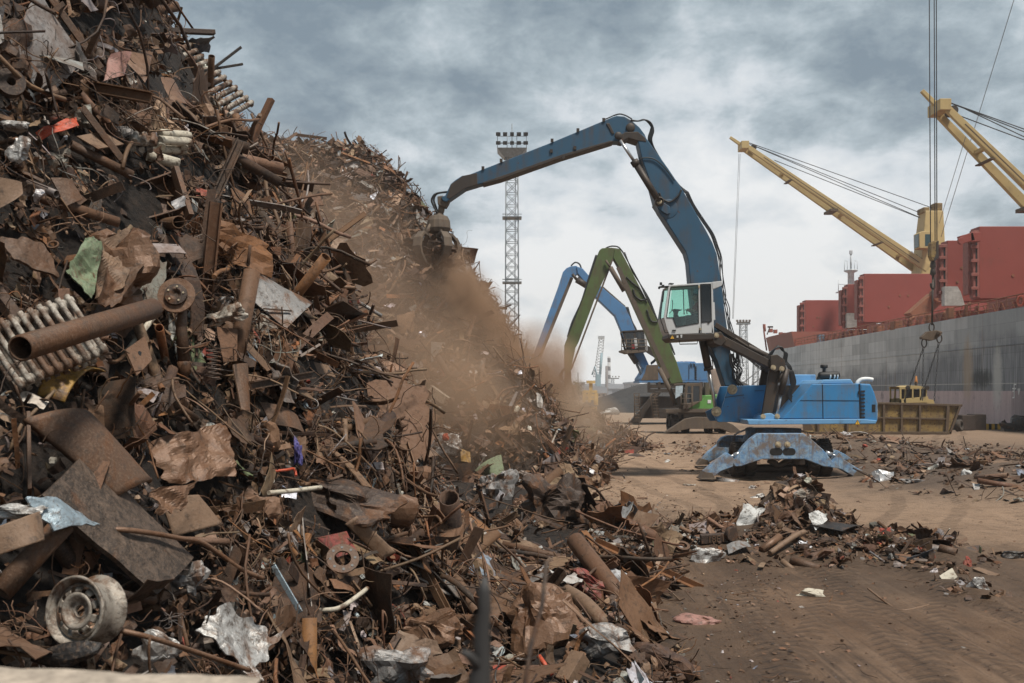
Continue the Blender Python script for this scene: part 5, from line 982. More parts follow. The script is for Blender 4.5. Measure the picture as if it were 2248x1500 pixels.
q = MB(); q.tube(spline([P3(1145, 790, YN + .8, z1), P3(1152, 775, YN + .8, z1), P3(1175, 760, YN + .8, z1), P3(1215, 757, YN + .8, z1), P3(1248, 762, YN + .8, z1)]), .07, 14); q.build('exhaust_pipe', M['white'], mh)
def warn(parent, c, h):
    q = MB(); c = Vector(c); q.prism([(c.x - h * .62, c.z - h * .5), (c.x + h * .62, c.z - h * .5), (c.x, c.z + h * .58)], c.y - .010, c.y - .002); o = q.build('warning_sign', M['black'], parent)
    q = MB(); q.prism([(c.x - h * .48, c.z - h * .42), (c.x + h * .48, c.z - h * .42), (c.x, c.z + h * .44)], c.y - .014, c.y - .011); o2 = q.build('warning_triangle', M['warnyellow'], parent)
    q = MB(); glyphs(q, '!', c + Vector((0, -.017, -h * .28)), (1, 0, 0), (0, 0, 1), h * .5, .004); q.build('warning_mark', M['black'], parent)
warn(cw, P3(1147, 1042, YN - .07, z1), .16)
# boom, stick, cylinders
boomL = [z2(1500, 240), z2(1530, 370), z2(1570, 480), z2(1612, 640), z2(1640, 700), z2(1700, 792), z2(1815, 970), z2(1832, 1030), z2(1838, 1090), z2(1845, 1170), (1522, 680), (1533, 715), (1550, 743), (1575, 795), (1592, 848)]
boomR = [(1618, 848), (1610, 800), (1603, 767), (1597, 724), z2(2045, 1165), z2(2036, 1090), z2(2020, 985), z2(1990, 905), z2(1950, 830), z2(1800, 570), z2(1700, 420), z2(1620, 310), z2(1565, 232), z2(1530, 190)]
q = MB(); q.prism(XZ(boomL + boomR, YB - BW), YB - BW, YB + BW); bo = q.build('boom', M['boomblue'], mh, bevel=.03)
q = MB(); v = P3(1700, 685, YB - BW, z2); q.lathe([(0, .015), (.33, .015), (.34, 0)], v, (0, -1, 0), 32); q.prism(XZ([(1615, 640), (1650, 630), (1710, 670), (1712, 715), (1690, 722), (1655, 700)], YB - BW - .12, z2), YB - BW - .12, YB + BW + .12); q.build('cylinder_lug', M['boomblue'], bo, bevel=.02)
v = P3(1640, 640, YB - BW - .12, z2); q = MB(); q.lathe([(0, .05), (.07, .05), (.1, .03), (.1, 0), (0, 0)], v, (0, -1, 0), 20); q.build('lug_pin', M['pin'], bo)
stick = [(1300, 95), (1335, 80), (1362, 72), (1410, 76), (1445, 95), (1475, 118), (1510, 148), (1545, 195), (1560, 232), (1535, 245), (1500, 232), (1440, 212), (1405, 235), (1372, 240), (1340, 240), (1000, 343), (600, 486), (440, 527), (365, 550), (262, 622), (240, 640), (215, 632), (205, 606), (232, 598), (268, 522), (300, 495), (345, 466), (365, 470), (480, 425), (940, 245)]
q = MB(); q.prism(XZ(stick, YB - .30, z2), YB - .30, YB + .30); st = q.build('stick', M['boomblue'], mh, bevel=.025)
q = MB(); q.prism(XZ([(270, 524), (348, 468), (440, 450), (445, 525), (365, 549), (262, 620), (240, 612)], YB - .312, z2), YB - .312, YB + .312); q.prism(XZ([(480, 510), (600, 470), (1000, 328), (1320, 236), (1340, 243), (1000, 348), (600, 490), (480, 522)], YB - .316, z2), YB - .316, YB + .316); q.build('stick_flange', M['grease'], st, bevel=.01)
q = MB(); q.prism(XZ([(1375, 205), (1420, 180), (1500, 178), (1545, 215), (1556, 245), (1500, 238), (1440, 218), (1400, 240), (1375, 235)], YB - .37, z2), YB - .375, YB + .375); q.prism(XZ([(1290, 125), (1312, 122), (1345, 190), (1330, 196)], YB - .31, z2), YB - .33, YB - .29); q.build('joint_plate', M['grease'], st, bevel=.015)
v = P3(1450, 152, YB - .31, z2); q = MB(); q.lathe([(0, .05), (.12, .05), (.15, .03), (.16, 0)], v, (0, -1, 0), 22); q.lathe([(0, .05), (.11, .05), (.13, .03), (.13, 0)], P3(1370, 205, YB - .37, z2), (0, -1, 0), 22); q.build('joint_pin', M['grease'], st)
for s in (-1, 1):
    yy = YB + s * (BW + .08); A, Bm, Bq = P3(1383, 236, yy, z2), P3(1472, 368, yy, z2), P3(1640, 640, yy, z2)
    q = MB(); q.tube([A, A.lerp(Bm, 1.05)], .055, 14); rod = q.build('cylinder_rod', M['chrome'], mh)
    q = MB(); q.tube([Bm, Bm.lerp(Bq, .12)], .145, 14); q.tube([Bm.lerp(Bq, .1), Bq], .115, 14); q.lathe([(.13, -.1), (.16, -.1), (.16, .1), (.13, .1)], Bq, (0, 1, 0), 16); q.build('stick_cylinder', M['grease'], mh)
    yy = YB + s * (BW + .14); A, Bm, Bq = P3(120, 470, yy, z1), P3(168, 700, yy, z1), P3(217, 971, yy, z1)
    q = MB(); q.tube([Bm.lerp(A, .02), Bq], .062, 14); q.lathe([(.06, -.08), (.13, -.08), (.13, .08), (.06, .08)], Bq, (0, 1, 0), 16); q.build('cylinder_rod', M['chrome'], mh)
    q = MB(); q.tube([A, Bm], .135, 14); q.tube([A.lerp(Bm, .92), A.lerp(Bm, 1.0)], .165, 14); q.tube(spline([P3(170, 690, yy - .1, z1), P3(195, 670, yy - .1, z1), P3(188, 630, yy - .1, z1)]), .02, 6); q.build('boom_cylinder', M['grease'], mh)
# hoses
def hose(pts, zf, Y, r=.02, name='hose', parent=None, mat='hose'):
    q = MB(); q.tube(spline([P3(x, y, Y, zf) for x, y in pts]), r, 6); return q.build(name, M[mat], parent or mh)
for k in range(4):
    o_ = k * 7; yy = YB - .3 + k * .2
    hose([(1452, 100 + o_ * .3), (1500, 108), (1545, 100), (1585, 120 + o_), (1603 - o_, 170), (1590 - o_, 230), (1608, 290), (1640, 345), (1700, 440), (1770, 530), (1812 + o_, 580)], z2, yy, .026)
    hose([(1812 + o_, 580), (1850 + o_, 660), (1915 + o_, 760), (1975 + o_, 850), (2005 + o_, 930), (2030 + o_, 1010), (2042 + (k % 2) * 16, 1120), (2056 + o_, 1250), (2074 + (k % 3) * 14, 1340), (2090 + o_, 1440), (2104 + o_ * 1.4, 1510), (2128 + o_ * 2, 1600), (2130 + o_ * 3, 1720)], z2, yy, .017)
    hose([(215 + o_ * 2, 420), (300, 470 + o_ * 2), (345 + o_, 560 + o_ * 3), (362 - o_ * 4, 650 + o_ * 2), (350 - o_ * 3, 740), (395 - o_ * 2, 800)], z1, YB - .5 + k * .12, .026)
    hose([(305 + o_, 590), (312 + o_ * 2, 660), (345 + o_ * 2, 720 - o_), (352, 790)], z1, YB - .62 + k * .1, .024)
    hose([(560 + o_, 600), (600 + o_, 560 - o_), (650, 548 + o_), (664 + o_, 590), (660 + o_, 640), (690 + o_, 680), (703 + o_, 760), (715, 820 + o_)], z1, YN + .9 + k * .1, .022)
    hose([(225 + o_, 498), (260, 520 + o_), (400, 585 + o_), (520, 668 + o_ * 1.5), (575, 690)], z1, YN + .72 + k * .08, .018)
    hose([(700 + o_, 700), (720 + o_, 780), (690 + o_, 850), (720 + o_, 910), (780, 880 + o_ * 2)], z1, YN + .6 + k * .15, .02)
hose([(1500, 372), (1540, 350), (1610, 360), (1680, 420), (1740, 500)], z2, YB - .4, .02)
hose([(1640, 580), (1660, 620), (1710, 640), (1765, 600), (1785, 560)], z2, YB - .42, .035)
hose([(1460, 95), (1420, 72), (1380, 62), (1340, 72)], z2, YB, .025); hose([(1278, 98), (1290, 94), (1340, 72)], z2, YB, .02)
q = MB()
for x, y in ((1275, 100), (1105, 168), (935, 236), (600, 368), (480, 418), (1085, 285), (930, 306), (1010, 345)): v = P3(x, y, YB - .31, z2); q = MB(); q.box(v, (.1, .06, .12)); q.build('hose_clip', M['grease'], st)
for k in range(2): hose([(285, 570 + k * 6), (215, 578), (165 + k * 8, 590), (143 + k * 14, 625), (152 + k * 14, 660), (180 + k * 4, 712)], z2, YB - .2 + k * .3, .035)
# grab
zg = lambda x, y: (880 + x / 7.5, 420 + y / 7.5)
gc = P3(650, 380, YB, zg)
q = MB(); q.prism(XZ([(600, 85), (690, 70), (800, 130), (790, 180), (740, 262), (640, 235), (605, 205)], YB - .22, zg), YB - .22, YB + .22); q.prism(XZ([(625, 225), (720, 240), (712, 310), (690, 370), (610, 365), (612, 280)], YB - .12, zg), YB - .12, YB + .12)
q.lathe([(0, 0), (.17, 0), (.19, -.06), (.32, -.10), (.40, -.26), (.43, -.52), (.36, -.66), (.19, -.70), (0, -.70)], gc + Vector((-.06, 0, .02)), (0, 0, 1), 14, smooth=False); gr = q.build('grab', M['dusty'], mh, bevel=.02)
for k in range(5):
    t_ = 2 * math.pi * k / 5 + .35; d = Vector((math.cos(t_), math.sin(t_), 0)); b0 = gc + Vector((-.24, 0, 0))
    prof = [(.34, -.78), (.66, -.72), (.84, -.92), (.89, -1.20), (.78, -1.46), (.55, -1.68), (.22, -1.80)]; q = MB(); wd = [.20, .28, .34, .34, .28, .2, .07]
    pp = [b0 + d * r + Vector((0, 0, z)) for r, z in prof]; sd_ = Vector((-d.y, d.x, 0)); vs = []
    for i, p in enumerate(pp):
        n_ = (pp[min(i + 1, 6)] - pp[max(i - 1, 0)]).cross(sd_).normalized()
        vs += [p - sd_ * wd[i] / 2 - n_ * .05, p + sd_ * wd[i] / 2 - n_ * .05, p + sd_ * wd[i] / 2 + n_ * .05, p - sd_ * wd[i] / 2 + n_ * .05]
    q.add(vs, [(i * 4 + j, i * 4 + (j + 1) % 4, i * 4 + 4 + (j + 1) % 4, i * 4 + 4 + j) for i in range(6) for j in range(4)] + [(0, 1, 2, 3), (24, 27, 26, 25)]); q.build('tine', M['dusty'], gr, bevel=.01)
    q = MB(); q.tube([b0 + d * .30 + Vector((.1, 0, -.38)), b0 + d * .46 + Vector((0, 0, -.76))], .06, 10); q.build('grab_cylinder', M['dusty'], gr); q = MB(); q.tube([b0 + d * .44 + Vector((0, 0, -.70)), b0 + d * .62 + Vector((0, 0, -1.0))], .032, 10); q.build('grab_rod', M['chrome'], gr)
Vs = []; q = MB()
for k in range(90):
    r = np.random.default_rng(k + 7000); kind = ['sheet', 'strip', 'rod', 'lumplow'][k % 4]; V, lo, ct, sm = TPL[kind][k % 10]; s_ = r.uniform(.3, .75); a = np.linalg.qr(r.normal(size=(3, 3)))[0]
    P = V @ a * s_ + np.array(gc) + np.array([-.24, 0, -1.28]) + r.normal(size=3) * np.array([.30, .28, .17]); i = 0; fs = []
    for c_ in ct: fs.append(tuple(lo[i:i + c_])); i += c_
    q.add(P, fs)
q = q.build('grabbed_scrap', S['dark']); tag(q, 'bundle of tangled scrap held in the claws of the grab', 'scrap', None, 'stuff')
# cab on its lifting arm
YC0, YC1 = 32.75, 34.15
q = MB()
def cabp(pts, y0, y1): q.prism(XZ(pts, YC0, z4), y0, y1)
for y0, y1 in ((YC0, YC0 + .05), (YC1 - .05, YC1)):
    cabp([(335, 232), (1170, 175), (1178, 212), (345, 262)], y0, y1); cabp([(330, 262), (372, 258), (292, 858), (240, 852)], y0, y1); cabp([(900, 215), (955, 212), (980, 1160), (915, 1165)], y0, y1); cabp([(1150, 205), (1192, 200), (1212, 1166), (1165, 1166)], y0, y1)
    cabp([(240, 850), (296, 862), (414, 864), (480, 1046), (916, 972), (960, 1165), (350, 1190), (300, 1080)], y0, y1); cabp([(973, 956), (1166, 934), (1208, 1160), (960, 1164)], y0, y1)
cabp([(335, 232), (1170, 175), (1170, 205), (345, 255)], YC0 + .05, YC1 - .05); cabp([(1170, 172), (1365, 150), (1372, 238), (1200, 310), (1188, 300)], YC0 - .01, YC1)
cabp([(296, 1075), (350, 1188), (380, 1186), (330, 1075)], YC0 + .05, YC1 - .05); cabp([(240, 850), (268, 850), (330, 1078), (300, 1078)], YC0 + .05, YC1 - .05); cabp([(1192, 560), (1230, 560), (1245, 905), (1200, 905)], YC0 + .05, YC1 - .05)
cab = q.build('cab', M['cabwhite'], mh, bevel=.012)
q = MB(); q.prism(XZ([(330, 1192), (1222, 1166), (1222, 1272), (405, 1316), (330, 1252)], YC0 - .02, z4), YC0 - .02, YC1 + .02); cf = q.build('cab_floor', M['grease'], mh, bevel=.015)
warn(cf, P3(404, 1236, YC0 - .02, z4), .13); q = MB(); v = P3(505, 1228, YC0 - .025, z4); q.box(v, (.06, .008, .07)); q.box(P3(580, 1205, YC0 - .025, z4), (.06, .008, .05)); q.box(P3(580, 1236, YC0 - .025, z4), (.045, .008, .05)); q.build('sticker', M['cabwhite'], cf)
q = MB(); q.tube([P3(545, 1300, YC0 + .1, z4), P3(548, 1375, YC0 + .1, z4), P3(888, 1368, YC0 + .1, z4), P3(895, 1290, YC0 + .1, z4)], .018, 6); q.build('step_bar', M['grease'], cf)
q = MB(); q.prism(XZ([(372, 282), (905, 236), (914, 968), (482, 1042), (415, 862), (296, 860)], YC0 + .02, z4), YC0 + .02, YC0 + .028); q.build('door_glass', M['glass'], cab)
q = MB(); q.prism(XZ([(955, 216), (1150, 212), (1165, 932), (978, 954)], YC0 + .02, z4), YC0 + .02, YC0 + .028); q.build('side_glass', M['tint'], cab)
q = MB(); q.prism(XZ([(400, 290), (760, 260), (900, 250), (915, 960), (490, 1030), (415, 862), (330, 860)], YC1 - .03, z4), YC1 - .03, YC1 - .022); q.build('far_glass', M['teal'], cab)
q = MB(); A = P3(350, 262, YC0 + .05, z4); Bq = P3(268, 850, YC0 + .05, z4); q.add([A, (A.x, YC1 - .05, A.z), (Bq.x, YC1 - .05, Bq.z), Bq], [(0, 1, 2, 3)]); q.add([(A.x + .008, A.y, A.z), (A.x + .008, YC1 - .05, A.z), (Bq.x + .008, YC1 - .05, Bq.z), (Bq.x + .008, Bq.y, Bq.z)], [(3, 2, 1, 0)]); q.build('windscreen', M['teal'], cab)
# frames round the glass, inside trim, seat, console
q = MB()
def edge(pts, w_):
    for a_, b2 in zip(pts, pts[1:] + pts[:1]): q.bar(P3(*a_, YC0 - .004, z4), P3(*b2, YC0 - .004, z4), .02, w_)
edge([(372, 282), (905, 236), (914, 968), (482, 1042), (415, 862), (296, 860)], .022); edge([(955, 216), (1150, 212), (1165, 932), (978, 954)], .022); q.bar(P3(615, 262, YC1 - .06, z4), P3(632, 790, YC1 - .06, z4), .02, .03, up=(1, 0, 0)); q.bar(P3(946, 215, YC0 - .006, z4), P3(968, 1160, YC0 - .006, z4), .01, .014, up=(1, 0, 0)); q.build('window_seal', M['black'], cab)
q = MB(); q.bar(P3(440, 1106, YC0 - .02, z4) - Vector((.06, 0, 0)), P3(440, 1106, YC0 - .02, z4) + Vector((.06, 0, 0)), .03, .035); q.box(P3(1108, 962, YC0 - .012, z4), (.075, .02, .035)); q.build('door_handle', M['black'], cab)
q = MB(); q.box(P3(922, 260, YC0 - .02, z4), (.05, .04, .07)); q.build('hinge', M['pin'], cab); q = MB(); q.box(P3(948, 1080, YC0 - .02, z4), (.05, .04, .07)); q.build('hinge', M['pin'], cab)
q = MB(); q.prism(XZ([(960, 240), (1150, 235), (1165, 930), (980, 950)], YC1 - .1, z4), YC1 - .14, YC1 - .06); q.prism(XZ([(300, 865), (915, 800), (930, 1010), (490, 1060), (430, 900)], YC1 - .2, z4), YC1 - .20, YC1 - .06)
q.prism(XZ([(830, 790), (1130, 780), (1140, 900), (840, 920)], 33.5, z4), 33.25, 33.75); q.prism(XZ([(960, 480), (1080, 440), (1140, 790), (1010, 800)], 33.5, z4), 33.25, 33.75); q.prism(XZ([(990, 330), (1070, 320), (1085, 440), (1000, 450)], 33.5, z4), 33.35, 33.65); q.build('driver_seat', M['dark'], cab, bevel=.02)
q = MB(); q.prism(XZ([(405, 705), (440, 695), (600, 712), (520, 740), (500, 800), (525, 850), (430, 850), (435, 760)], 33.4, z4), 33.3, 33.5); q.tube(spline([P3(405, 520, 33.1, z4), P3(412, 600, 33.1, z4), P3(395, 720, 33.1, z4), P3(345, 780, 33.1, z4)]), .012, 6); q.tube([P3(632, 800, 33.3, z4), P3(635, 770, 33.3, z4)], .02, 8); q.tube([P3(690, 790, 33.3, z4), P3(680, 700, 33.3, z4)], .018, 8); q.build('control_column', M['black'], cab)
q = MB(); q.bar(P3(335, 262, YC0 + .2, z4), P3(150, 270, YC0 + .2, z4), .2, .05); q.box(P3(185, 205, YC0 + .2, z4), (.07, .1, .09)); q.box(P3(150, 285, YC0 + .2, z4), (.05, .12, .07)); q.box(P3(225, 240, YC0 + .2, z4), (.08, .08, .05)); q.bar(P3(245, 330, YC0 + .1, z4), P3(220, 560, YC0 + .1, z4), .04, .03, up=(1, 0, 0)); q.build('work_lights', M['dark'], cab)
hose([(240, 320), (210, 560), (180, 870), (225, 1020), (262, 1142), (325, 1148)], z4, YC0 + .05, .016, 'guard_rail', cab)
q = MB(); q.bar(P3(340, 205, YC0 + .6, z4), P3(420, 212, YC0 + .6, z4), .3, .03); q.build('wiper', M['black'], cab)
# lifting arm
q = MB(); A, B = P3(210, 400, YC1 + .2, z1), P3(610, 645, YC1 + .2, z1); q.bar(A, B, .14, .17); q.bar(A + Vector((0, .38, 0)), B + Vector((0, .38, 0)), .14, .17); q.tube([P3(425, 545, YC1 + .0, z1), P3(575, 615, YC1 + .0, z1)], .10, 12); q.tube([P3(340, 490, YC1, z1), P3(430, 548, YC1, z1)], .05, 10); q.build('parallel_link', M['grease'], mh, bevel=.015)
q = MB(); q.bar(P3(215, 485, YC0 + .7, z1), P3(600, 680, YC0 + .7, z1), .5, .28, wd2=.5, ht2=.24); q.prism(XZ([(190, 450), (250, 445), (290, 500), (250, 540), (200, 520)], YC0 + .3, z1), YC0 + .35, YC1 + .3); q.build('cab_lift_arm', M['grease'], mh, bevel=.02)
q = MB(); q.prism(XZ([(575, 600), (620, 595), (668, 630), (680, 690), (660, 705), (640, 700), (600, 712), (575, 690)], YC0 + .35, z1), YC0 + .35, YC1 + .35); q.prism(XZ([(568, 690), (640, 705), (585, 1000), (515, 1004)], YC0 + .5, z1), YC0 + .5, YC0 + .62); q.prism(XZ([(568, 690), (640, 705), (585, 1000), (515, 1004)], YC0 + .5, z1), YC1 + .1, YC1 + .22); q.build('lift_arm_post', M['grease'], mh, bevel=.02)
q = MB(); q.tube([P3(680, 690, YC0 + .5, z1), P3(642, 860, YC0 + .5, z1)], .11, 14); q.tube([P3(655, 700, YC0 + .4, z1), P3(625, 780, YC0 + .4, z1)], .05, 10); ly = q.build('lift_cylinder', M['grease'], mh); q = MB(); q.tube([P3(645, 850, YC0 + .5, z1), P3(616, 1003, YC0 + .5, z1)], .05, 12); q.build('lift_rod', M['chrome'], ly)
q = MB()
for x, y in ((592, 682), (648, 690), (525, 1005), (618, 1003), (218, 470)): q = MB(); q.lathe([(0, .06), (.05, .06), (.05, .04), (.085, .04), (.09, 0)], P3(x, y, YC0 + .36, z1), (0, -1, 0), 18, smooth=False); q.build('link_pin', M['pin'], mh)
q = MB(); q.prism(XZ([(505, 1025), (515, 998), (545, 985), (580, 982), (610, 1000), (630, 1025)], YN + .1, z1), YN + .1, YC1 + .4); q.build('arm_bracket', M['lightblue'], mh, bevel=.02)
# operator
def person(label, hip, S_, pose, shirt, trous, skin, hairc):
    """pose: joint name -> place relative to the hips, in metres; one skinned body grown round the joints"""
    J = {'hip': (0, 0, 0), **pose}; E = [('hip', 'waist'), ('waist', 'chest'), ('chest', 'neck'), ('neck', 'jaw'), ('jaw', 'head'), ('head', 'crown'), ('jaw', 'nose')]
    for s in 'lr': E += [('chest', 'sh' + s), ('sh' + s, 'el' + s), ('el' + s, 'wr' + s), ('wr' + s, 'pa' + s), ('hip', 'th' + s), ('th' + s, 'kn' + s), ('kn' + s, 'an' + s), ('an' + s, 'to' + s)]
    rad = dict(hip=.15, waist=.14, chest=.155, neck=.058, jaw=.075, head=.095, crown=.075, nose=.018, sh=.068, el=.045, wr=.032, pa=.036, th=.095, kn=.062, an=.045, to=.04)
    def grow(name, keys, mat, add=0.0, parent=None, fingers=False):
        ks = [k for k in J if k in keys]; ix = {k: i for i, k in enumerate(ks)}; me = bpy.data.meshes.new(name)
        vs = [tuple((Vector(J[k]) * S_ + Vector(hip)) if parent is None else (Vector(J[k]) * S_ + Vector(hip))) for k in ks]; es = [(ix[a_], ix[b2]) for a_, b2 in E if a_ in ix and b2 in ix]; rs = [(rad.get(k, rad.get(k[:2], .05)) + add) * S_ for k in ks]
        if fingers:
            for s in 'lr':
                pa, wr = Vector(J['pa' + s]), Vector(J['wr' + s]); d = (pa - wr).normalized(); side = d.cross(Vector((0, 0, 1))).normalized(); dn = Vector((0, 0, -1))
                for f_, (o_, L) in enumerate(((-.03, .065), (-.01, .08), (.01, .085), (.03, .07), (-.04, .045))):
                    st_ = (pa + side * o_ if f_ < 4 else wr.lerp(pa, .4) + side * -.035); m1 = st_ + d * L * .55 + dn * .012 + (side * -.02 if f_ == 4 else Vector()); m2 = m1 + d * L * .25 + dn * L * .45; b0 = len(vs)
                    vs += [tuple(Vector(x_) * S_ + Vector(hip)) for x_ in (st_, m1, m2)]; es += [(ix['pa' + s], b0), (b0, b0 + 1), (b0 + 1, b0 + 2)]; rs += [.011 * S_, .009 * S_, .008 * S_]
        me.from_pydata(vs, es, []); o = bpy.data.objects.new(name, me); C.objects.link(o); me.materials.append(mat); WM[o.name] = Matrix()
        sk = o.modifiers.new('skin', 'SKIN'); sk.use_smooth_shade = True
        for v_, r_ in zip(me.skin_vertices[0].data, rs): v_.radius = (r_, r_)
        me.skin_vertices[0].data[0].use_root = True; su = o.modifiers.new('sub', 'SUBSURF'); su.levels = 2; su.render_levels = 2
        if parent: o.parent = parent
        return o
    b_ = grow('person', list(J), skin, 0, None, True); tag(b_, label, 'person')
    grow('shirt', ['hip', 'waist', 'chest', 'shl', 'shr', 'ell', 'elr'], shirt, .018, b_); grow('trousers', ['hip', 'thl', 'thr', 'knl', 'knr', 'anl', 'anr'], trous, .014, b_)
    q = MB(); h = Vector(J['head']) * S_ + Vector(hip); P, fs = ico(3, 1, 0, 1, (1, 1, 1)); P = P / np.linalg.norm(P, axis=1, keepdims=True) * .112 * S_; keep = [i for i in range(len(P)) if P[i][2] > .015 * S_ or P[i][0] * (-1 if J['nose'][0] < J['jaw'][0] else 1) < -.03]
    mp_ = {k: i for i, k in enumerate(keep)}; q.add([h + Vector(P[k]) * 1.0 + Vector((0, 0, .012)) for k in keep], [tuple(mp_[i] for i in f) for f in fs if all(i in mp_ for i in f)], True); q.build('hair', hairc, b_)
    return b_
skin_m = plain('skin', (.42, .23, .16), .5, var=.08); hair_m = plain('brown_hair', (.07, .045, .03), .7)
hp = P3(915, 868, 33.35, z4)
person('operator in a red shirt seated at the controls of the raised white cab', hp, 1.0, dict(waist=(-.02, 0, .18), chest=(-.05, 0, .40), neck=(-.08, 0, .55), jaw=(-.12, 0, .63), head=(-.11, 0, .70), crown=(-.10, 0, .77), nose=(-.215, 0, .665),
       shl=(-.05, .19, .46), ell=(-.16, .24, .20), wrl=(-.30, .20, .26), pal=(-.375, .19, .29), shr=(-.06, -.19, .46), elr=(-.17, -.25, .20), wrr=(-.30, -.2, .26), par=(-.375, -.19, .29), thl=(-.12, .11, -.02), knl=(-.48, .13, .03), anl=(-.56, .12, -.36), tol=(-.70, .12, -.40), thr=(-.12, -.11, -.02), knr=(-.48, -.13, .03), anr=(-.56, -.12, -.36), tor=(-.70, -.12, -.40)),
       plain('red_shirt', (.36, .05, .04), .8), plain('dark_trousers', (.03, .03, .035), .8), skin_m, hair_m)
# ---------------------------------------------------------------- green handler behind
YG = 69.0
gh = thing('material_handler', 'green material handler with its boom folded steeply over the low heap', 'material handler', (W(1490, 950, YG).x, YG, 0))
q = MB(); q.prism(XZ([(665, 60), (700, 52), (742, 130), (900, 430), (985, 600), (1060, 740), (1118, 880), (1166, 1032), (1080, 1042), (1040, 960), (990, 900), (900, 680), (740, 330), (690, 180), (655, 120)], YG - .45, z3), YG - .45, YG + .45); gb = q.build('boom', M['green'], gh, bevel=.03)
q = MB(); q.prism(XZ([(556, 62), (575, 50), (640, 46), (690, 52), (705, 80), (660, 120), (520, 420), (400, 740), (378, 780), (342, 950), (302, 985), (297, 880), (300, 760), (326, 688), (370, 580), (440, 400), (530, 130)], YG - .38, z3), YG - .38, YG + .38); gs = q.build('stick', M['green'], gh, bevel=.03)
q = MB(); q.bar(P3(650, 130, YG - .39, z3), P3(345, 940, YG - .39, z3), .05, .12); q.bar(P3(690, 190, YG - .46, z3), P3(1060, 1000, YG - .46, z3), .04, .3); q.build('boom_flange', M['dusty'], gb)
for s in (-1, 1):
    yy = YG + s * .55; q = MB(); q.tube([P3(632, 190, yy, z3), P3(735, 365, yy, z3)], .17, 12); q.tube([P3(600, 140, yy, z3), P3(640, 200, yy, z3)], .08, 10); q.build('stick_cylinder', M['dusty'], gh)
    q = MB(); q.tube([P3(990, 930, yy, z3), P3(1080, 1110, yy, z3), P3(1110, 1200, yy, z3)], .16, 12); q.build('boom_cylinder', M['dusty'], gh)
hose([(600, 50), (640, 36), (690, 42), (725, 80)], z3, YG, .05, 'hose', gh)
for k in range(3):
    hose([(725 + k * 6, 80), (790, 200 + k * 6), (850, 310), (905 + k * 8, 430), (985, 590), (1060 + k * 5, 740), (1105, 830)], z3, YG - .3 + k * .3, .045, 'hose', gh)
    hose([(535 - k * 4, 100), (480 - k * 4, 270), (420, 440), (360 - k * 4, 590), (318, 700)], z3, YG - .3 + k * .3, .04, 'hose', gh)
    hose([(300, 925), (265 + k * 8, 970), (262 + k * 10, 1000), (300, 1025 + k * 5)], z3, YG - .2 + k * .2, .05, 'hose', gh)
hose([(750, 260), (790, 300), (850, 350), (900, 450)], z3, YG - .5, .05, 'hose', gh); hose([(800, 350), (815, 400), (860, 430), (900, 420)], z3, YG - .5, .06, 'hose', gh); hose([(900, 500), (930, 580), (980, 590)], z3, YG - .5, .05, 'hose', gh)
q = MB(); q.prism(XZ([(298, 980), (345, 950), (350, 1030), (300, 1035)], YG - .25, z3), YG - .25, YG + .25); q.prism(XZ([(300, 1030), (350, 1030), (362, 1075), (290, 1080)], YG - .4, z3), YG - .5, YG + .5); gg = q.build('grab', M['dusty'], gh, bevel=.02)
for k, (a_, b2, dy) in enumerate(((295, 285, -.5), (325, 330, -.7), (355, 385, -.4), (300, 292, .5), (350, 372, .5))):
    q = MB(); q.bar(P3(a_, 1060, YG + dy * .5, z3), P3(b2, 1160, YG + dy, z3), .5, .4, wd2=.28, ht2=.2); q.build('tine', M['dusty'], gg, bevel=.02)
q = MB(); q.prism(XZ([(1180, 1300), (1260, 1285), (1400, 1288), (1530, 1340), (1600, 1398), (1520, 1402), (1440, 1372), (1210, 1372), (1110, 1395), (1030, 1400), (1090, 1360)], YG - 1.9, z3), YG - 1.9, YG - 1.3); q.build('outrigger_beam', M['dusty'], gh, bevel=.03)
q = MB(); q.prism(XZ([(1180, 1300), (1400, 1288), (1530, 1340), (1440, 1372), (1210, 1372)], YG - 1.9, z3), YG + 1.4, YG + 2.0); q.bx(P3(1150, 0, YG, z3).x, P3(1420, 0, YG, z3).x, YG - 1.3, YG + 1.4, .9, 1.5); q.prism(XZ([(1180, 1245), (1320, 1245), (1310, 1290), (1190, 1290)], YG - 1, z3), YG - 1, YG + 1); q.build('undercarriage', M['dusty'], gh, bevel=.03)
for cx in (1100, 1180, 1350, 1450): wheel(gh, (P3(cx, 0, YG - .6, z3).x, YG - .6, .62), .62, .5)
for cx in (1075, 1420): wheel(gh, (P3(cx, 0, YG + 1.5, z3).x, YG + 1.5, .62), .62, .5)
q = MB(); q.prism(XZ([(1040, 1228), (1390, 1225), (1480, 1240), (1480, 1252), (1040, 1255)], YG - 1.5, z3), YG - 1.5, YG + 1.6); q.build('deck', M['dusty'], gh, bevel=.02)
q = MB(); q.prism(XZ([(1190, 1228), (1300, 1165), (1330, 1128), (1475, 1122), (1482, 1228)], YG - 1.4, z3), YG - 1.4, YG + 1.5); ge = q.build('engine_housing', M['brightgreen'], gh, bevel=.04)
q = MB(); q.bx(P3(1345, 0, YG - 1.41, z3).x, P3(1370, 0, YG - 1.41, z3).x, YG - 1.43, YG - 1.4, P3(0, 1185, YG - 1.4, z3).z, P3(0, 1160, YG - 1.4, z3).z); q.build('notice_plate', M['white'], ge)
q = MB(); q.tube(spline([P3(1300, 1170, YG + .5, z3), P3(1310, 1110, YG + .5, z3), P3(1350, 1085, YG + .5, z3), P3(1400, 1110, YG + .5, z3)]), .3, 10); q.bx(P3(1325, 0, YG, z3).x, P3(1355, 0, YG, z3).x, YG - .2, YG + .3, P3(0, 1130, YG, z3).z, P3(0, 1035, YG, z3).z); q.build('exhaust', M['dusty'], gh)
q = MB()
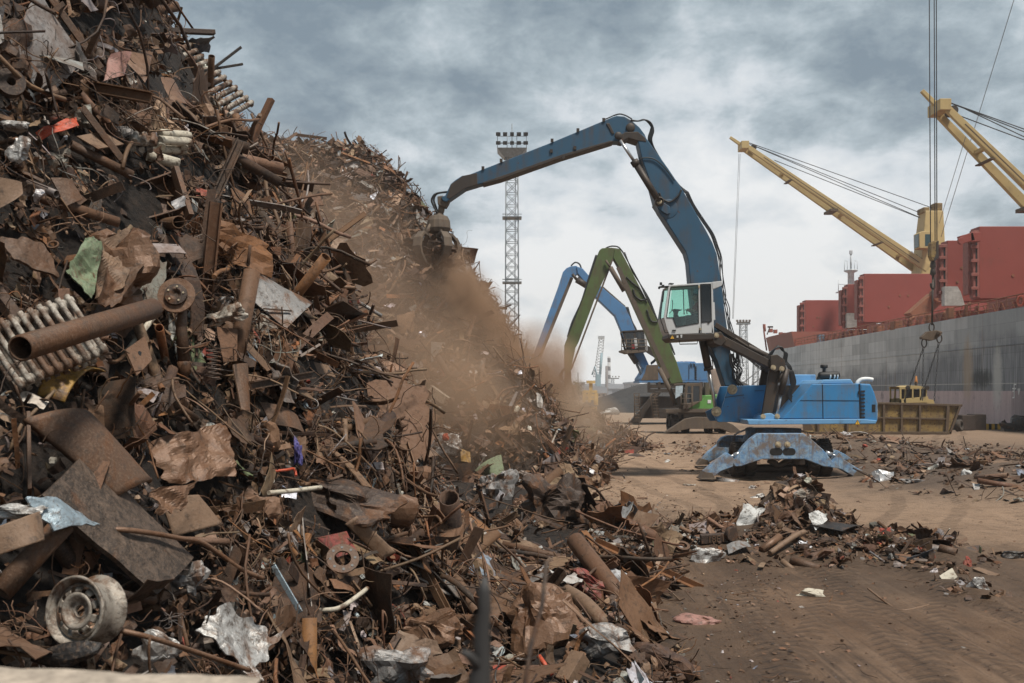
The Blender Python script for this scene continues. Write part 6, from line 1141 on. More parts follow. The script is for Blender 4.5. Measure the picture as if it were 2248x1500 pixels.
for pl_ in ([(1095, 1042), (1165, 1038), (1172, 1050), (1100, 1056)], [(1180, 1045), (1300, 1036), (1305, 1060), (1180, 1062)], [(1180, 1062), (1200, 1062), (1192, 1190), (1170, 1195)], [(1285, 1060), (1305, 1060), (1305, 1165), (1285, 1170)], [(1170, 1190), (1305, 1165), (1200, 1228), (1160, 1228)], [(1225, 1060), (1240, 1060), (1240, 1180), (1225, 1182)]): q.prism(XZ(pl_, YG - 1.6, z3), YG - 1.6, YG - 1.52); q.prism(XZ(pl_, YG - 1.6, z3), YG - .2, YG - .12)
q.prism(XZ([(1100, 1042), (1300, 1036), (1300, 1046), (1100, 1052)], YG - 1.6, z3), YG - 1.52, YG - .2); gcab = q.build('cab', M['dusty'], gh, bevel=.02)
q = MB(); q.prism(XZ([(1196, 1060), (1288, 1058), (1288, 1168), (1188, 1192)], YG - 1.57, z3), YG - 1.57, YG - 1.55); q.build('cab_glass', M['tint'], gcab); q = MB(); q.prism(XZ([(1196, 1060), (1288, 1058), (1288, 1168), (1188, 1192)], YG - .18, z3), YG - .18, YG - .16); q.build('cab_glass', M['tint'], gcab)
q = MB(); a = [P3(1112, 1060, YG - 1.7, z3), P3(1165, 1055, YG - 1.7, z3), P3(1160, 1120, YG - 1.7, z3), P3(1110, 1150, YG - 1.7, z3)]; q.prism([(p.x, p.z) for p in a], YG - 1.7, YG - 1.66); q.build('sun_screen', plain('pale_blue_screen', (.50, .60, .66), .4), gcab)
q = MB()
for y_ in (1115, 1150, 1190): q.tube([P3(1150, y_, YG - 1.9, z3), P3(1230, y_, YG - 1.9, z3)], .03, 6)
for x_ in (1150, 1190, 1230): q.tube([P3(x_, 1112, YG - 1.9, z3), P3(x_, 1230, YG - 1.9, z3)], .03, 6)
q.build('guard_rail', M['dusty'], gh)
# ---------------------------------------------------------------- second blue handler farther back
YR = 88.0
rh = thing('material_handler', 'farther blue material handler with a high gantry base and a caged cab', 'material handler', (W(1470, 925, YR).x, YR, 0))
q = MB(); q.prism(XZ([(385, 182), (430, 198), (480, 255), (560, 325), (640, 395), (740, 478), (780, 560), (815, 650), (850, 760), (905, 880), (930, 935), (870, 930), (800, 815), (740, 720), (700, 620), (668, 545), (530, 412), (450, 305), (395, 235)], YR - .6, z3), YR - .6, YR + .6); rb_ = q.build('boom', M['farblue'], rh, bevel=.04)
q = MB(); q.prism(XZ([(345, 182), (385, 178), (410, 205), (395, 240), (352, 262), (222, 560), (112, 860), (95, 905), (72, 900), (72, 840), (82, 800), (255, 325), (288, 222), (312, 196)], YR - .5, z3), YR - .5, YR + .5); rs_ = q.build('stick', M['farblue'], rh, bevel=.04)
q = MB(); q.bar(P3(352, 265, YR - .52, z3), P3(115, 850, YR - .52, z3), .04, .28); q.bar(P3(575, 335, YR - .3, z3), P3(740, 480, YR - .3, z3), .5, .12); q.build('boom_flange', M['dusty'], rs_)
for s in (-1, 1):
    yy = YR + s * .75; q = MB(); q.tube([P3(385, 280, yy, z3), P3(460, 325, yy, z3)], .28, 12); q.tube([P3(355, 240, yy, z3), P3(390, 285, yy, z3)], .13, 10); q.build('stick_cylinder', M['grease'], rh)
    q = MB(); q.tube([P3(775, 815, yy, z3), P3(825, 890, yy, z3)], .26, 12); q.build('boom_cylinder', M['grease'], rh); q = MB(); q.tube([P3(820, 885, yy, z3), P3(865, 985, yy, z3)], .12, 12); q.build('cylinder_rod', M['galv'], rh)
hose([(345, 180), (375, 155), (405, 165), (420, 195)], z3, YR, .07, 'hose', rh)
for k in range(3): hose([(745 + k * 8, 480), (790, 580), (815 + k * 5, 650), (850, 740)], z3, YR - .3 + k * .3, .06, 'hose', rh); hose([(900, 770 + k * 12), (930, 800 + k * 8), (965, 850 + k * 8), (930, 890 + k * 5)], z3, YR - .3 + k * .3, .06, 'hose', rh)
q = MB(); q.bar(P3(88, 895, YR, z3), P3(92, 1000, YR, z3), .9, .8); rg = q.build('grab', M['dusty'], rh, bevel=.05)
for k, (a_, b2, dy) in enumerate(((75, 50, -.5), (90, 92, -.9), (108, 130, -.4), (80, 60, .6), (105, 125, .6))): q = MB(); q.bar(P3(a_, 980, YR + dy * .5, z3), P3(b2, 1080, YR + dy, z3), .6, .5, wd2=.3, ht2=.25); q.build('tine', M['dusty'], rg)
q = MB(); q.prism(XZ([(850, 1005), (880, 960), (905, 905), (1050, 900), (1130, 885), (1205, 882), (1215, 890), (1330, 890), (1345, 915), (1345, 1018), (852, 1022)], YR - 2, z3), YR - 2, YR + 2); rhs = q.build('housing', M['farblue'], rh, bevel=.06)
q = MB(); q.prism(XZ([(900, 905), (985, 905), (985, 1015), (855, 1018), (885, 970)], YR - 2.1, z3), YR - 2.1, YR - 2.0); q.build('boom_mount', M['dusty'], rh, bevel=.02)
q = MB(); q.prism(XZ([(1180, 878), (1250, 880), (1258, 890), (1175, 890)], YR - 1.5, z3), YR - 1.5, YR + 1); q.prism(XZ([(1125, 880), (1165, 878), (1168, 890), (1122, 890)], YR - 1, z3), YR - 1, YR); q.build('roof_box', M['farblue'], rhs)
q = MB()
for k in range(8): q.bar(P3(1254, 920 + k * 13, YR - 2.02, z3), P3(1264, 920 + k * 13, YR - 2.02, z3), .06, .1)
q.bar(P3(1252, 905, YR - 2.01, z3), P3(1252, 1010, YR - 2.01, z3), .03, .05, up=(1, 0, 0)); q.bar(P3(1208, 905, YR - 2.01, z3), P3(1208, 1010, YR - 2.01, z3), .03, .05, up=(1, 0, 0)); q.build('louvre', M['black'], rhs)
q = MB(); o_ = P3(1218, 918, YR - 2.04, z3); glyphs(q, 'XX', o_, (1, 0, 0), (0, 0, 1), .32, .04); q.build('company_mark', M['black'], rhs)
q = MB(); q.prism(XZ([(845, 1020), (1350, 1018), (1350, 1032), (845, 1034)], YR - 2.1, z3), YR - 2.1, YR + 2.1); q.build('deck', M['farblue'], rh)
q = MB()
for y0 in (YR - 2, YR + 2):
    for x_ in (915, 990, 1060, 1130, 1200, 1300): q.bar(P3(x_, 1030, y0, z3), P3(x_, 1100, y0, z3), .22, .22)
    for y_ in (1062, 1095): q.bar(P3(905, y_, y0, z3), P3(1310, y_ - 4, y0, z3), .3, .3)
q.lathe([(2.0, 0), (2.0, .9), (0, .9)], (W(1490, 0, YR).x, YR, P3(0, 1065, YR, z3).z), (0, 0, 1), 28); q.build('gantry_deck', M['grease'], rh)
for y0 in (YR - 2.4, YR + 2.0):
    for pl_ in ([(960, 1100), (1010, 1100), (900, 1240), (850, 1330), (775, 1325), (850, 1235)], [(1240, 1100), (1290, 1100), (1360, 1240), (1430, 1300), (1340, 1310)]): q = MB(); q.prism([(x, max(z, 0)) for x, z in XZ(pl_, y0, z3)], y0, y0 + .8); q.build('gantry_leg', M['grease'], rh, bevel=.03)
q = MB(); q.bx(W(1400, 0, YR).x, W(1560, 0, YR).x, YR - 1.6, YR + 1.6, .5, 2.4); q.build('chassis', M['grease'], rh, bevel=.05)
for (xa, ya_, xb, yb_) in ((805, 1115, 840, 1290), (938, 1115, 955, 1290)):
    q = MB(); y0 = YR - 3.0; wdt = 42
    for dx in (0, wdt): q.tube([P3(xa + dx, ya_, y0, z3), P3(xb - (0 if dx else 30), ya_ + 20, y0, z3), P3(xb + (dx - 30 if xa < 900 else dx - 6), yb_, y0, z3)], .05, 6)
    for k in range(9): f_ = k / 8; y_ = ya_ + (yb_ - ya_) * f_; xx = xa + (xb - 30 - xa if xa < 900 else xb - 6 - xa) * f_; q.bar(P3(xx, y_, y0, z3), P3(xx + wdt, y_, y0, z3), .1, .06)
    q.build('ladder', M['dusty'], rh)
q = MB()
for pl_ in ([(722, 660), (890, 650), (892, 664), (724, 672)], [(722, 660), (738, 660), (768, 792), (752, 792)], [(876, 655), (892, 655), (902, 792), (886, 792)], [(800, 660), (815, 658), (832, 790), (816, 790)], [(752, 780), (900, 775), (902, 795), (754, 798)]): q.prism(XZ(pl_, YR - 1.8, z3), YR - 1.8, YR - 1.7); q.prism(XZ(pl_, YR - 1.8, z3), YR + .1, YR + .2)
q.prism(XZ([(722, 655), (892, 646), (892, 656), (724, 664)], YR - 1.8, z3), YR - 1.85, YR + .25); q.prism(XZ([(755, 792), (902, 788), (902, 806), (760, 808)], YR - 1.8, z3), YR - 1.85, YR + .25); rc = q.build('cab', M['grease'], rh)
q = MB(); q.prism(XZ([(806, 710), (826, 708), (834, 780), (815, 788)], YR - 1.82, z3), YR - 1.84, YR - 1.80); q.prism(XZ([(880, 660), (902, 660), (905, 800), (890, 800)], YR - 1.86, z3), YR - 1.86, YR - 1.82); q.build('door_panel', M['cabwhite'], rc)
q = MB(); q.prism(XZ([(740, 672), (878, 665), (888, 778), (768, 782)], YR - 1.75, z3), YR - 1.76, YR - 1.74); q.build('cab_glass', M['tint'], rc)
q = MB(); q.prism(XZ([(860, 700), (890, 690), (895, 770), (865, 775)], YR - .8, z3), YR - 1.1, YR - .5); q.build('driver_seat', M['dark'], rc)
q = MB(); q.prism(XZ([(716, 795), (900, 795), (905, 808), (760, 820), (718, 806)], YR - 2.1, z3), YR - 2.1, YR + .4)
for y0 in (YR - 2.1, YR + .4):
    for y_ in (718, 745, 770): q.tube([P3(716, y_, y0, z3), P3(895, y_, y0, z3)], .035, 6)
    for x_ in (716, 750, 790, 840, 895): q.tube([P3(x_, 715, y0, z3), P3(x_, 800, y0, z3)], .035, 6)
q.build('cab_platform', M['dusty'], rh)
q = MB(); q.bar(P3(890, 790, YR - .8, z3), P3(1000, 860, YR - .8, z3), .5, .35); q.bar(P3(900, 770, YR - .3, z3), P3(1010, 830, YR - .3, z3), .2, .2); q.build('cab_lift_arm', M['grease'], rh)
q = MB(); h_ = P3(797, 770, YR - 1.95, z3); q.box(h_, (.3, .1, .35)); tag(q.build('fire_bottle', plain('red_box', (.45, .04, .05), .5), rc), None, None)

# ---------------------------------------------------------------- the cargo ship
DZ = 9.0; INB = 2.6
ship = thing('cargo_ship', 'grey hulled cargo ship with red hatch covers moored along the quay', 'ship', (SHIPX(95) + 13, 95, -2.2))
m, t, b = newmat('hull_paint'); c = objco(t); s3 = N(t, 'ShaderNodeSeparateXYZ', {0: c}); Zs, Yv = s3.outputs[2], s3.outputs[1]
n1 = noise(t, c, .35, 6, .6); stv = noise(t, objco(t, (1.6, 1.6, .09)), 1.0, 8, .66); fine = noise(t, objco(t, (6, 6, .3)), 1, 6, .65); spk = noise(t, c, 3.5, 8, .7)
def bwave(sy, sz, jit): return N(t, 'ShaderNodeTexBrick', {'Vector': N(t, 'ShaderNodeCombineXYZ', {0: Yv, 1: Zs}).outputs[0], 'Color1': (.4, .4, .4, 1), 'Color2': (.72, .72, .72, 1), 'Mortar': (.22, .22, .22, 1), 'Scale': 1.0, 'Mortar Size': .014, 'Brick Width': sy, 'Row Height': sz}).outputs['Color']
plates = bwave(5.5, 1.15, 0)
upper = mix(t, mr(t, stv, .35, .65), (.32, .33, .33), (.54, .55, .54)); upper = mix(t, mr(t, n1, .35, .6, 0, .55), upper, (.62, .62, .60))
upper = mix(t, mr(t, Yv, 125, 72, 0, .62), upper, (.19, .205, .22)); dark_ = mix(t, mr(t, fine, .35, .65), (.10, .108, .12), (.26, .27, .28))
hgt = math_(t, 'ADD', Zs, mr(t, n1, .3, .7, -.9, .9)); nearend = mr(t, Yv, 110, 70, 0, .75)
k = mix(t, mr(t, math_(t, 'ADD', hgt, math_(t, 'MULTIPLY', nearend, -3.6)), 3.6, 5.4, 0, 1), dark_, upper); k = mix(t, .55, k, mix(t, 1.0, k, plates, 'OVERLAY'))
k = mix(t, mr(t, fine, .60, .70, 0, .5), k, (.42, .41, .38)); k = mix(t, math_(t, 'MULTIPLY', mr(t, noise(t, objco(t, (.9, .9, .05)), 1, 7, .7), .60, .68, 0, .7), mr(t, spk, .3, .6)), k, (.20, .12, .07))
pink = mix(t, mr(t, stv, .3, .7), (.44, .32, .32), (.60, .47, .45)); pink = mix(t, mr(t, spk, .55, .7, 0, .5), pink, (.17, .13, .13)); pink = mix(t, mr(t, noise(t, c, .5, 5), .58, .68, 0, .7), pink, (.13, .11, .115))
k = mix(t, mr(t, Zs, 2.86, 2.90), pink, k)
wl = math_(t, 'MULTIPLY', mr(t, Zs, 3.40, 3.42), mr(t, Zs, 3.48, 3.50, 1, 0)); k = mix(t, math_(t, 'MULTIPLY', wl, mr(t, spk, .35, .5, .15, .8)), k, (.50, .49, .46))
def patch(y0, z0, ry, rz):
    d = math_(t, 'ADD', math_(t, 'POWER', math_(t, 'DIVIDE', math_(t, 'SUBTRACT', Yv, y0), ry), 2.0), math_(t, 'POWER', math_(t, 'DIVIDE', math_(t, 'SUBTRACT', Zs, z0), rz), 2.0)); return mr(t, math_(t, 'ADD', d, math_(t, 'ADD', math_(t, 'MULTIPLY', fine, 2.6), math_(t, 'MULTIPLY', spk, 1.6))), 2.3, 3.5, 1, 0)
k = mix(t, patch(80, 3.9, 2.3, .75), k, (.03, .035, .037)); k = mix(t, math_(t, 'MULTIPLY', patch(82.5, 4.6, 1.0, 2.6), .65), k, (.42, .31, .20)); k = mix(t, math_(t, 'MULTIPLY', patch(77.2, 3.8, .8, 2.6), .75), k, (.55, .54, .50)); k = mix(t, math_(t, 'MULTIPLY', patch(73.5, 2.0, 1.6, 1.6), .6), k, (.14, .12, .13))
t.links.new(k, b.inputs['Base Color']); b.inputs['Roughness'].default_value = .62; b.inputs['Specular IOR Level'].default_value = .3
bh = N(t, 'ShaderNodeRGBToBW', {0: plates}).outputs[0]; bump(t, b, math_(t, 'ADD', bh, noise(t, c, .9, 3)), .25, .05); M['hull'] = m
ys = [20, 40, 60, 80, 100, 120, 138, 146, 151, 155, 159, 163, 167, 170, 172]
def port(y, z):
    x = SHIPX(y)
    if y > 151: f_ = (y - 151) / 21; x += 14 * f_ ** 2.1 * (1.0 - .25 * (z - 4) / 8)
    return x
zs_ = [-3.5, -1, 1, 3, 5, 7, DZ]; q = MB(); V = []
for y in ys: V += [(port(y, z), y, z) for z in zs_] + [(2 * (SHIPX(y) + 14) - port(y, z), y, z) for z in reversed(zs_)]
n_ = 14; q.add(V, [(i * n_ + j, (i + 1) * n_ + j, (i + 1) * n_ + j + 1, i * n_ + j + 1) for i in range(len(ys) - 1) for j in range(n_ - 1)] + [tuple(range(n_)), tuple((len(ys) - 1) * n_ + j for j in reversed(range(n_)))])
hull = q.build('hull', M['hull'], ship)
q = MB(); q.add([(port(y, DZ) + .02, y, DZ + .004) for y in ys] + [(2 * (SHIPX(y) + 14) - port(y, DZ) - .02, y, DZ + .004) for y in reversed(ys)], [tuple(range(2 * len(ys)))]); q.build('deck', M['deckred'], ship)
q = MB()
for y0, y1 in ((60, 151),): q.tube([(SHIPX(y0) + .1, y0, DZ - .02), (SHIPX(y1) + .1, y1, DZ - .02)], .10, 6)
q.tube([(SHIPX(60) - .01, 60, 6.35), (SHIPX(151) - .01, 151, 6.35)], .05, 6); q.build('rubbing_strake', M['hull'], hull)
# forecastle
q = MB(); V = []; fy = [138, 146, 151, 155, 159, 163, 167, 170, 172.6]; 
for y in fy:
    for z, fl in ((DZ + .005, 0), (DZ + .9, .25), (DZ + 2.1, .6)): V.append((port(min(y, 172), DZ) - fl * .8, y, z))
for y in reversed(fy):
    for z, fl in ((DZ + .005, 0), (DZ + .9, .25), (DZ + 2.1, .6)): V.append((2 * (SHIPX(y) + 14) - port(min(y, 172), DZ) + fl * .8, y, z))
k_ = len(fy) * 2; q.add(V, [((i * 3 + j), ((i + 1) % k_) * 3 + j, ((i + 1) % k_) * 3 + j + 1, i * 3 + j + 1) for i in range(k_) for j in range(2)]); q.add([V[i * 3 + 1] for i in range(k_)], [tuple(range(k_))])
fc = q.build('forecastle', M['deckred'], ship)
q = MB(); q.tube([W(1683, 770, 156), W(1677, 728, 156), W(1676, 712, 156), W(1679, 712, 156), W(1680, 728, 156)], .12, 6)
q.build('bow_pole', M['deckred'], fc)
for x_, y_ in ((1692, 722), (1702, 724), (1714, 730), (1722, 731), (1735, 733)): q = MB(); q.bar(W(x_, y_ + 8, 158), W(x_, y_, 158), .7, .5, up=(1, 0, 0)); q.build('bollard', M['deckred'], fc)
q = MB()
q.tube([W(1684, 735, 157), W(1690, 718, 157)], .08, 6); q.box(W(1691, 718, 157), (.8, .3, .25)); q.build('bow_lamp', M['grease'], fc)
# railing and coamings
q = MB(); yy = np.arange(44, 151, 1.6)
for y in yy:
    x = SHIPX(y) + .15; q.bar((x, y, DZ), (x, y, DZ + 1.05), .06, .06)
    q.bar((x + .9, y + .4, DZ), (x + .55, y + .4, DZ + .85), .1, .06, up=(1, 0, 0))
for z in (.35, .7, 1.05): q.tube([(SHIPX(44) + .15, 44, DZ + z), (SHIPX(151) + .15, 151, DZ + z)], .03 if z < 1 else .045, 5)
q.build('railing', M['railrust'], ship)
q = MB()
for y0, y1 in ((64, 86), (95, 117), (125, 142)): q.prism([(SHIPX((y0 + y1) / 2) + INB + .9, DZ), (SHIPX((y0 + y1) / 2) + INB + 22, DZ), (SHIPX((y0 + y1) / 2) + INB + 22, DZ + 1.55), (SHIPX((y0 + y1) / 2) + INB + .9, DZ + 1.55)], y0, y1)
for y in np.arange(62, 143, 2.4): q.prism([(SHIPX(y) + INB + .2, DZ), (SHIPX(y) + INB + .9, DZ), (SHIPX(y) + INB + .9, DZ + 1.45), (SHIPX(y) + INB + .7, DZ + 1.45)], y, y + .12)
q.build('hatch_coaming', M['deckred'], ship, bevel=.02)
q = MB()
for x_, y_, Y, d in ((1930, 708, 108, 1.0), (2085, 690, 84, .6), (1968, 698, 100, 1.1), (2040, 690, 92, .6)): v = W(x_, y_, Y); q = MB(); q.box((v.x, Y, DZ + .45), (d * .8, d, .9)); q.build('deck_box', M['railrust'], ship, bevel=.05); q = MB(); q.tube([(v.x + 1.4, Y, DZ), (v.x + 1.4, Y, DZ + 1.1), (v.x + 1.8, Y, DZ + 1.3)], .16, 8); q.build('deck_vent', M['railrust'], ship, bevel=.05)
q = MB(); v = W(1808, 748, 136); q.box((v.x, 136, DZ + .8), (1.6, .8, 1.5)); q.build('deck_locker', plain('blue_grey_locker', (.14, .19, .25), .6), ship)
v = W(2233, 660, 73.3); q = MB(); q.torus((SHIPX(73.4) - .02, 73.4, v.z), (1, .2, 0), .34, .09, 24, 8); q.build('life_ring', plain('orange_life_ring', (.62, .13, .07), .6), ship)
# hatch covers, stood up and folded
def cover(x0, x1, y0, y1, Y, depth, bay=.0):
    a, b_ = W(x0, y0, Y), W(x1, y1, Y); q = MB(); q.bx(a.x, b_.x, Y, Y + depth, b_.z, a.z)
    o = q.build('hatch_cover', M['hatchred'], ship, bevel=.05); q = MB(); sw = (14 if Y < 100 else 9) * Y / F
    q.bx(a.x - sw, a.x - .01, Y - .05, Y + depth * .4, b_.z + .1, a.z - .35); q.bx(a.x - sw * 1.5, a.x - sw - .01, Y + .3, Y + depth * .8, b_.z + .4, a.z - .7)
    for k in range(5): z = b_.z + (a.z - b_.z) * (.12 + .19 * k); q.bx(a.x - sw * 1.4, a.x - sw * .3, Y - .22, Y - .05, z, z + .28)
    q.build('hinge_edge', plain('hatch_edge_red', (.25, .08, .062), .65), o, bevel=.02)
    q = MB(); q.bx(a.x - sw * .62, a.x - sw * .38, Y - .08, Y + .1, b_.z + .2, a.z - .5); q.build('seal_channel', M['black'], o)
    q = MB()
    for fx, fz in ((.26, .55), (.32, .55), (.18, .32)): q.disc((a.x + (b_.x - a.x) * fx, Y, b_.z + (a.z - b_.z) * fz), (0, -1, 0), .13, .05, 12)
    q.build('lashing_socket', M['railrust'], o); return o, a, b_
cover(1768, 1868, 659, 744, 143, 1.6); cover(1861, 1925, 624, 722, 124, 1.5); cover(1897, 2200, 601, 708, 117.5, 1.6); cover(2080, 2200, 528, 662, 94, 1.5); o5, a5, b5 = cover(2150, 2560, 497, 656, 87, 1.7)
q = MB(); a, b_ = W(1858, 688, 123.6), W(1880, 720, 123.6); q.bx(a.x, b_.x, 123.4, 123.9, b_.z, a.z); cem = plain('grey_white_paint', (.42, .41, .38), .6); q.build('coaming_end', cem, ship); q = MB(); a, b_ = W(2070, 630, 93.6), W(2105, 672, 93.6); q.prism([(a.x, b_.z), (b_.x + .4, b_.z), (b_.x, a.z - .5), (b_.x - .3, a.z), (a.x, a.z)], 93.2, 93.9); q.build('coaming_end', cem, ship)
q = MB(); q.bar(W(2106, 528, 86.5), W(2135, 520, 86.5), .6, .7); q.bar(W(2128, 522, 86.5), W(2150, 521, 86.5), .6, .8); q.disc(W(2108, 530, 86.2), (0, -1, 0), .3, .3, 14); q.build('hatch_arm', M['hatchred'], ship, bevel=.03)
q = MB(); q.bar(W(2000, 700, 110), W(2052, 655, 110), 1.8, 1.5); q.disc(W(2057, 648, 109.5), (0, -1, 0), .9, 1, 16); q.build('deck_chute', M['railrust'], ship, bevel=.03)
# foremast
q = MB(); v = W(1868, 630, 140); q.lathe([(.55, 0), (.48, 4.0), (.44, v.z - DZ + 1.95), (.95, v.z - DZ + 2.2), (.95, v.z - DZ + 2.35), (0, v.z - DZ + 2.35)], (v.x, 140, DZ), (0, 0, 1), 14); zt = v.z + 2.35; q.tube([(v.x, 140, zt), (v.x, 140, zt + 2.4)], .12, 6); q.box((v.x, 140, zt + 2.5), (.35, .35, .5))
for dx in (-.9, -.5, .5, .9): q.tube([(v.x + dx, 140, zt), (v.x + dx, 140, zt + 1.3)], .04, 5)
q.tube([(v.x - .9, 140, zt + 1.3), (v.x - .5, 140, zt + 1.3)], .04, 5); q.tube([(v.x + .5, 140, zt + 1.3), (v.x + .9, 140, zt + 1.3)], .04, 5)
v2 = W(1848, 641, 139); q.bx(v2.x - .7, v2.x + 1.8, 138.5, 139.5, v2.z - .15, v2.z)
for dx in (-.6, .3, 1.0): q.tube([(v2.x + dx, 138.6, v2.z), (v2.x + dx, 138.6, v2.z + (1.6 if dx < 0 else 1.0))], .05, 5)
q.tube([(v2.x - .6, 138.6, v2.z + 1.0), (v2.x + 1.5, 138.6, v2.z + 1.0)], .04, 5); q.build('foremast', plain('pale_grey_mast', (.50, .53, .55), .5), ship)
# deck cranes
def crane(Y, ped, tip, root_, cab_px=None, yb=1.1, ropes=(), top=None):
    q = MB(); x0, x1, zt, zb = ped; A = [(x0[1], x1[1], zb), (x0[0], x1[0], zt)]; d0, d1 = (x1[1] - x0[1]) / 2, (x1[0] - x0[0]) / 2
    vs = [(x0[1], Y - d0, zb), (x1[1], Y - d0, zb), (x1[1], Y + d0, zb), (x0[1], Y + d0, zb), (x0[0], Y - d1, zt), (x1[0], Y - d1, zt), (x1[0], Y + d1, zt), (x0[0], Y + d1, zt)]
    q.add(vs, [(0, 3, 2, 1), (4, 5, 6, 7), (0, 1, 5, 4), (1, 2, 6, 5), (2, 3, 7, 6), (3, 0, 4, 7)]); q.lathe([(d0 * 1.15, 0), (d0 * 1.15, -.7), (d0 * 1.0, -.75), (d0 * 1.0, DZ - zb)], ((x0[1] + x1[1]) / 2, Y, zb), (0, 0, 1), 24)
    pd = q.build('crane_pedestal', M['yellow'], ship, bevel=.08); q = MB()
    for s in (-1, 1): q.bar(root_ + Vector((0, s * yb, 0)), tip + Vector((0, s * yb * .55, 0)), .5, 1.0, wd2=.36, ht2=.52)
    for k in (.12, .45, .78): p = root_.lerp(tip, k); q.bar(p + Vector((0, -yb * (1 - .45 * k), 0)), p + Vector((0, yb * (1 - .45 * k), 0)), .4, .3)
    d = (tip - root_).normalized(); q.bar(tip - d * .2, tip + d * 2.0, .35, .42, wd2=.3, ht2=.3); q.bar(tip + Vector((0, -yb * .8, 0)), tip + Vector((0, yb * .8, 0)), .9, .9); jb = q.build('jib', M['yellow'], pd, bevel=.03); up_ = Vector((-d.z, 0, d.x)); up_ = up_ if up_.z > 0 else -up_
    q = MB()
    for k in (.24, .5, .74): p = root_.lerp(tip, k) - up_ * (.62 - .25 * k); q.bar(p + Vector((0, -yb * (1 - .45 * k) - .3, -.05)), p + Vector((0, yb * (1 - .45 * k) + .3, -.05)), .40 if k != .5 else .9, .10 if k != .5 else .3)
    q.bar(root_.lerp(tip, .05) + Vector((0, -yb - .285, -.1)), root_.lerp(tip, .9) + Vector((0, -yb * .6 - .285, -.05)), .02, .10); q.build('jib_bracket', M['skip'], jb)
    q = MB(); q.disc(tip + Vector((0, -.5, .0)), (0, 1, 0), .42, 1.0, 18); q.disc(root_.lerp(tip, .96) + up_ * .5 + Vector((0, -.5, 0)), (0, 1, 0), .36, 1.0, 18); q.build('sheave', M['grease'], jb)
    if cab_px:
        c_ = cab_px; q = MB(); q.prism([(c_.x - .75, c_.z - 1.0), (c_.x + .9, c_.z - 1.0), (c_.x + .9, c_.z + 1.05), (c_.x - .5, c_.z + 1.0), (c_.x - .8, c_.z + .8)], Y - d0 - 1.2, Y - d0 + .5); cb = q.build('crane_cab', M['yellow'], pd, bevel=.05); q = MB(); q.bx(c_.x - .1, c_.x + .6, Y - d0 - 1.22, Y - d0 - 1.2, c_.z - .75, c_.z + .65); q.bx(c_.x - .83, c_.x - .81, Y - d0 - 1.1, Y - d0 + .2, c_.z - .85, c_.z + .7); q.build('cab_window', plain('dark_teal_window', (.025, .06, .065), .15), cb)
    q = MB()
    for a, b_ in ropes: q.tube([a, b_], .045, 5)
    if ropes: q.build('luffing_ropes', M['rope'], pd)
    return pd, jb
YC = 121.5; tip1 = W(1632, 322, YC); root1 = W(2026, 592, YC); pt = W(2018, 468, YC)
rp = [(W(1640, 314, YC + s * .5), W(2016 + k, 466 + k * 3, YC + s * .6)) for s in (-1, 1) for k in (0, 4)] + [(W(1700, 352, YC), W(2018, 478, YC)), (W(1640, 312, YC), W(2050, 458, YC))]
pd1, jb1 = crane(YC, ((W(2024, 0, YC).x, W(2010, 0, YC).x), (W(2063, 0, YC).x, W(2066, 0, YC).x), W(0, 466, YC).z, W(0, 606, YC).z), tip1, root1, W(2012, 534, YC), 1.35, rp)
q = MB(); q.box(W(2056, 460, YC), (1.0, 1.2, 1.4)); q.bx(W(2020, 0, YC).x, W(2034, 0, YC).x, YC - 1, YC + 1, W(0, 470, YC).z, W(0, 458, YC).z); q.build('crane_head', M['skipyel'], pd1, bevel=.1)
q = MB(); q.tube([W(1622, 338, YC), W(1608, 700, YC)], .025, 5); q.tube([W(1625, 338, YC), W(1610, 700, YC)], .025, 5); q.build('hoist_rope', M['ropelight'], jb1)
q = MB(); o_ = W(1990, 562, YC - 1.6) ; d_ = (root1 - tip1).normalized(); glyphs(q, '-8.F10', W(1992, 555, YC - 1.52), d_, (d_.z * -1, 0, d_.x), .42, .02); q.build('load_mark', M['grease'], jb1)
YC2 = 80.0; tip2 = W(2062, 238, YC2); root2 = W(2480, 655, YC2)
crane(YC2, ((W(2490, 0, YC2).x, W(2470, 0, YC2).x), (W(2560, 0, YC2).x, W(2580, 0, YC2).x), W(0, 380, YC2).z, W(0, 690, YC2).z), tip2, root2, None, 1.5, [(W(2075, 222, YC2 + s), W(2490, 370 + k, YC2 + s)) for s in (-.8, .8) for k in (0, 14)] + [(W(2100, 252, YC2), W(2490, 398, YC2)), (W(2120, 240, YC2), W(2490, 415, YC2))])
YC3 = 66.0; tip3 = W(2046, -260, YC3); root3 = W(2560, -20, YC3)
crane(YC3, ((W(2560, 0, YC3).x, W(2540, 0, YC3).x), (W(2630, 0, YC3).x, W(2650, 0, YC3).x), W(0, -240, YC3).z, W(0, 420, YC3).z), tip3, root3, None, 1.5, [(W(2060, -270, YC3 + s), W(2570, -235, YC3 + s)) for s in (-.8, .8)])
q = MB(); q.tube([W(2232, -20, 76), W(2066, 520, 100)], .03, 5); q.tube([W(2120, 300, 78), W(2062, 490, 100)], .025, 5); q.build('stay_rope', M['ropelight'], ship)
# marks painted on the hull
q = MB(); ux, uz = Vector((.0256, -1, 0)).normalized() * 1.0, Vector((0, 0, 1)); ux = Vector((-.0, -1, 0)); v = W(2207, 862, 74.5); y0 = 74.6
glyphs(q, 'f', (SHIPX(y0) - .02, y0, 2.55), (-.0256, -1, 0), (0, 0, 1), .82, .02); glyphs(q, 'v', (SHIPX(y0 - .75) - .02, y0 - .75, 2.62), (-.0256, -1, 0), (0, 0, 1), .5, .02); q.build('hull_mark', M['white'], hull)
q = MB()
for k in range(7): q.bx(SHIPX(72.7) - .02, SHIPX(72.7) + .05, 72.62, 72.78, 1.2 + k * .52, 1.32 + k * .52)
q.build('draft_mark', M['cream'] if 'cream' in M else M['white'], hull)
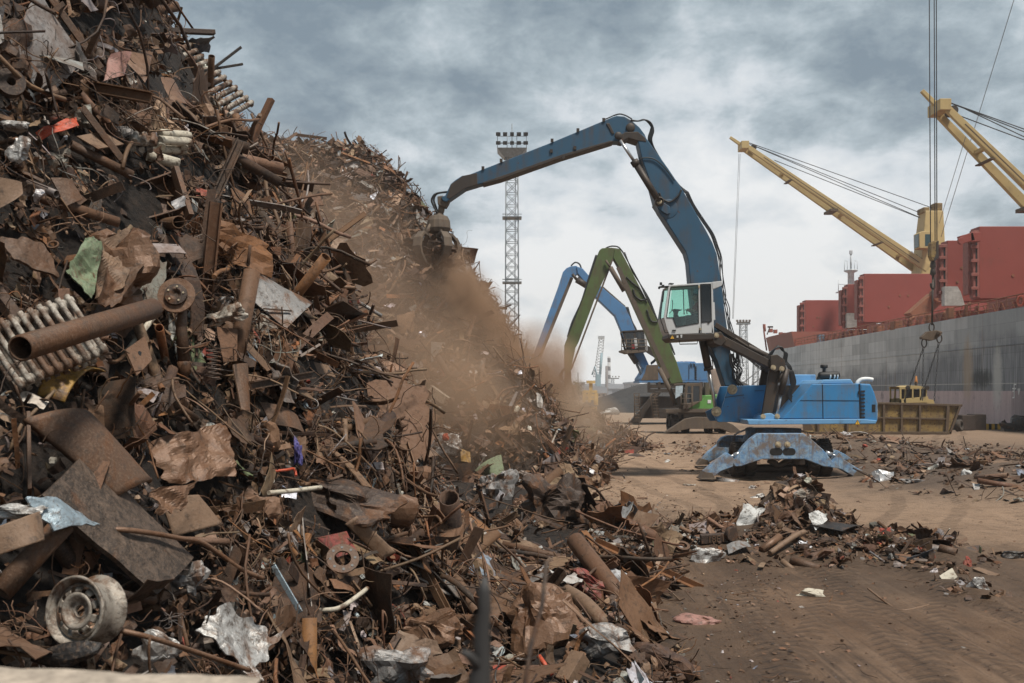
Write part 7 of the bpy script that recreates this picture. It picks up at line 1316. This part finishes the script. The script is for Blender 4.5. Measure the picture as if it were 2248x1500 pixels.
# ---------------------------------------------------------------- hook, lifting beam, skip, loader at the quay
YK = 67.6
hk = thing('crane_hook', 'yellow hook block and dark hook hanging on long wire ropes over the quay', 'crane hook', W(2048, 700, YK))
q = MB()
for x0, x1 in ((2040, 2043), (2051, 2053), (2056, 2057)): q.tube([W(x0 - 1, -250, YK), W(x1, 560, YK)], .035, 5)
q.build('wire_rope', M['rope'], hk)
q = MB(); q.prism(XZ([(2040, 535), (2046, 530), (2056, 531), (2058, 560), (2052, 572), (2044, 574), (2039, 562)], YK), YK - .25, YK + .25); q.build('hook_block', M['skipyel'], hk, bevel=.05)
q = MB(); q.prism(XZ([(2052, 532), (2057, 530), (2057, 566), (2049, 575), (2046, 570), (2052, 560)], YK), YK - .28, YK + .28); q.lathe([(.10, 0), (.16, -.1), (.2, -.4), (.12, -.5), (.16, -.6), (.2, -.9), (.08, -1.0), (.06, -1.4)], W(2048, 573, YK), (0, 0, 1), 14); q.tube(spline([W(2048, 608, YK), W(2051, 622, YK), W(2049, 634, YK), W(2045, 630, YK), W(2044, 622, YK)]), .09, 8); q.tube([W(2048, 612, YK), W(2046, 714, YK)], .07, 8); q.build('hook', M['grease'], hk)
bl = thing('lifting_beam', 'rusty lifting beam with shackles and chains under the dark hook', 'lifting beam', W(2045, 745, YK))
z6 = lambda x, y: (1880 + x / 5.356, 700 + y / 5.357)
q = MB(); q.prism(XZ([(768, 215), (840, 150), (940, 135), (1003, 150), (1000, 195), (930, 245), (880, 258), (800, 240), (770, 240)], YK - .2, z6), YK - .22, YK + .22); q.tube([P3(960, 165, YK - .4, z6), P3(990, 165, YK + .4, z6)], .12, 10); q.build('spreader', M['skip'], bl, bevel=.03)
for cx, cy, hh in ((885, 100, 50), (797, 285, 48), (975, 230, 45)):
    q = MB(); q.torus(P3(cx, cy, YK, z6), (0, 1, 0), .17, .045, 20, 8, ((0, 0, 1), 1.75)); q.build('shackle', M['grease'], bl)
def chain(A, B, pitch=.17):
    q = MB(); A, B = Vector(A), Vector(B); n_ = int((B - A).length / pitch); d = (B - A).normalized(); s1 = d.cross(Vector((0, 1, 0))).normalized(); s2 = d.cross(s1)
    for k in range(n_): q.torus(A + d * pitch * (k + .5), s1 if k % 2 else s2, .05, .018, 10, 5, (d, 2.1))
    return q.build('chain', M['rope'], bl)
for a_, b2, y1 in (((790, 335), (560, 985), YK + .9), ((790, 335), (775, 985), YK - .95), ((970, 285), (745, 980), YK + .9), ((970, 285), (915, 985), YK - .95)): chain(P3(*a_, YK, z6), P3(*b2, y1, z6))
YS0, YS1 = 66.4, 69.2
sk_ = thing('scrap_skip', 'long brown steel skip with worn yellow panels on the quay', 'skip', (W(2000, 950, YS0).x, YS0 + 1.4, 0))
q = MB(); q.prism([(x, max(.03, z)) for x, z in XZ([(1760, 884), (1780, 882), (2108, 890), (2086, 954), (1790, 954)], YS0)], YS0 + .10, YS0 + .18); q.build('front_panel', M['skipyel'], sk_)
q = MB(); q.prism([(x, max(.03, z)) for x, z in XZ([(1780, 882), (2108, 890), (2086, 954), (1790, 954)], YS0)], YS1 - .18, YS1 - .10); q.build('rear_panel', M['skip'], sk_)
q = MB(); a, b_ = W(2108, 890, YS0), W(2086, 954, YS0); q.add([(a.x, YS0 + .1, a.z), (a.x, YS1 - .1, a.z), (b_.x, YS1 - .1, .05), (b_.x, YS0 + .1, .05)], [(0, 1, 2, 3)]); q.bx(W(1790, 0, YS0).x, b_.x, YS0 + .18, YS1 - .18, .05, .12); q.build('end_panel', M['skipyel'], sk_)
q = MB(); T_ = lambda x: W(x, 882 + (x - 1780) * .0245, YS0)
for yy in (YS0, YS1): q.bar(T_(1776) + Vector((0, yy - YS0, 0)), T_(2112) + Vector((0, yy - YS0, 0)), .16, .14); q.bar((W(1785, 0, YS0).x, yy, .09), (W(2088, 0, YS0).x, yy, .09), .16, .16)
for x_ in (1796, 1860, 1940, 1979, 2019): q.bar((W(x_, 0, YS0).x, YS0, .18), (W(x_, 0, YS0).x, YS0, T_(x_).z - .05), .14, .14)
for x_ in (2078,): q.bar((W(x_, 0, YS0).x, YS0, .18), (W(x_ + 3, 0, YS0).x, YS0, T_(x_).z - .05), .2, .16)
q.bar((W(1860, 0, YS0).x, YS0 + .01, W(0, 916, YS0).z), (W(2080, 0, YS0).x, YS0 + .01, W(0, 920, YS0).z), .12, .12); q.bar(W(2107, 892, YS0), W(2085, 952, YS0), .16, .14); q.bar(W(2107, 892, YS0) + Vector((0, YS1 - YS0, 0)), W(2085, 952, YS0) + Vector((0, YS1 - YS0, 0)), .16, .14); q.bar(W(2110, 891, YS0), W(2110, 891, YS0) + Vector((0, YS1 - YS0, 0)), .14, .14)
q.build('frame_rib', M['skip'], sk_, bevel=.015)
ld = thing('wheel_loader', 'old yellow wheel loader cab showing behind the brown skip', 'loader', (W(2010, 940, 72).x, 72.5, 0))
q = MB(); YL = 71.6
for pl_ in ([(505, 800), (580, 800), (640, 785), (750, 790), (835, 815), (838, 835), (740, 822), (510, 830)], [(512, 825), (530, 825), (532, 990), (512, 990)], [(570, 825), (588, 825), (585, 990), (560, 990)], [(655, 825), (672, 825), (672, 940), (655, 940)], [(745, 825), (760, 825), (762, 960), (745, 960)], [(818, 830), (832, 830), (830, 915), (818, 915)], [(512, 945), (830, 915), (838, 985), (512, 992)]):
    q.prism(XZ(pl_, YL, z6), YL, YL + .12); q.prism(XZ(pl_, YL, z6), YL + 1.9, YL + 2.0)
q.prism(XZ([(505, 800), (580, 800), (640, 785), (750, 790), (835, 815), (740, 810)], YL, z6), YL + .12, YL + 1.9); q.prism(XZ([(735, 960), (830, 918), (850, 915), (855, 945), (915, 955), (925, 990), (735, 990)], YL, z6), YL + .1, YL + 1.8); lc = q.build('loader_cab', M['yellow'], ld, bevel=.03)
q = MB(); q.prism(XZ([(532, 830), (820, 832), (818, 935), (532, 940)], YL + .06, z6), YL + .06, YL + .08); q.build('cab_glass', M['tint'], lc)
q = MB()
for x_ in (602, 825): q.disc(P3(x_, 812, YL - .1, z6), (0, -1, 0), .16, .12, 14)
q.disc(P3(700, 790, YL + .8, z6), (0, 0, 1), .09, .3, 10); q.build('work_light', M['grease'], ld)
q = MB(); q.lathe([(.05, 0), (.12, .1), (.05, .6)], P3(702, 770, YL + .9, z6), (0, 0, 1), 10); q.build('beacon', plain('orange_beacon', (.7, .3, .1), .4), ld)
q = MB(); q.bx(P3(500, 0, YL, z6).x, P3(930, 0, YL, z6).x, YL + .1, YL + 1.9, .7, P3(0, 985, YL, z6).z); q.build('loader_body', M['yellow'], ld, bevel=.05)
for x_ in (560, 880): wheel(ld, (P3(x_, 0, YL + .3, z6).x, YL + .3, .75), .75, .5); wheel(ld, (P3(x_, 0, YL + 1.8, z6).x, YL + 1.8, .75), .75, .5)
q = MB(); a = W(2142, 0, 74.5).x
for k in range(8): q.bx(a + .0 + k * .22, a + .22 + k * .22, 74.3, 74.6, 0, .42) if k % 2 == 0 else None
fb = q.build('bollard_kerb', M['black']); q = MB()
for k in range(8): q.bx(a + .0 + k * .22, a + .22 + k * .22, 74.3, 74.6, 0, .42) if k % 2 else None
q.build('yellow_stripe', M['warnyellow'], fb); tag(fb, 'black and yellow striped kerb block at the quay edge under the hull', 'kerb block')
q = MB(); v = W(2098, 943, 70.5); q.lathe([(.25, 0), (.42, .05), (.42, .4), (.25, .45), (.25, 0)], (v.x, 70.5, .42), (.7, -.7, .1), 20); tag(q.build('old_tyre', M['tyre']), 'old tyre leaning at the end of the brown skip', 'tyre')
q = MB(); q.bx(W(2112, 0, 73).x, W(2142, 0, 73).x, 73.0, 74.8, 0, 1.1); q.bx(W(2142, 0, 73.5).x, W(2167, 0, 73.5).x, 73.6, 75, 0, 1.15); tag(q.build('fender_block', plain('dark_brown_timber', (.06, .042, .033), .9), bevel=.04), 'dark brown fender block between the skip and the hull', 'fender')
for k in range(2):
    h0 = W(2205 + 42 * k, 945, 71.5); P, fs = ico(3, 1200 + k, .2, 3.4, (1, .7, .55)); q = MB(); q.add([Vector(p_) * (1.9 if k else 1.5) + Vector((h0.x, 71.5, .35)) for p_ in P], [tuple(f) for f in fs]); tag(q.build('scrap_clump', S['black']), ['dark clump of scrap beside the striped kerb block', 'dark clump of scrap at the quay farthest from the striped kerb block'][k], 'scrap')
person('ship worker in a yellow vest standing behind the red ship railing', Vector((SHIPX(139) + .8, 139, DZ + .95)), 1.0, dict(waist=(0, 0, .18), chest=(0, 0, .40), neck=(0, 0, .56), jaw=(-.01, 0, .64), head=(0, 0, .71), crown=(0, 0, .78), nose=(-.1, 0, .68), shl=(0, .19, .47), ell=(-.02, .26, .2), wrl=(-.15, .26, .0), pal=(-.2, .26, -.06), shr=(0, -.19, .47), elr=(-.02, -.26, .2), wrr=(-.15, -.26, .0), par=(-.2, -.26, -.06), thl=(0, .1, -.06), knl=(0, .11, -.48), anl=(.02, .11, -.88), tol=(-.12, .11, -.92), thr=(0, -.1, -.06), knr=(0, -.11, -.48), anr=(.02, -.11, -.88), tor=(-.12, -.11, -.92)), plain('yellow_vest', (.65, .68, .05), .7), plain('work_trousers', (.05, .06, .09), .8), skin_m, plain('white_helmet', (.7, .7, .65), .4))

# ---------------------------------------------------------------- light masts
def lattice(q, cx, Y, w0, w1, z0, z1, n, r):
    for i in (-1, 1):
        for j in (-1, 1): q.tube([(cx + i * w0 / 2, Y + j * w0 / 2, z0), (cx + i * w1 / 2, Y + j * w1 / 2, z1)], r, 6)
    for k in range(n):
        a, b_ = z0 + (z1 - z0) * k / n, z0 + (z1 - z0) * (k + 1) / n; wa, wb = w0 + (w1 - w0) * k / n, w0 + (w1 - w0) * (k + 1) / n
        for j in (-1, 1):
            q.tube([(cx - wa / 2, Y + j * wa / 2, a), (cx + wb / 2, Y + j * wb / 2, b_)], r * .55, 4); q.tube([(cx + wa / 2, Y + j * wa / 2, a), (cx - wb / 2, Y + j * wb / 2, b_)], r * .55, 4); q.tube([(cx - wa / 2, Y + j * wa / 2, a), (cx + wa / 2, Y + j * wa / 2, a)], r * .6, 4)
            q.tube([(cx + j * wa / 2, Y - wa / 2, a), (cx + j * wb / 2, Y + wb / 2, b_)], r * .55, 4); q.tube([(cx + j * wa / 2, Y - wa / 2, a), (cx + j * wa / 2, Y + wa / 2, a)], r * .6, 4)
YT = 125.0; lt = thing('light_mast', 'tall grey lattice light mast crowned with floodlights rising behind the stick', 'light mast', (W(1118, 0, YT).x, YT, 0))
cx = W(1124, 0, YT).x; q = MB(); zt = W(0, 345, YT).z; lattice(q, cx, YT, 1.75, 1.5, 0, zt, 21, .085)
for py in (478, 620): z = W(0, py, YT).z; q.bx(cx - 1.2, cx + 1.2, YT - 1.1, YT + 1.1, z - .12, z); q.tube([(cx - 1.2, YT - 1.1, z + .25), (cx + 1.2, YT - 1.1, z + .25)], .05, 5)
q.tube([(cx + .3, YT, 0), (cx + .45, YT, zt)], .06, 5); q.build('lattice_tower', M['galv'], lt)
q = MB(); q.add([(cx - 1.85, YT - 1.6, zt + .8), (cx + 1.85, YT - 1.6, zt + .8), (cx + 1.85, YT + 1.6, zt + .8), (cx - 1.85, YT + 1.6, zt + .8), (cx - 1.0, YT - .9, zt - .2), (cx + 1.0, YT - .9, zt - .2), (cx + 1.0, YT + .9, zt - .2), (cx - 1.0, YT + .9, zt - .2)], [(0, 1, 2, 3), (7, 6, 5, 4), (0, 4, 5, 1), (1, 5, 6, 2), (2, 6, 7, 3), (3, 7, 4, 0)])
for z in (zt + 1.3, zt + 2.2):
    for y0 in (YT - 1.6, YT + 1.6): q.tube([(cx - 1.8, y0, z), (cx + 1.8, y0, z)], .04, 5)
for dx in (-1.8, -.6, .6, 1.8): q.tube([(cx + dx, YT - 1.6, zt + .7), (cx + dx, YT - 1.6, zt + 2.4)], .04, 5)
q.tube([(cx, YT, zt), (cx, YT, zt + 4.2)], .06, 6); q.build('platform', M['galv'], lt)
for r_, z in enumerate((zt + 1.35, zt + 2.45)):
    for k in range(5):
        q = MB(); q.box((cx - 1.7 + k * .85, YT - 1.7, z), (.48, .35, .42), Matrix.Rotation(R(22), 3, 'X') @ Matrix.Rotation(R((k - 2) * 12), 3, 'Z')); q.build('floodlight', M['hose'], lt)
for px_m, Y, ptop, lab in ((1632, 290, 706, 'slim light mast standing by the ship bow'), (1345, 700, 826, 'tiny light mast far off right of the striped chimney')):
    o_ = thing('light_mast', lab, 'light mast', (W(px_m, 0, Y).x, Y, 0)); cx = W(px_m, 0, Y).x; zt = W(0, ptop + 6, Y).z; q = MB(); k = Y / 290
    lattice(q, cx, Y, 2.6, 1.8, 0, zt, 12, .12); q.bx(cx - 1.8 * k, cx + 1.8 * k, Y - 1.2, Y + 1.2, zt - .1, zt + .3); q.build('lattice_tower', M['galv'], o_)
    q = MB()
    for j in range(5): q.box((cx - 1.8 * k + j * .9 * k, Y, zt + 1.0 * k ** .5), (.55 * k ** .5, .5, .6 * k ** .5))
    q.bx(cx - 1.9 * k, cx + 1.9 * k, Y - .1, Y + .1, zt + .3, zt + .7); q.build('floodlight_row', M['dusty'], o_)
q = MB(); Y = 300; cx = W(1659, 0, Y).x; lattice(q, cx, Y, 2.0, 1.0, 0, W(0, 765, Y).z, 10, .12); tag(q.build('lattice_pole', M['galv']), 'thin lattice pole behind the lifting link', 'pole')
q = MB(); Y = 105; v0, v1 = W(1632, 840, Y), W(1690, 795, Y); q.tube([v0, v1], .05, 5); q.tube([W(1650, 845, Y), W(1700, 808, Y)], .05, 5); q.tube([(v1.x, Y, 0), W(1692, 790, Y)], .12, 6); tag(q.build('mooring_line', M['ropelight']), 'pale mooring lines slanting up to the ship bow', 'mooring line')

# ---------------------------------------------------------------- far side: coal, buildings, chimneys, cranes, trees
m, t, b = newmat('coal'); c = objco(t); n1 = noise(t, c, .8, 8, .7); n2 = noise(t, c, 6, 6, .7)
t.links.new(mix(t, n1, (.022, .021, .022), (.085, .08, .075)), b.inputs['Base Color']); b.inputs['Roughness'].default_value = .95; bump(t, b, math_(t, 'ADD', n1, n2), .9, .25); M['coal'] = m
ch = lambda X, Y: 4.3 * np.clip(1.25 - np.sqrt(((X - 22.5) / 11.5) ** 2 + ((Y - 146) / 13) ** 2), 0, .94) + 3.6 * np.clip(1.15 - np.sqrt(((X - 33) / 10) ** 2 + ((Y - 150) / 12) ** 2), 0, .85)
o_ = grid_obj('coal_heap', np.arange(5, 50, .6), np.arange(128, 166, .7), lambda X, Y: np.where(ch(X, Y) > .01, ch(X, Y) + .45 * fbm(X, Y, .25, 5, 3) * np.clip(ch(X, Y), 0, 1), -.4), M['coal']); tag(o_, 'dark coal heap behind the green machine', 'coal heap', None, 'stuff')
wall_m = plain('far_building_wall', (.42, .36, .31), .8, var=.12, sc=.1); grey_m = plain('far_grey_roof', (.26, .28, .31), .7, var=.1, sc=.2)
win_m = plain('far_window', (.09, .10, .12), .3)
def house(label, x0, x1, ytop, Y, dep, wall, roof, n=8, rows=1, rh=1.0):
    a, b_ = W(x0, ytop, Y), W(x1, ytop, Y); o_ = thing('warehouse', label, 'building', ((a.x + b_.x) / 2, Y + dep / 2, 0), 'buildings beyond the yard'); q = MB(); q.bx(a.x, b_.x, Y, Y + dep, 0, a.z - rh); q.build('wall', wall, o_)
    q = MB(); q.prism([(a.x - .6, a.z - rh), (b_.x + .6, a.z - rh), (b_.x + .3, a.z - rh * .2), (b_.x - 2, a.z), (a.x + 2, a.z), (a.x - .3, a.z - rh * .2)], Y - .6, Y + dep + .6); q.build('roof', roof, o_)
    for r_ in range(rows):
        for k in range(n): xx = a.x + (b_.x - a.x) * (k + .5) / n; w_ = (b_.x - a.x) / n * .5; q = MB(); zc = (a.z - rh) * (r_ + .55) / rows; q.bx(xx - w_ / 2, xx + w_ / 2, Y - .05, Y + .02, zc - (a.z - rh) / rows * .22, zc + (a.z - rh) / rows * .2); q.build('window', win_m, o_)
    return o_
house('long low warehouse with a grey roof beyond the coal heap', 1190, 1330, 848, 420, 30, wall_m, grey_m, 14, 1, 3.0)
house('pale brick building with small windows left of the yellow machine', 1255, 1300, 852, 300, 14, plain('pale_brick', (.48, .34, .27), .85, var=.1), grey_m, 6, 2, 1.2)
house('wide grey shed roof behind the warehouse', 1150, 1460, 843, 620, 60, grey_m, plain('far_blue_grey', (.33, .36, .40), .7), 10, 1, 3)
house('small block with a flat roof on the skyline', 1269, 1284, 838, 600, 30, plain('far_block', (.24, .25, .27), .8), grey_m, 3, 1, 1)
house('grey block on the skyline right of the coal heap top', 1384, 1402, 838, 500, 30, plain('far_block_blue', (.36, .38, .42), .8), grey_m, 4, 2, 1)
house('low shed far off between the machines and the ship', 1560, 1700, 846, 520, 40, wall_m, grey_m, 8, 1, 2)
q = MB(); Y = 640; v = W(1337, 783, Y); x = W(1337, 0, Y).x; chm = None
q.lathe([(1.15, 0), (.95, v.z), (.8, v.z), (0, v.z - 1)], (x, Y, 0), (0, 0, 1), 20); chm = q.build('chimney', plain('pale_chimney', (.42, .42, .42), .8)); q = MB()
for k in range(6): z = v.z - 1 - k * 5.4; q.lathe([(1.0 + .008 * (v.z - z), z - 2.6), (1.0 + .008 * (v.z - z), z)], (x, Y, 0), (0, 0, 1), 20)
q.build('dark_band', plain('dark_chimney_band', (.13, .12, .125), .8), chm); tag(chm, 'tall chimney with dark painted bands on the skyline', 'chimney')
q = MB(); v = W(1322, 806, Y); q.lathe([(.95, 0), (.8, v.z), (0, v.z)], (v.x, Y - 30, 0), (0, 0, 1), 18); tag(q.build('chimney', plain('brown_stack', (.17, .15, .145), .8)), 'thick brown stack beside the lattice harbour crane', 'chimney')
hc = thing('harbour_crane', 'lattice harbour crane with a steep jib on the skyline', 'crane', (W(1315, 0, 560).x, 560, 0)); Y = 560
q = MB(); a, b_ = W(1311, 828, Y), W(1321, 742, Y); d = b_ - a; 
for k in range(14):
    p0, p1 = a + d * k / 14, a + d * (k + 1) / 14; w0, w1 = 2.0 - k * .05, 1.95 - k * .05
    q.tube([p0 + Vector((-w0, 0, 0)), p1 + Vector((-w1, 0, 0))], .28, 4); q.tube([p0 + Vector((w0, 0, 0)), p1 + Vector((w1, 0, 0))], .28, 4); q.tube([p0 + Vector((-w0, 0, 0)), p1 + Vector((w1, 0, 0))], .2, 4); q.tube([p0 + Vector((w0, 0, 0)), p1 + Vector((-w1, 0, 0))], .2, 4)
q.box(W(1320, 741, Y), (3.5, 2, 1.6)); q.build('jib', plain('pale_lattice', (.35, .37, .38), .7), hc)
q = MB(); q.bx(W(1308, 0, Y).x, W(1318, 0, Y).x, Y - 3, Y + 3, 0, W(0, 822, Y).z); q.tube([W(1317, 828, Y), W(1321, 775, Y)], .7, 8); q.tube([W(1300, 823, Y), W(1305, 804, Y), W(1312, 830, Y)], .55, 6); q.build('tower', plain('pale_teal_crane', (.22, .33, .38), .7), hc)
q = MB(); Y = 700; v = W(1269, 818, Y); q.tube([(v.x, Y, 0), (v.x, Y, v.z)], .5, 6); q.tube([(v.x - 2, Y, v.z - 8), (v.x + 2, Y, v.z - 8)], .3, 5); tag(q.build('pylon', M['galv']), 'thin pylon far off above the flat block', 'pylon')
ym = thing('yellow_crane', 'small yellow loading machine standing before the coal heap', 'loading machine', (W(1300, 0, 118).x, 118, 0)); Y = 118; q = MB(); yl = plain('dusty_yellow', (.55, .38, .16), .7)
for x_ in (1282, 1294, 1308): q.bar(W(x_, 884, Y), W(x_, 858, Y), .35, .35, up=(1, 0, 0))
for y_ in (860, 868, 876): q.bar(W(1280, y_, Y), W(1311, y_, Y), .3, .3)
q.bx(W(1280, 0, Y).x, W(1311, 0, Y).x, Y, Y + 2, .1, 1.0); q.build('frame', yl, ym); q = MB(); q.bar(W(1297, 868, Y + .5), W(1297, 838, Y + .5), .4, .4, up=(1, 0, 0)); q.box(W(1297, 839, Y + .5), (1.0, .8, .35)); q.bx(W(1305, 0, Y).x, W(1313, 0, Y).x, Y - .1, Y + 1.2, 1.2, 2.6); q.build('mast', yl, ym)
q = MB(); P, fs = ico(3, 88, .08, 2, (1, .6, .4)); q.add([Vector(p_) * 3.4 + Vector((W(1334, 0, 122).x, 122, .25)) for p_ in P], [tuple(f) for f in fs]); tag(q.build('covered_stack', S['cloth']), 'low pale covered stack at the foot of the coal heap', 'covered stack')
q = MB(); Y = 140; q.lathe([(1.6, 0), (1.6, 5.7), (1.3, 6.0), (0, 6)], (W(1583, 0, Y).x, Y, 0), (0, 0, 1), 20); tag(q.build('storage_silo', plain('brown_silo', (.30, .22, .17), .85, var=.2, sc=.6)), 'brown round silo behind the blue boom foot', 'silo')
leafm = plain('leaf_green', (.07, .085, .04), .7, var=.5, sc=.8)
def tree(label, px, ptop, Y, rx, n, seed, shape=1.0):
    r = np.random.default_rng(seed); v = W(px, ptop, Y); H = v.z; o_ = thing('broadleaf_tree', label, 'tree', (v.x, Y, 0), 'trees beyond the yard'); q = MB(); q.tube([(v.x, Y, -.1), (v.x + .1, Y, H * .4), (v.x, Y, H * .85)], [rx * .09, rx * .06, rx * .02], 8); lm = []
    for k in range(9): t_ = r.uniform(0, 6.28); z0 = H * r.uniform(.25, .6); e_ = Vector((v.x + math.cos(t_) * rx * r.uniform(.4, .85), Y + math.sin(t_) * rx * .7, z0 + H * r.uniform(.12, .3))); q.tube([(v.x, Y, z0), e_], [rx * .03, rx * .01], 5); lm.append(e_)
    q.build('trunk', plain('bark', (.05, .04, .03), .9), o_); V = []; Fq = []; cl = [(r.normal(size=3) * np.array([.42, .42, .32]) * np.array([rx, rx, H * .42]) + np.array([v.x, Y, H * .58]), r.uniform(.16, .34) * rx) for k in range(34)]
    for i in range(n):
        c0, rr_ = cl[i % len(cl)]; p = c0 + r.normal(size=3) * rr_ * .6
        if p[2] > H: p[2] = H - r.random() * .6
        a = r.normal(size=3); a /= np.linalg.norm(a); b2 = np.cross(a, r.normal(size=3)); b2 /= np.linalg.norm(b2); s_ = rx * r.uniform(.035, .075); k0 = len(V); V += [p - a * s_, p + b2 * s_ * .6, p + a * s_, p - b2 * s_ * .6]; Fq.append((k0, k0 + 1, k0 + 2, k0 + 3))
    q = MB(); q.add(V, Fq); q.build('crown', leafm, o_); return o_
tree('dark green tree rising out of the dust left of the far stick', 1160, 754, 150, 3.2, 3200, 1); tree('lower green tree right of the dusty tall tree', 1180, 800, 158, 2.6, 1800, 2); tree('low dusty bush row end beside the folded green stick', 1215, 838, 190, 4.0, 1400, 3); tree('grey green bush behind the dark grab', 1258, 832, 200, 2.6, 900, 4); tree('far bush between dust and warehouse', 1238, 842, 260, 4.5, 900, 5)

# ---------------------------------------------------------------- dust and haze
def dust(label, c, rx, ry, rz, rot, dens, col, ns, lo, hi, seed, sharp=1.0, aniso=.1):
    bm = bmesh.new(); bmesh.ops.create_icosphere(bm, subdivisions=3, radius=1.0); me = bpy.data.meshes.new('dust_cloud'); bm.to_mesh(me); bm.free(); o = bpy.data.objects.new('dust_cloud', me); C.objects.link(o)
    o.location = c; o.scale = (rx, ry, rz); o.rotation_euler = rot
    m = bpy.data.materials.new('dust_volume'); m.use_nodes = True; t = m.node_tree; t.nodes.clear(); out_ = t.nodes.new('ShaderNodeOutputMaterial'); v = t.nodes.new('ShaderNodeVolumePrincipled'); t.links.new(v.outputs[0], out_.inputs['Volume'])
    c_ = t.nodes.new('ShaderNodeTexCoord').outputs['Object']; ln = N(t, 'ShaderNodeVectorMath', {0: c_}, operation='LENGTH').outputs['Value']; fall = mr(t, ln, 1.0, max(0.0, 1 - sharp), 0, 1)
    wv = N(t, 'ShaderNodeMapping', {'Vector': c_, 'Location': (seed * 3.1, seed * 1.7, seed), 'Scale': (ns * rx, ns * ry, ns * rz)}).outputs[0]; nz = mr(t, noise(t, wv, 1.0, 5, .6, .3), lo, hi, 0, 1)
    d = math_(t, 'MULTIPLY', math_(t, 'MULTIPLY', fall, math_(t, 'ADD', nz, math_(t, 'MULTIPLY', fall, .35))), dens); t.links.new(d, v.inputs['Density']); v.inputs['Color'].default_value = (*col, 1); v.inputs['Anisotropy'].default_value = aniso
    me.materials.append(m); tag(o, label, None, 'brown dust in the air', 'stuff')
DC = (.80, .56, .385)
dust('dense brown dust falling below the grab', W(1048, 712, 34.8), 1.6, 1.4, 3.3, (0, R(-28), 0), 6.0, (.60, .41, .28), .8, .42, .66, 1)
dust('brown dust rolling down the slope below the grab', W(1150, 825, 35.5), 2.4, 2.0, 2.1, (0, R(-25), 0), 3.8, (.70, .48, .33), .7, .40, .68, 2)
dust('pale dust drifting low over the rubble toward the green machine', W(1195, 905, 40), 3.8, 5.0, 1.8, (0, R(14), 0), 1.0, (.84, .63, .46), .4, .30, .7, 3)
dust('thin brown dust veil hanging before the rear scrap heap', W(810, 640, 30.0), 6.4, 3.6, 3.0, (0, R(55), 0), .24, (.64, .46, .335), .32, .30, .74, 4, .75)
dust('faint brown dust spread along the foot of the rear scrap heap', W(1010, 860, 31.5), 3.8, 4.5, 2.6, (0, R(40), 0), .32, (.80, .57, .40), .4, .34, .7, 5, .8)
me = bpy.data.meshes.new('haze'); hz = MB(); hz.bx(-900, 900, -30, 760, -6.5, 75); o_ = hz.build('haze', None, keep=True); m = bpy.data.materials.new('haze_air'); m.use_nodes = True; t = m.node_tree; t.nodes.clear()
out_ = t.nodes.new('ShaderNodeOutputMaterial'); v = t.nodes.new('ShaderNodeVolumePrincipled'); t.links.new(v.outputs[0], out_.inputs['Volume']); v.inputs['Color'].default_value = (.93, .93, .94, 1); v.inputs['Density'].default_value = .0005; v.inputs['Anisotropy'].default_value = .3
o_.data.materials.append(m); tag(o_, 'pale haze in the air over the yard', None, None, 'stuff')
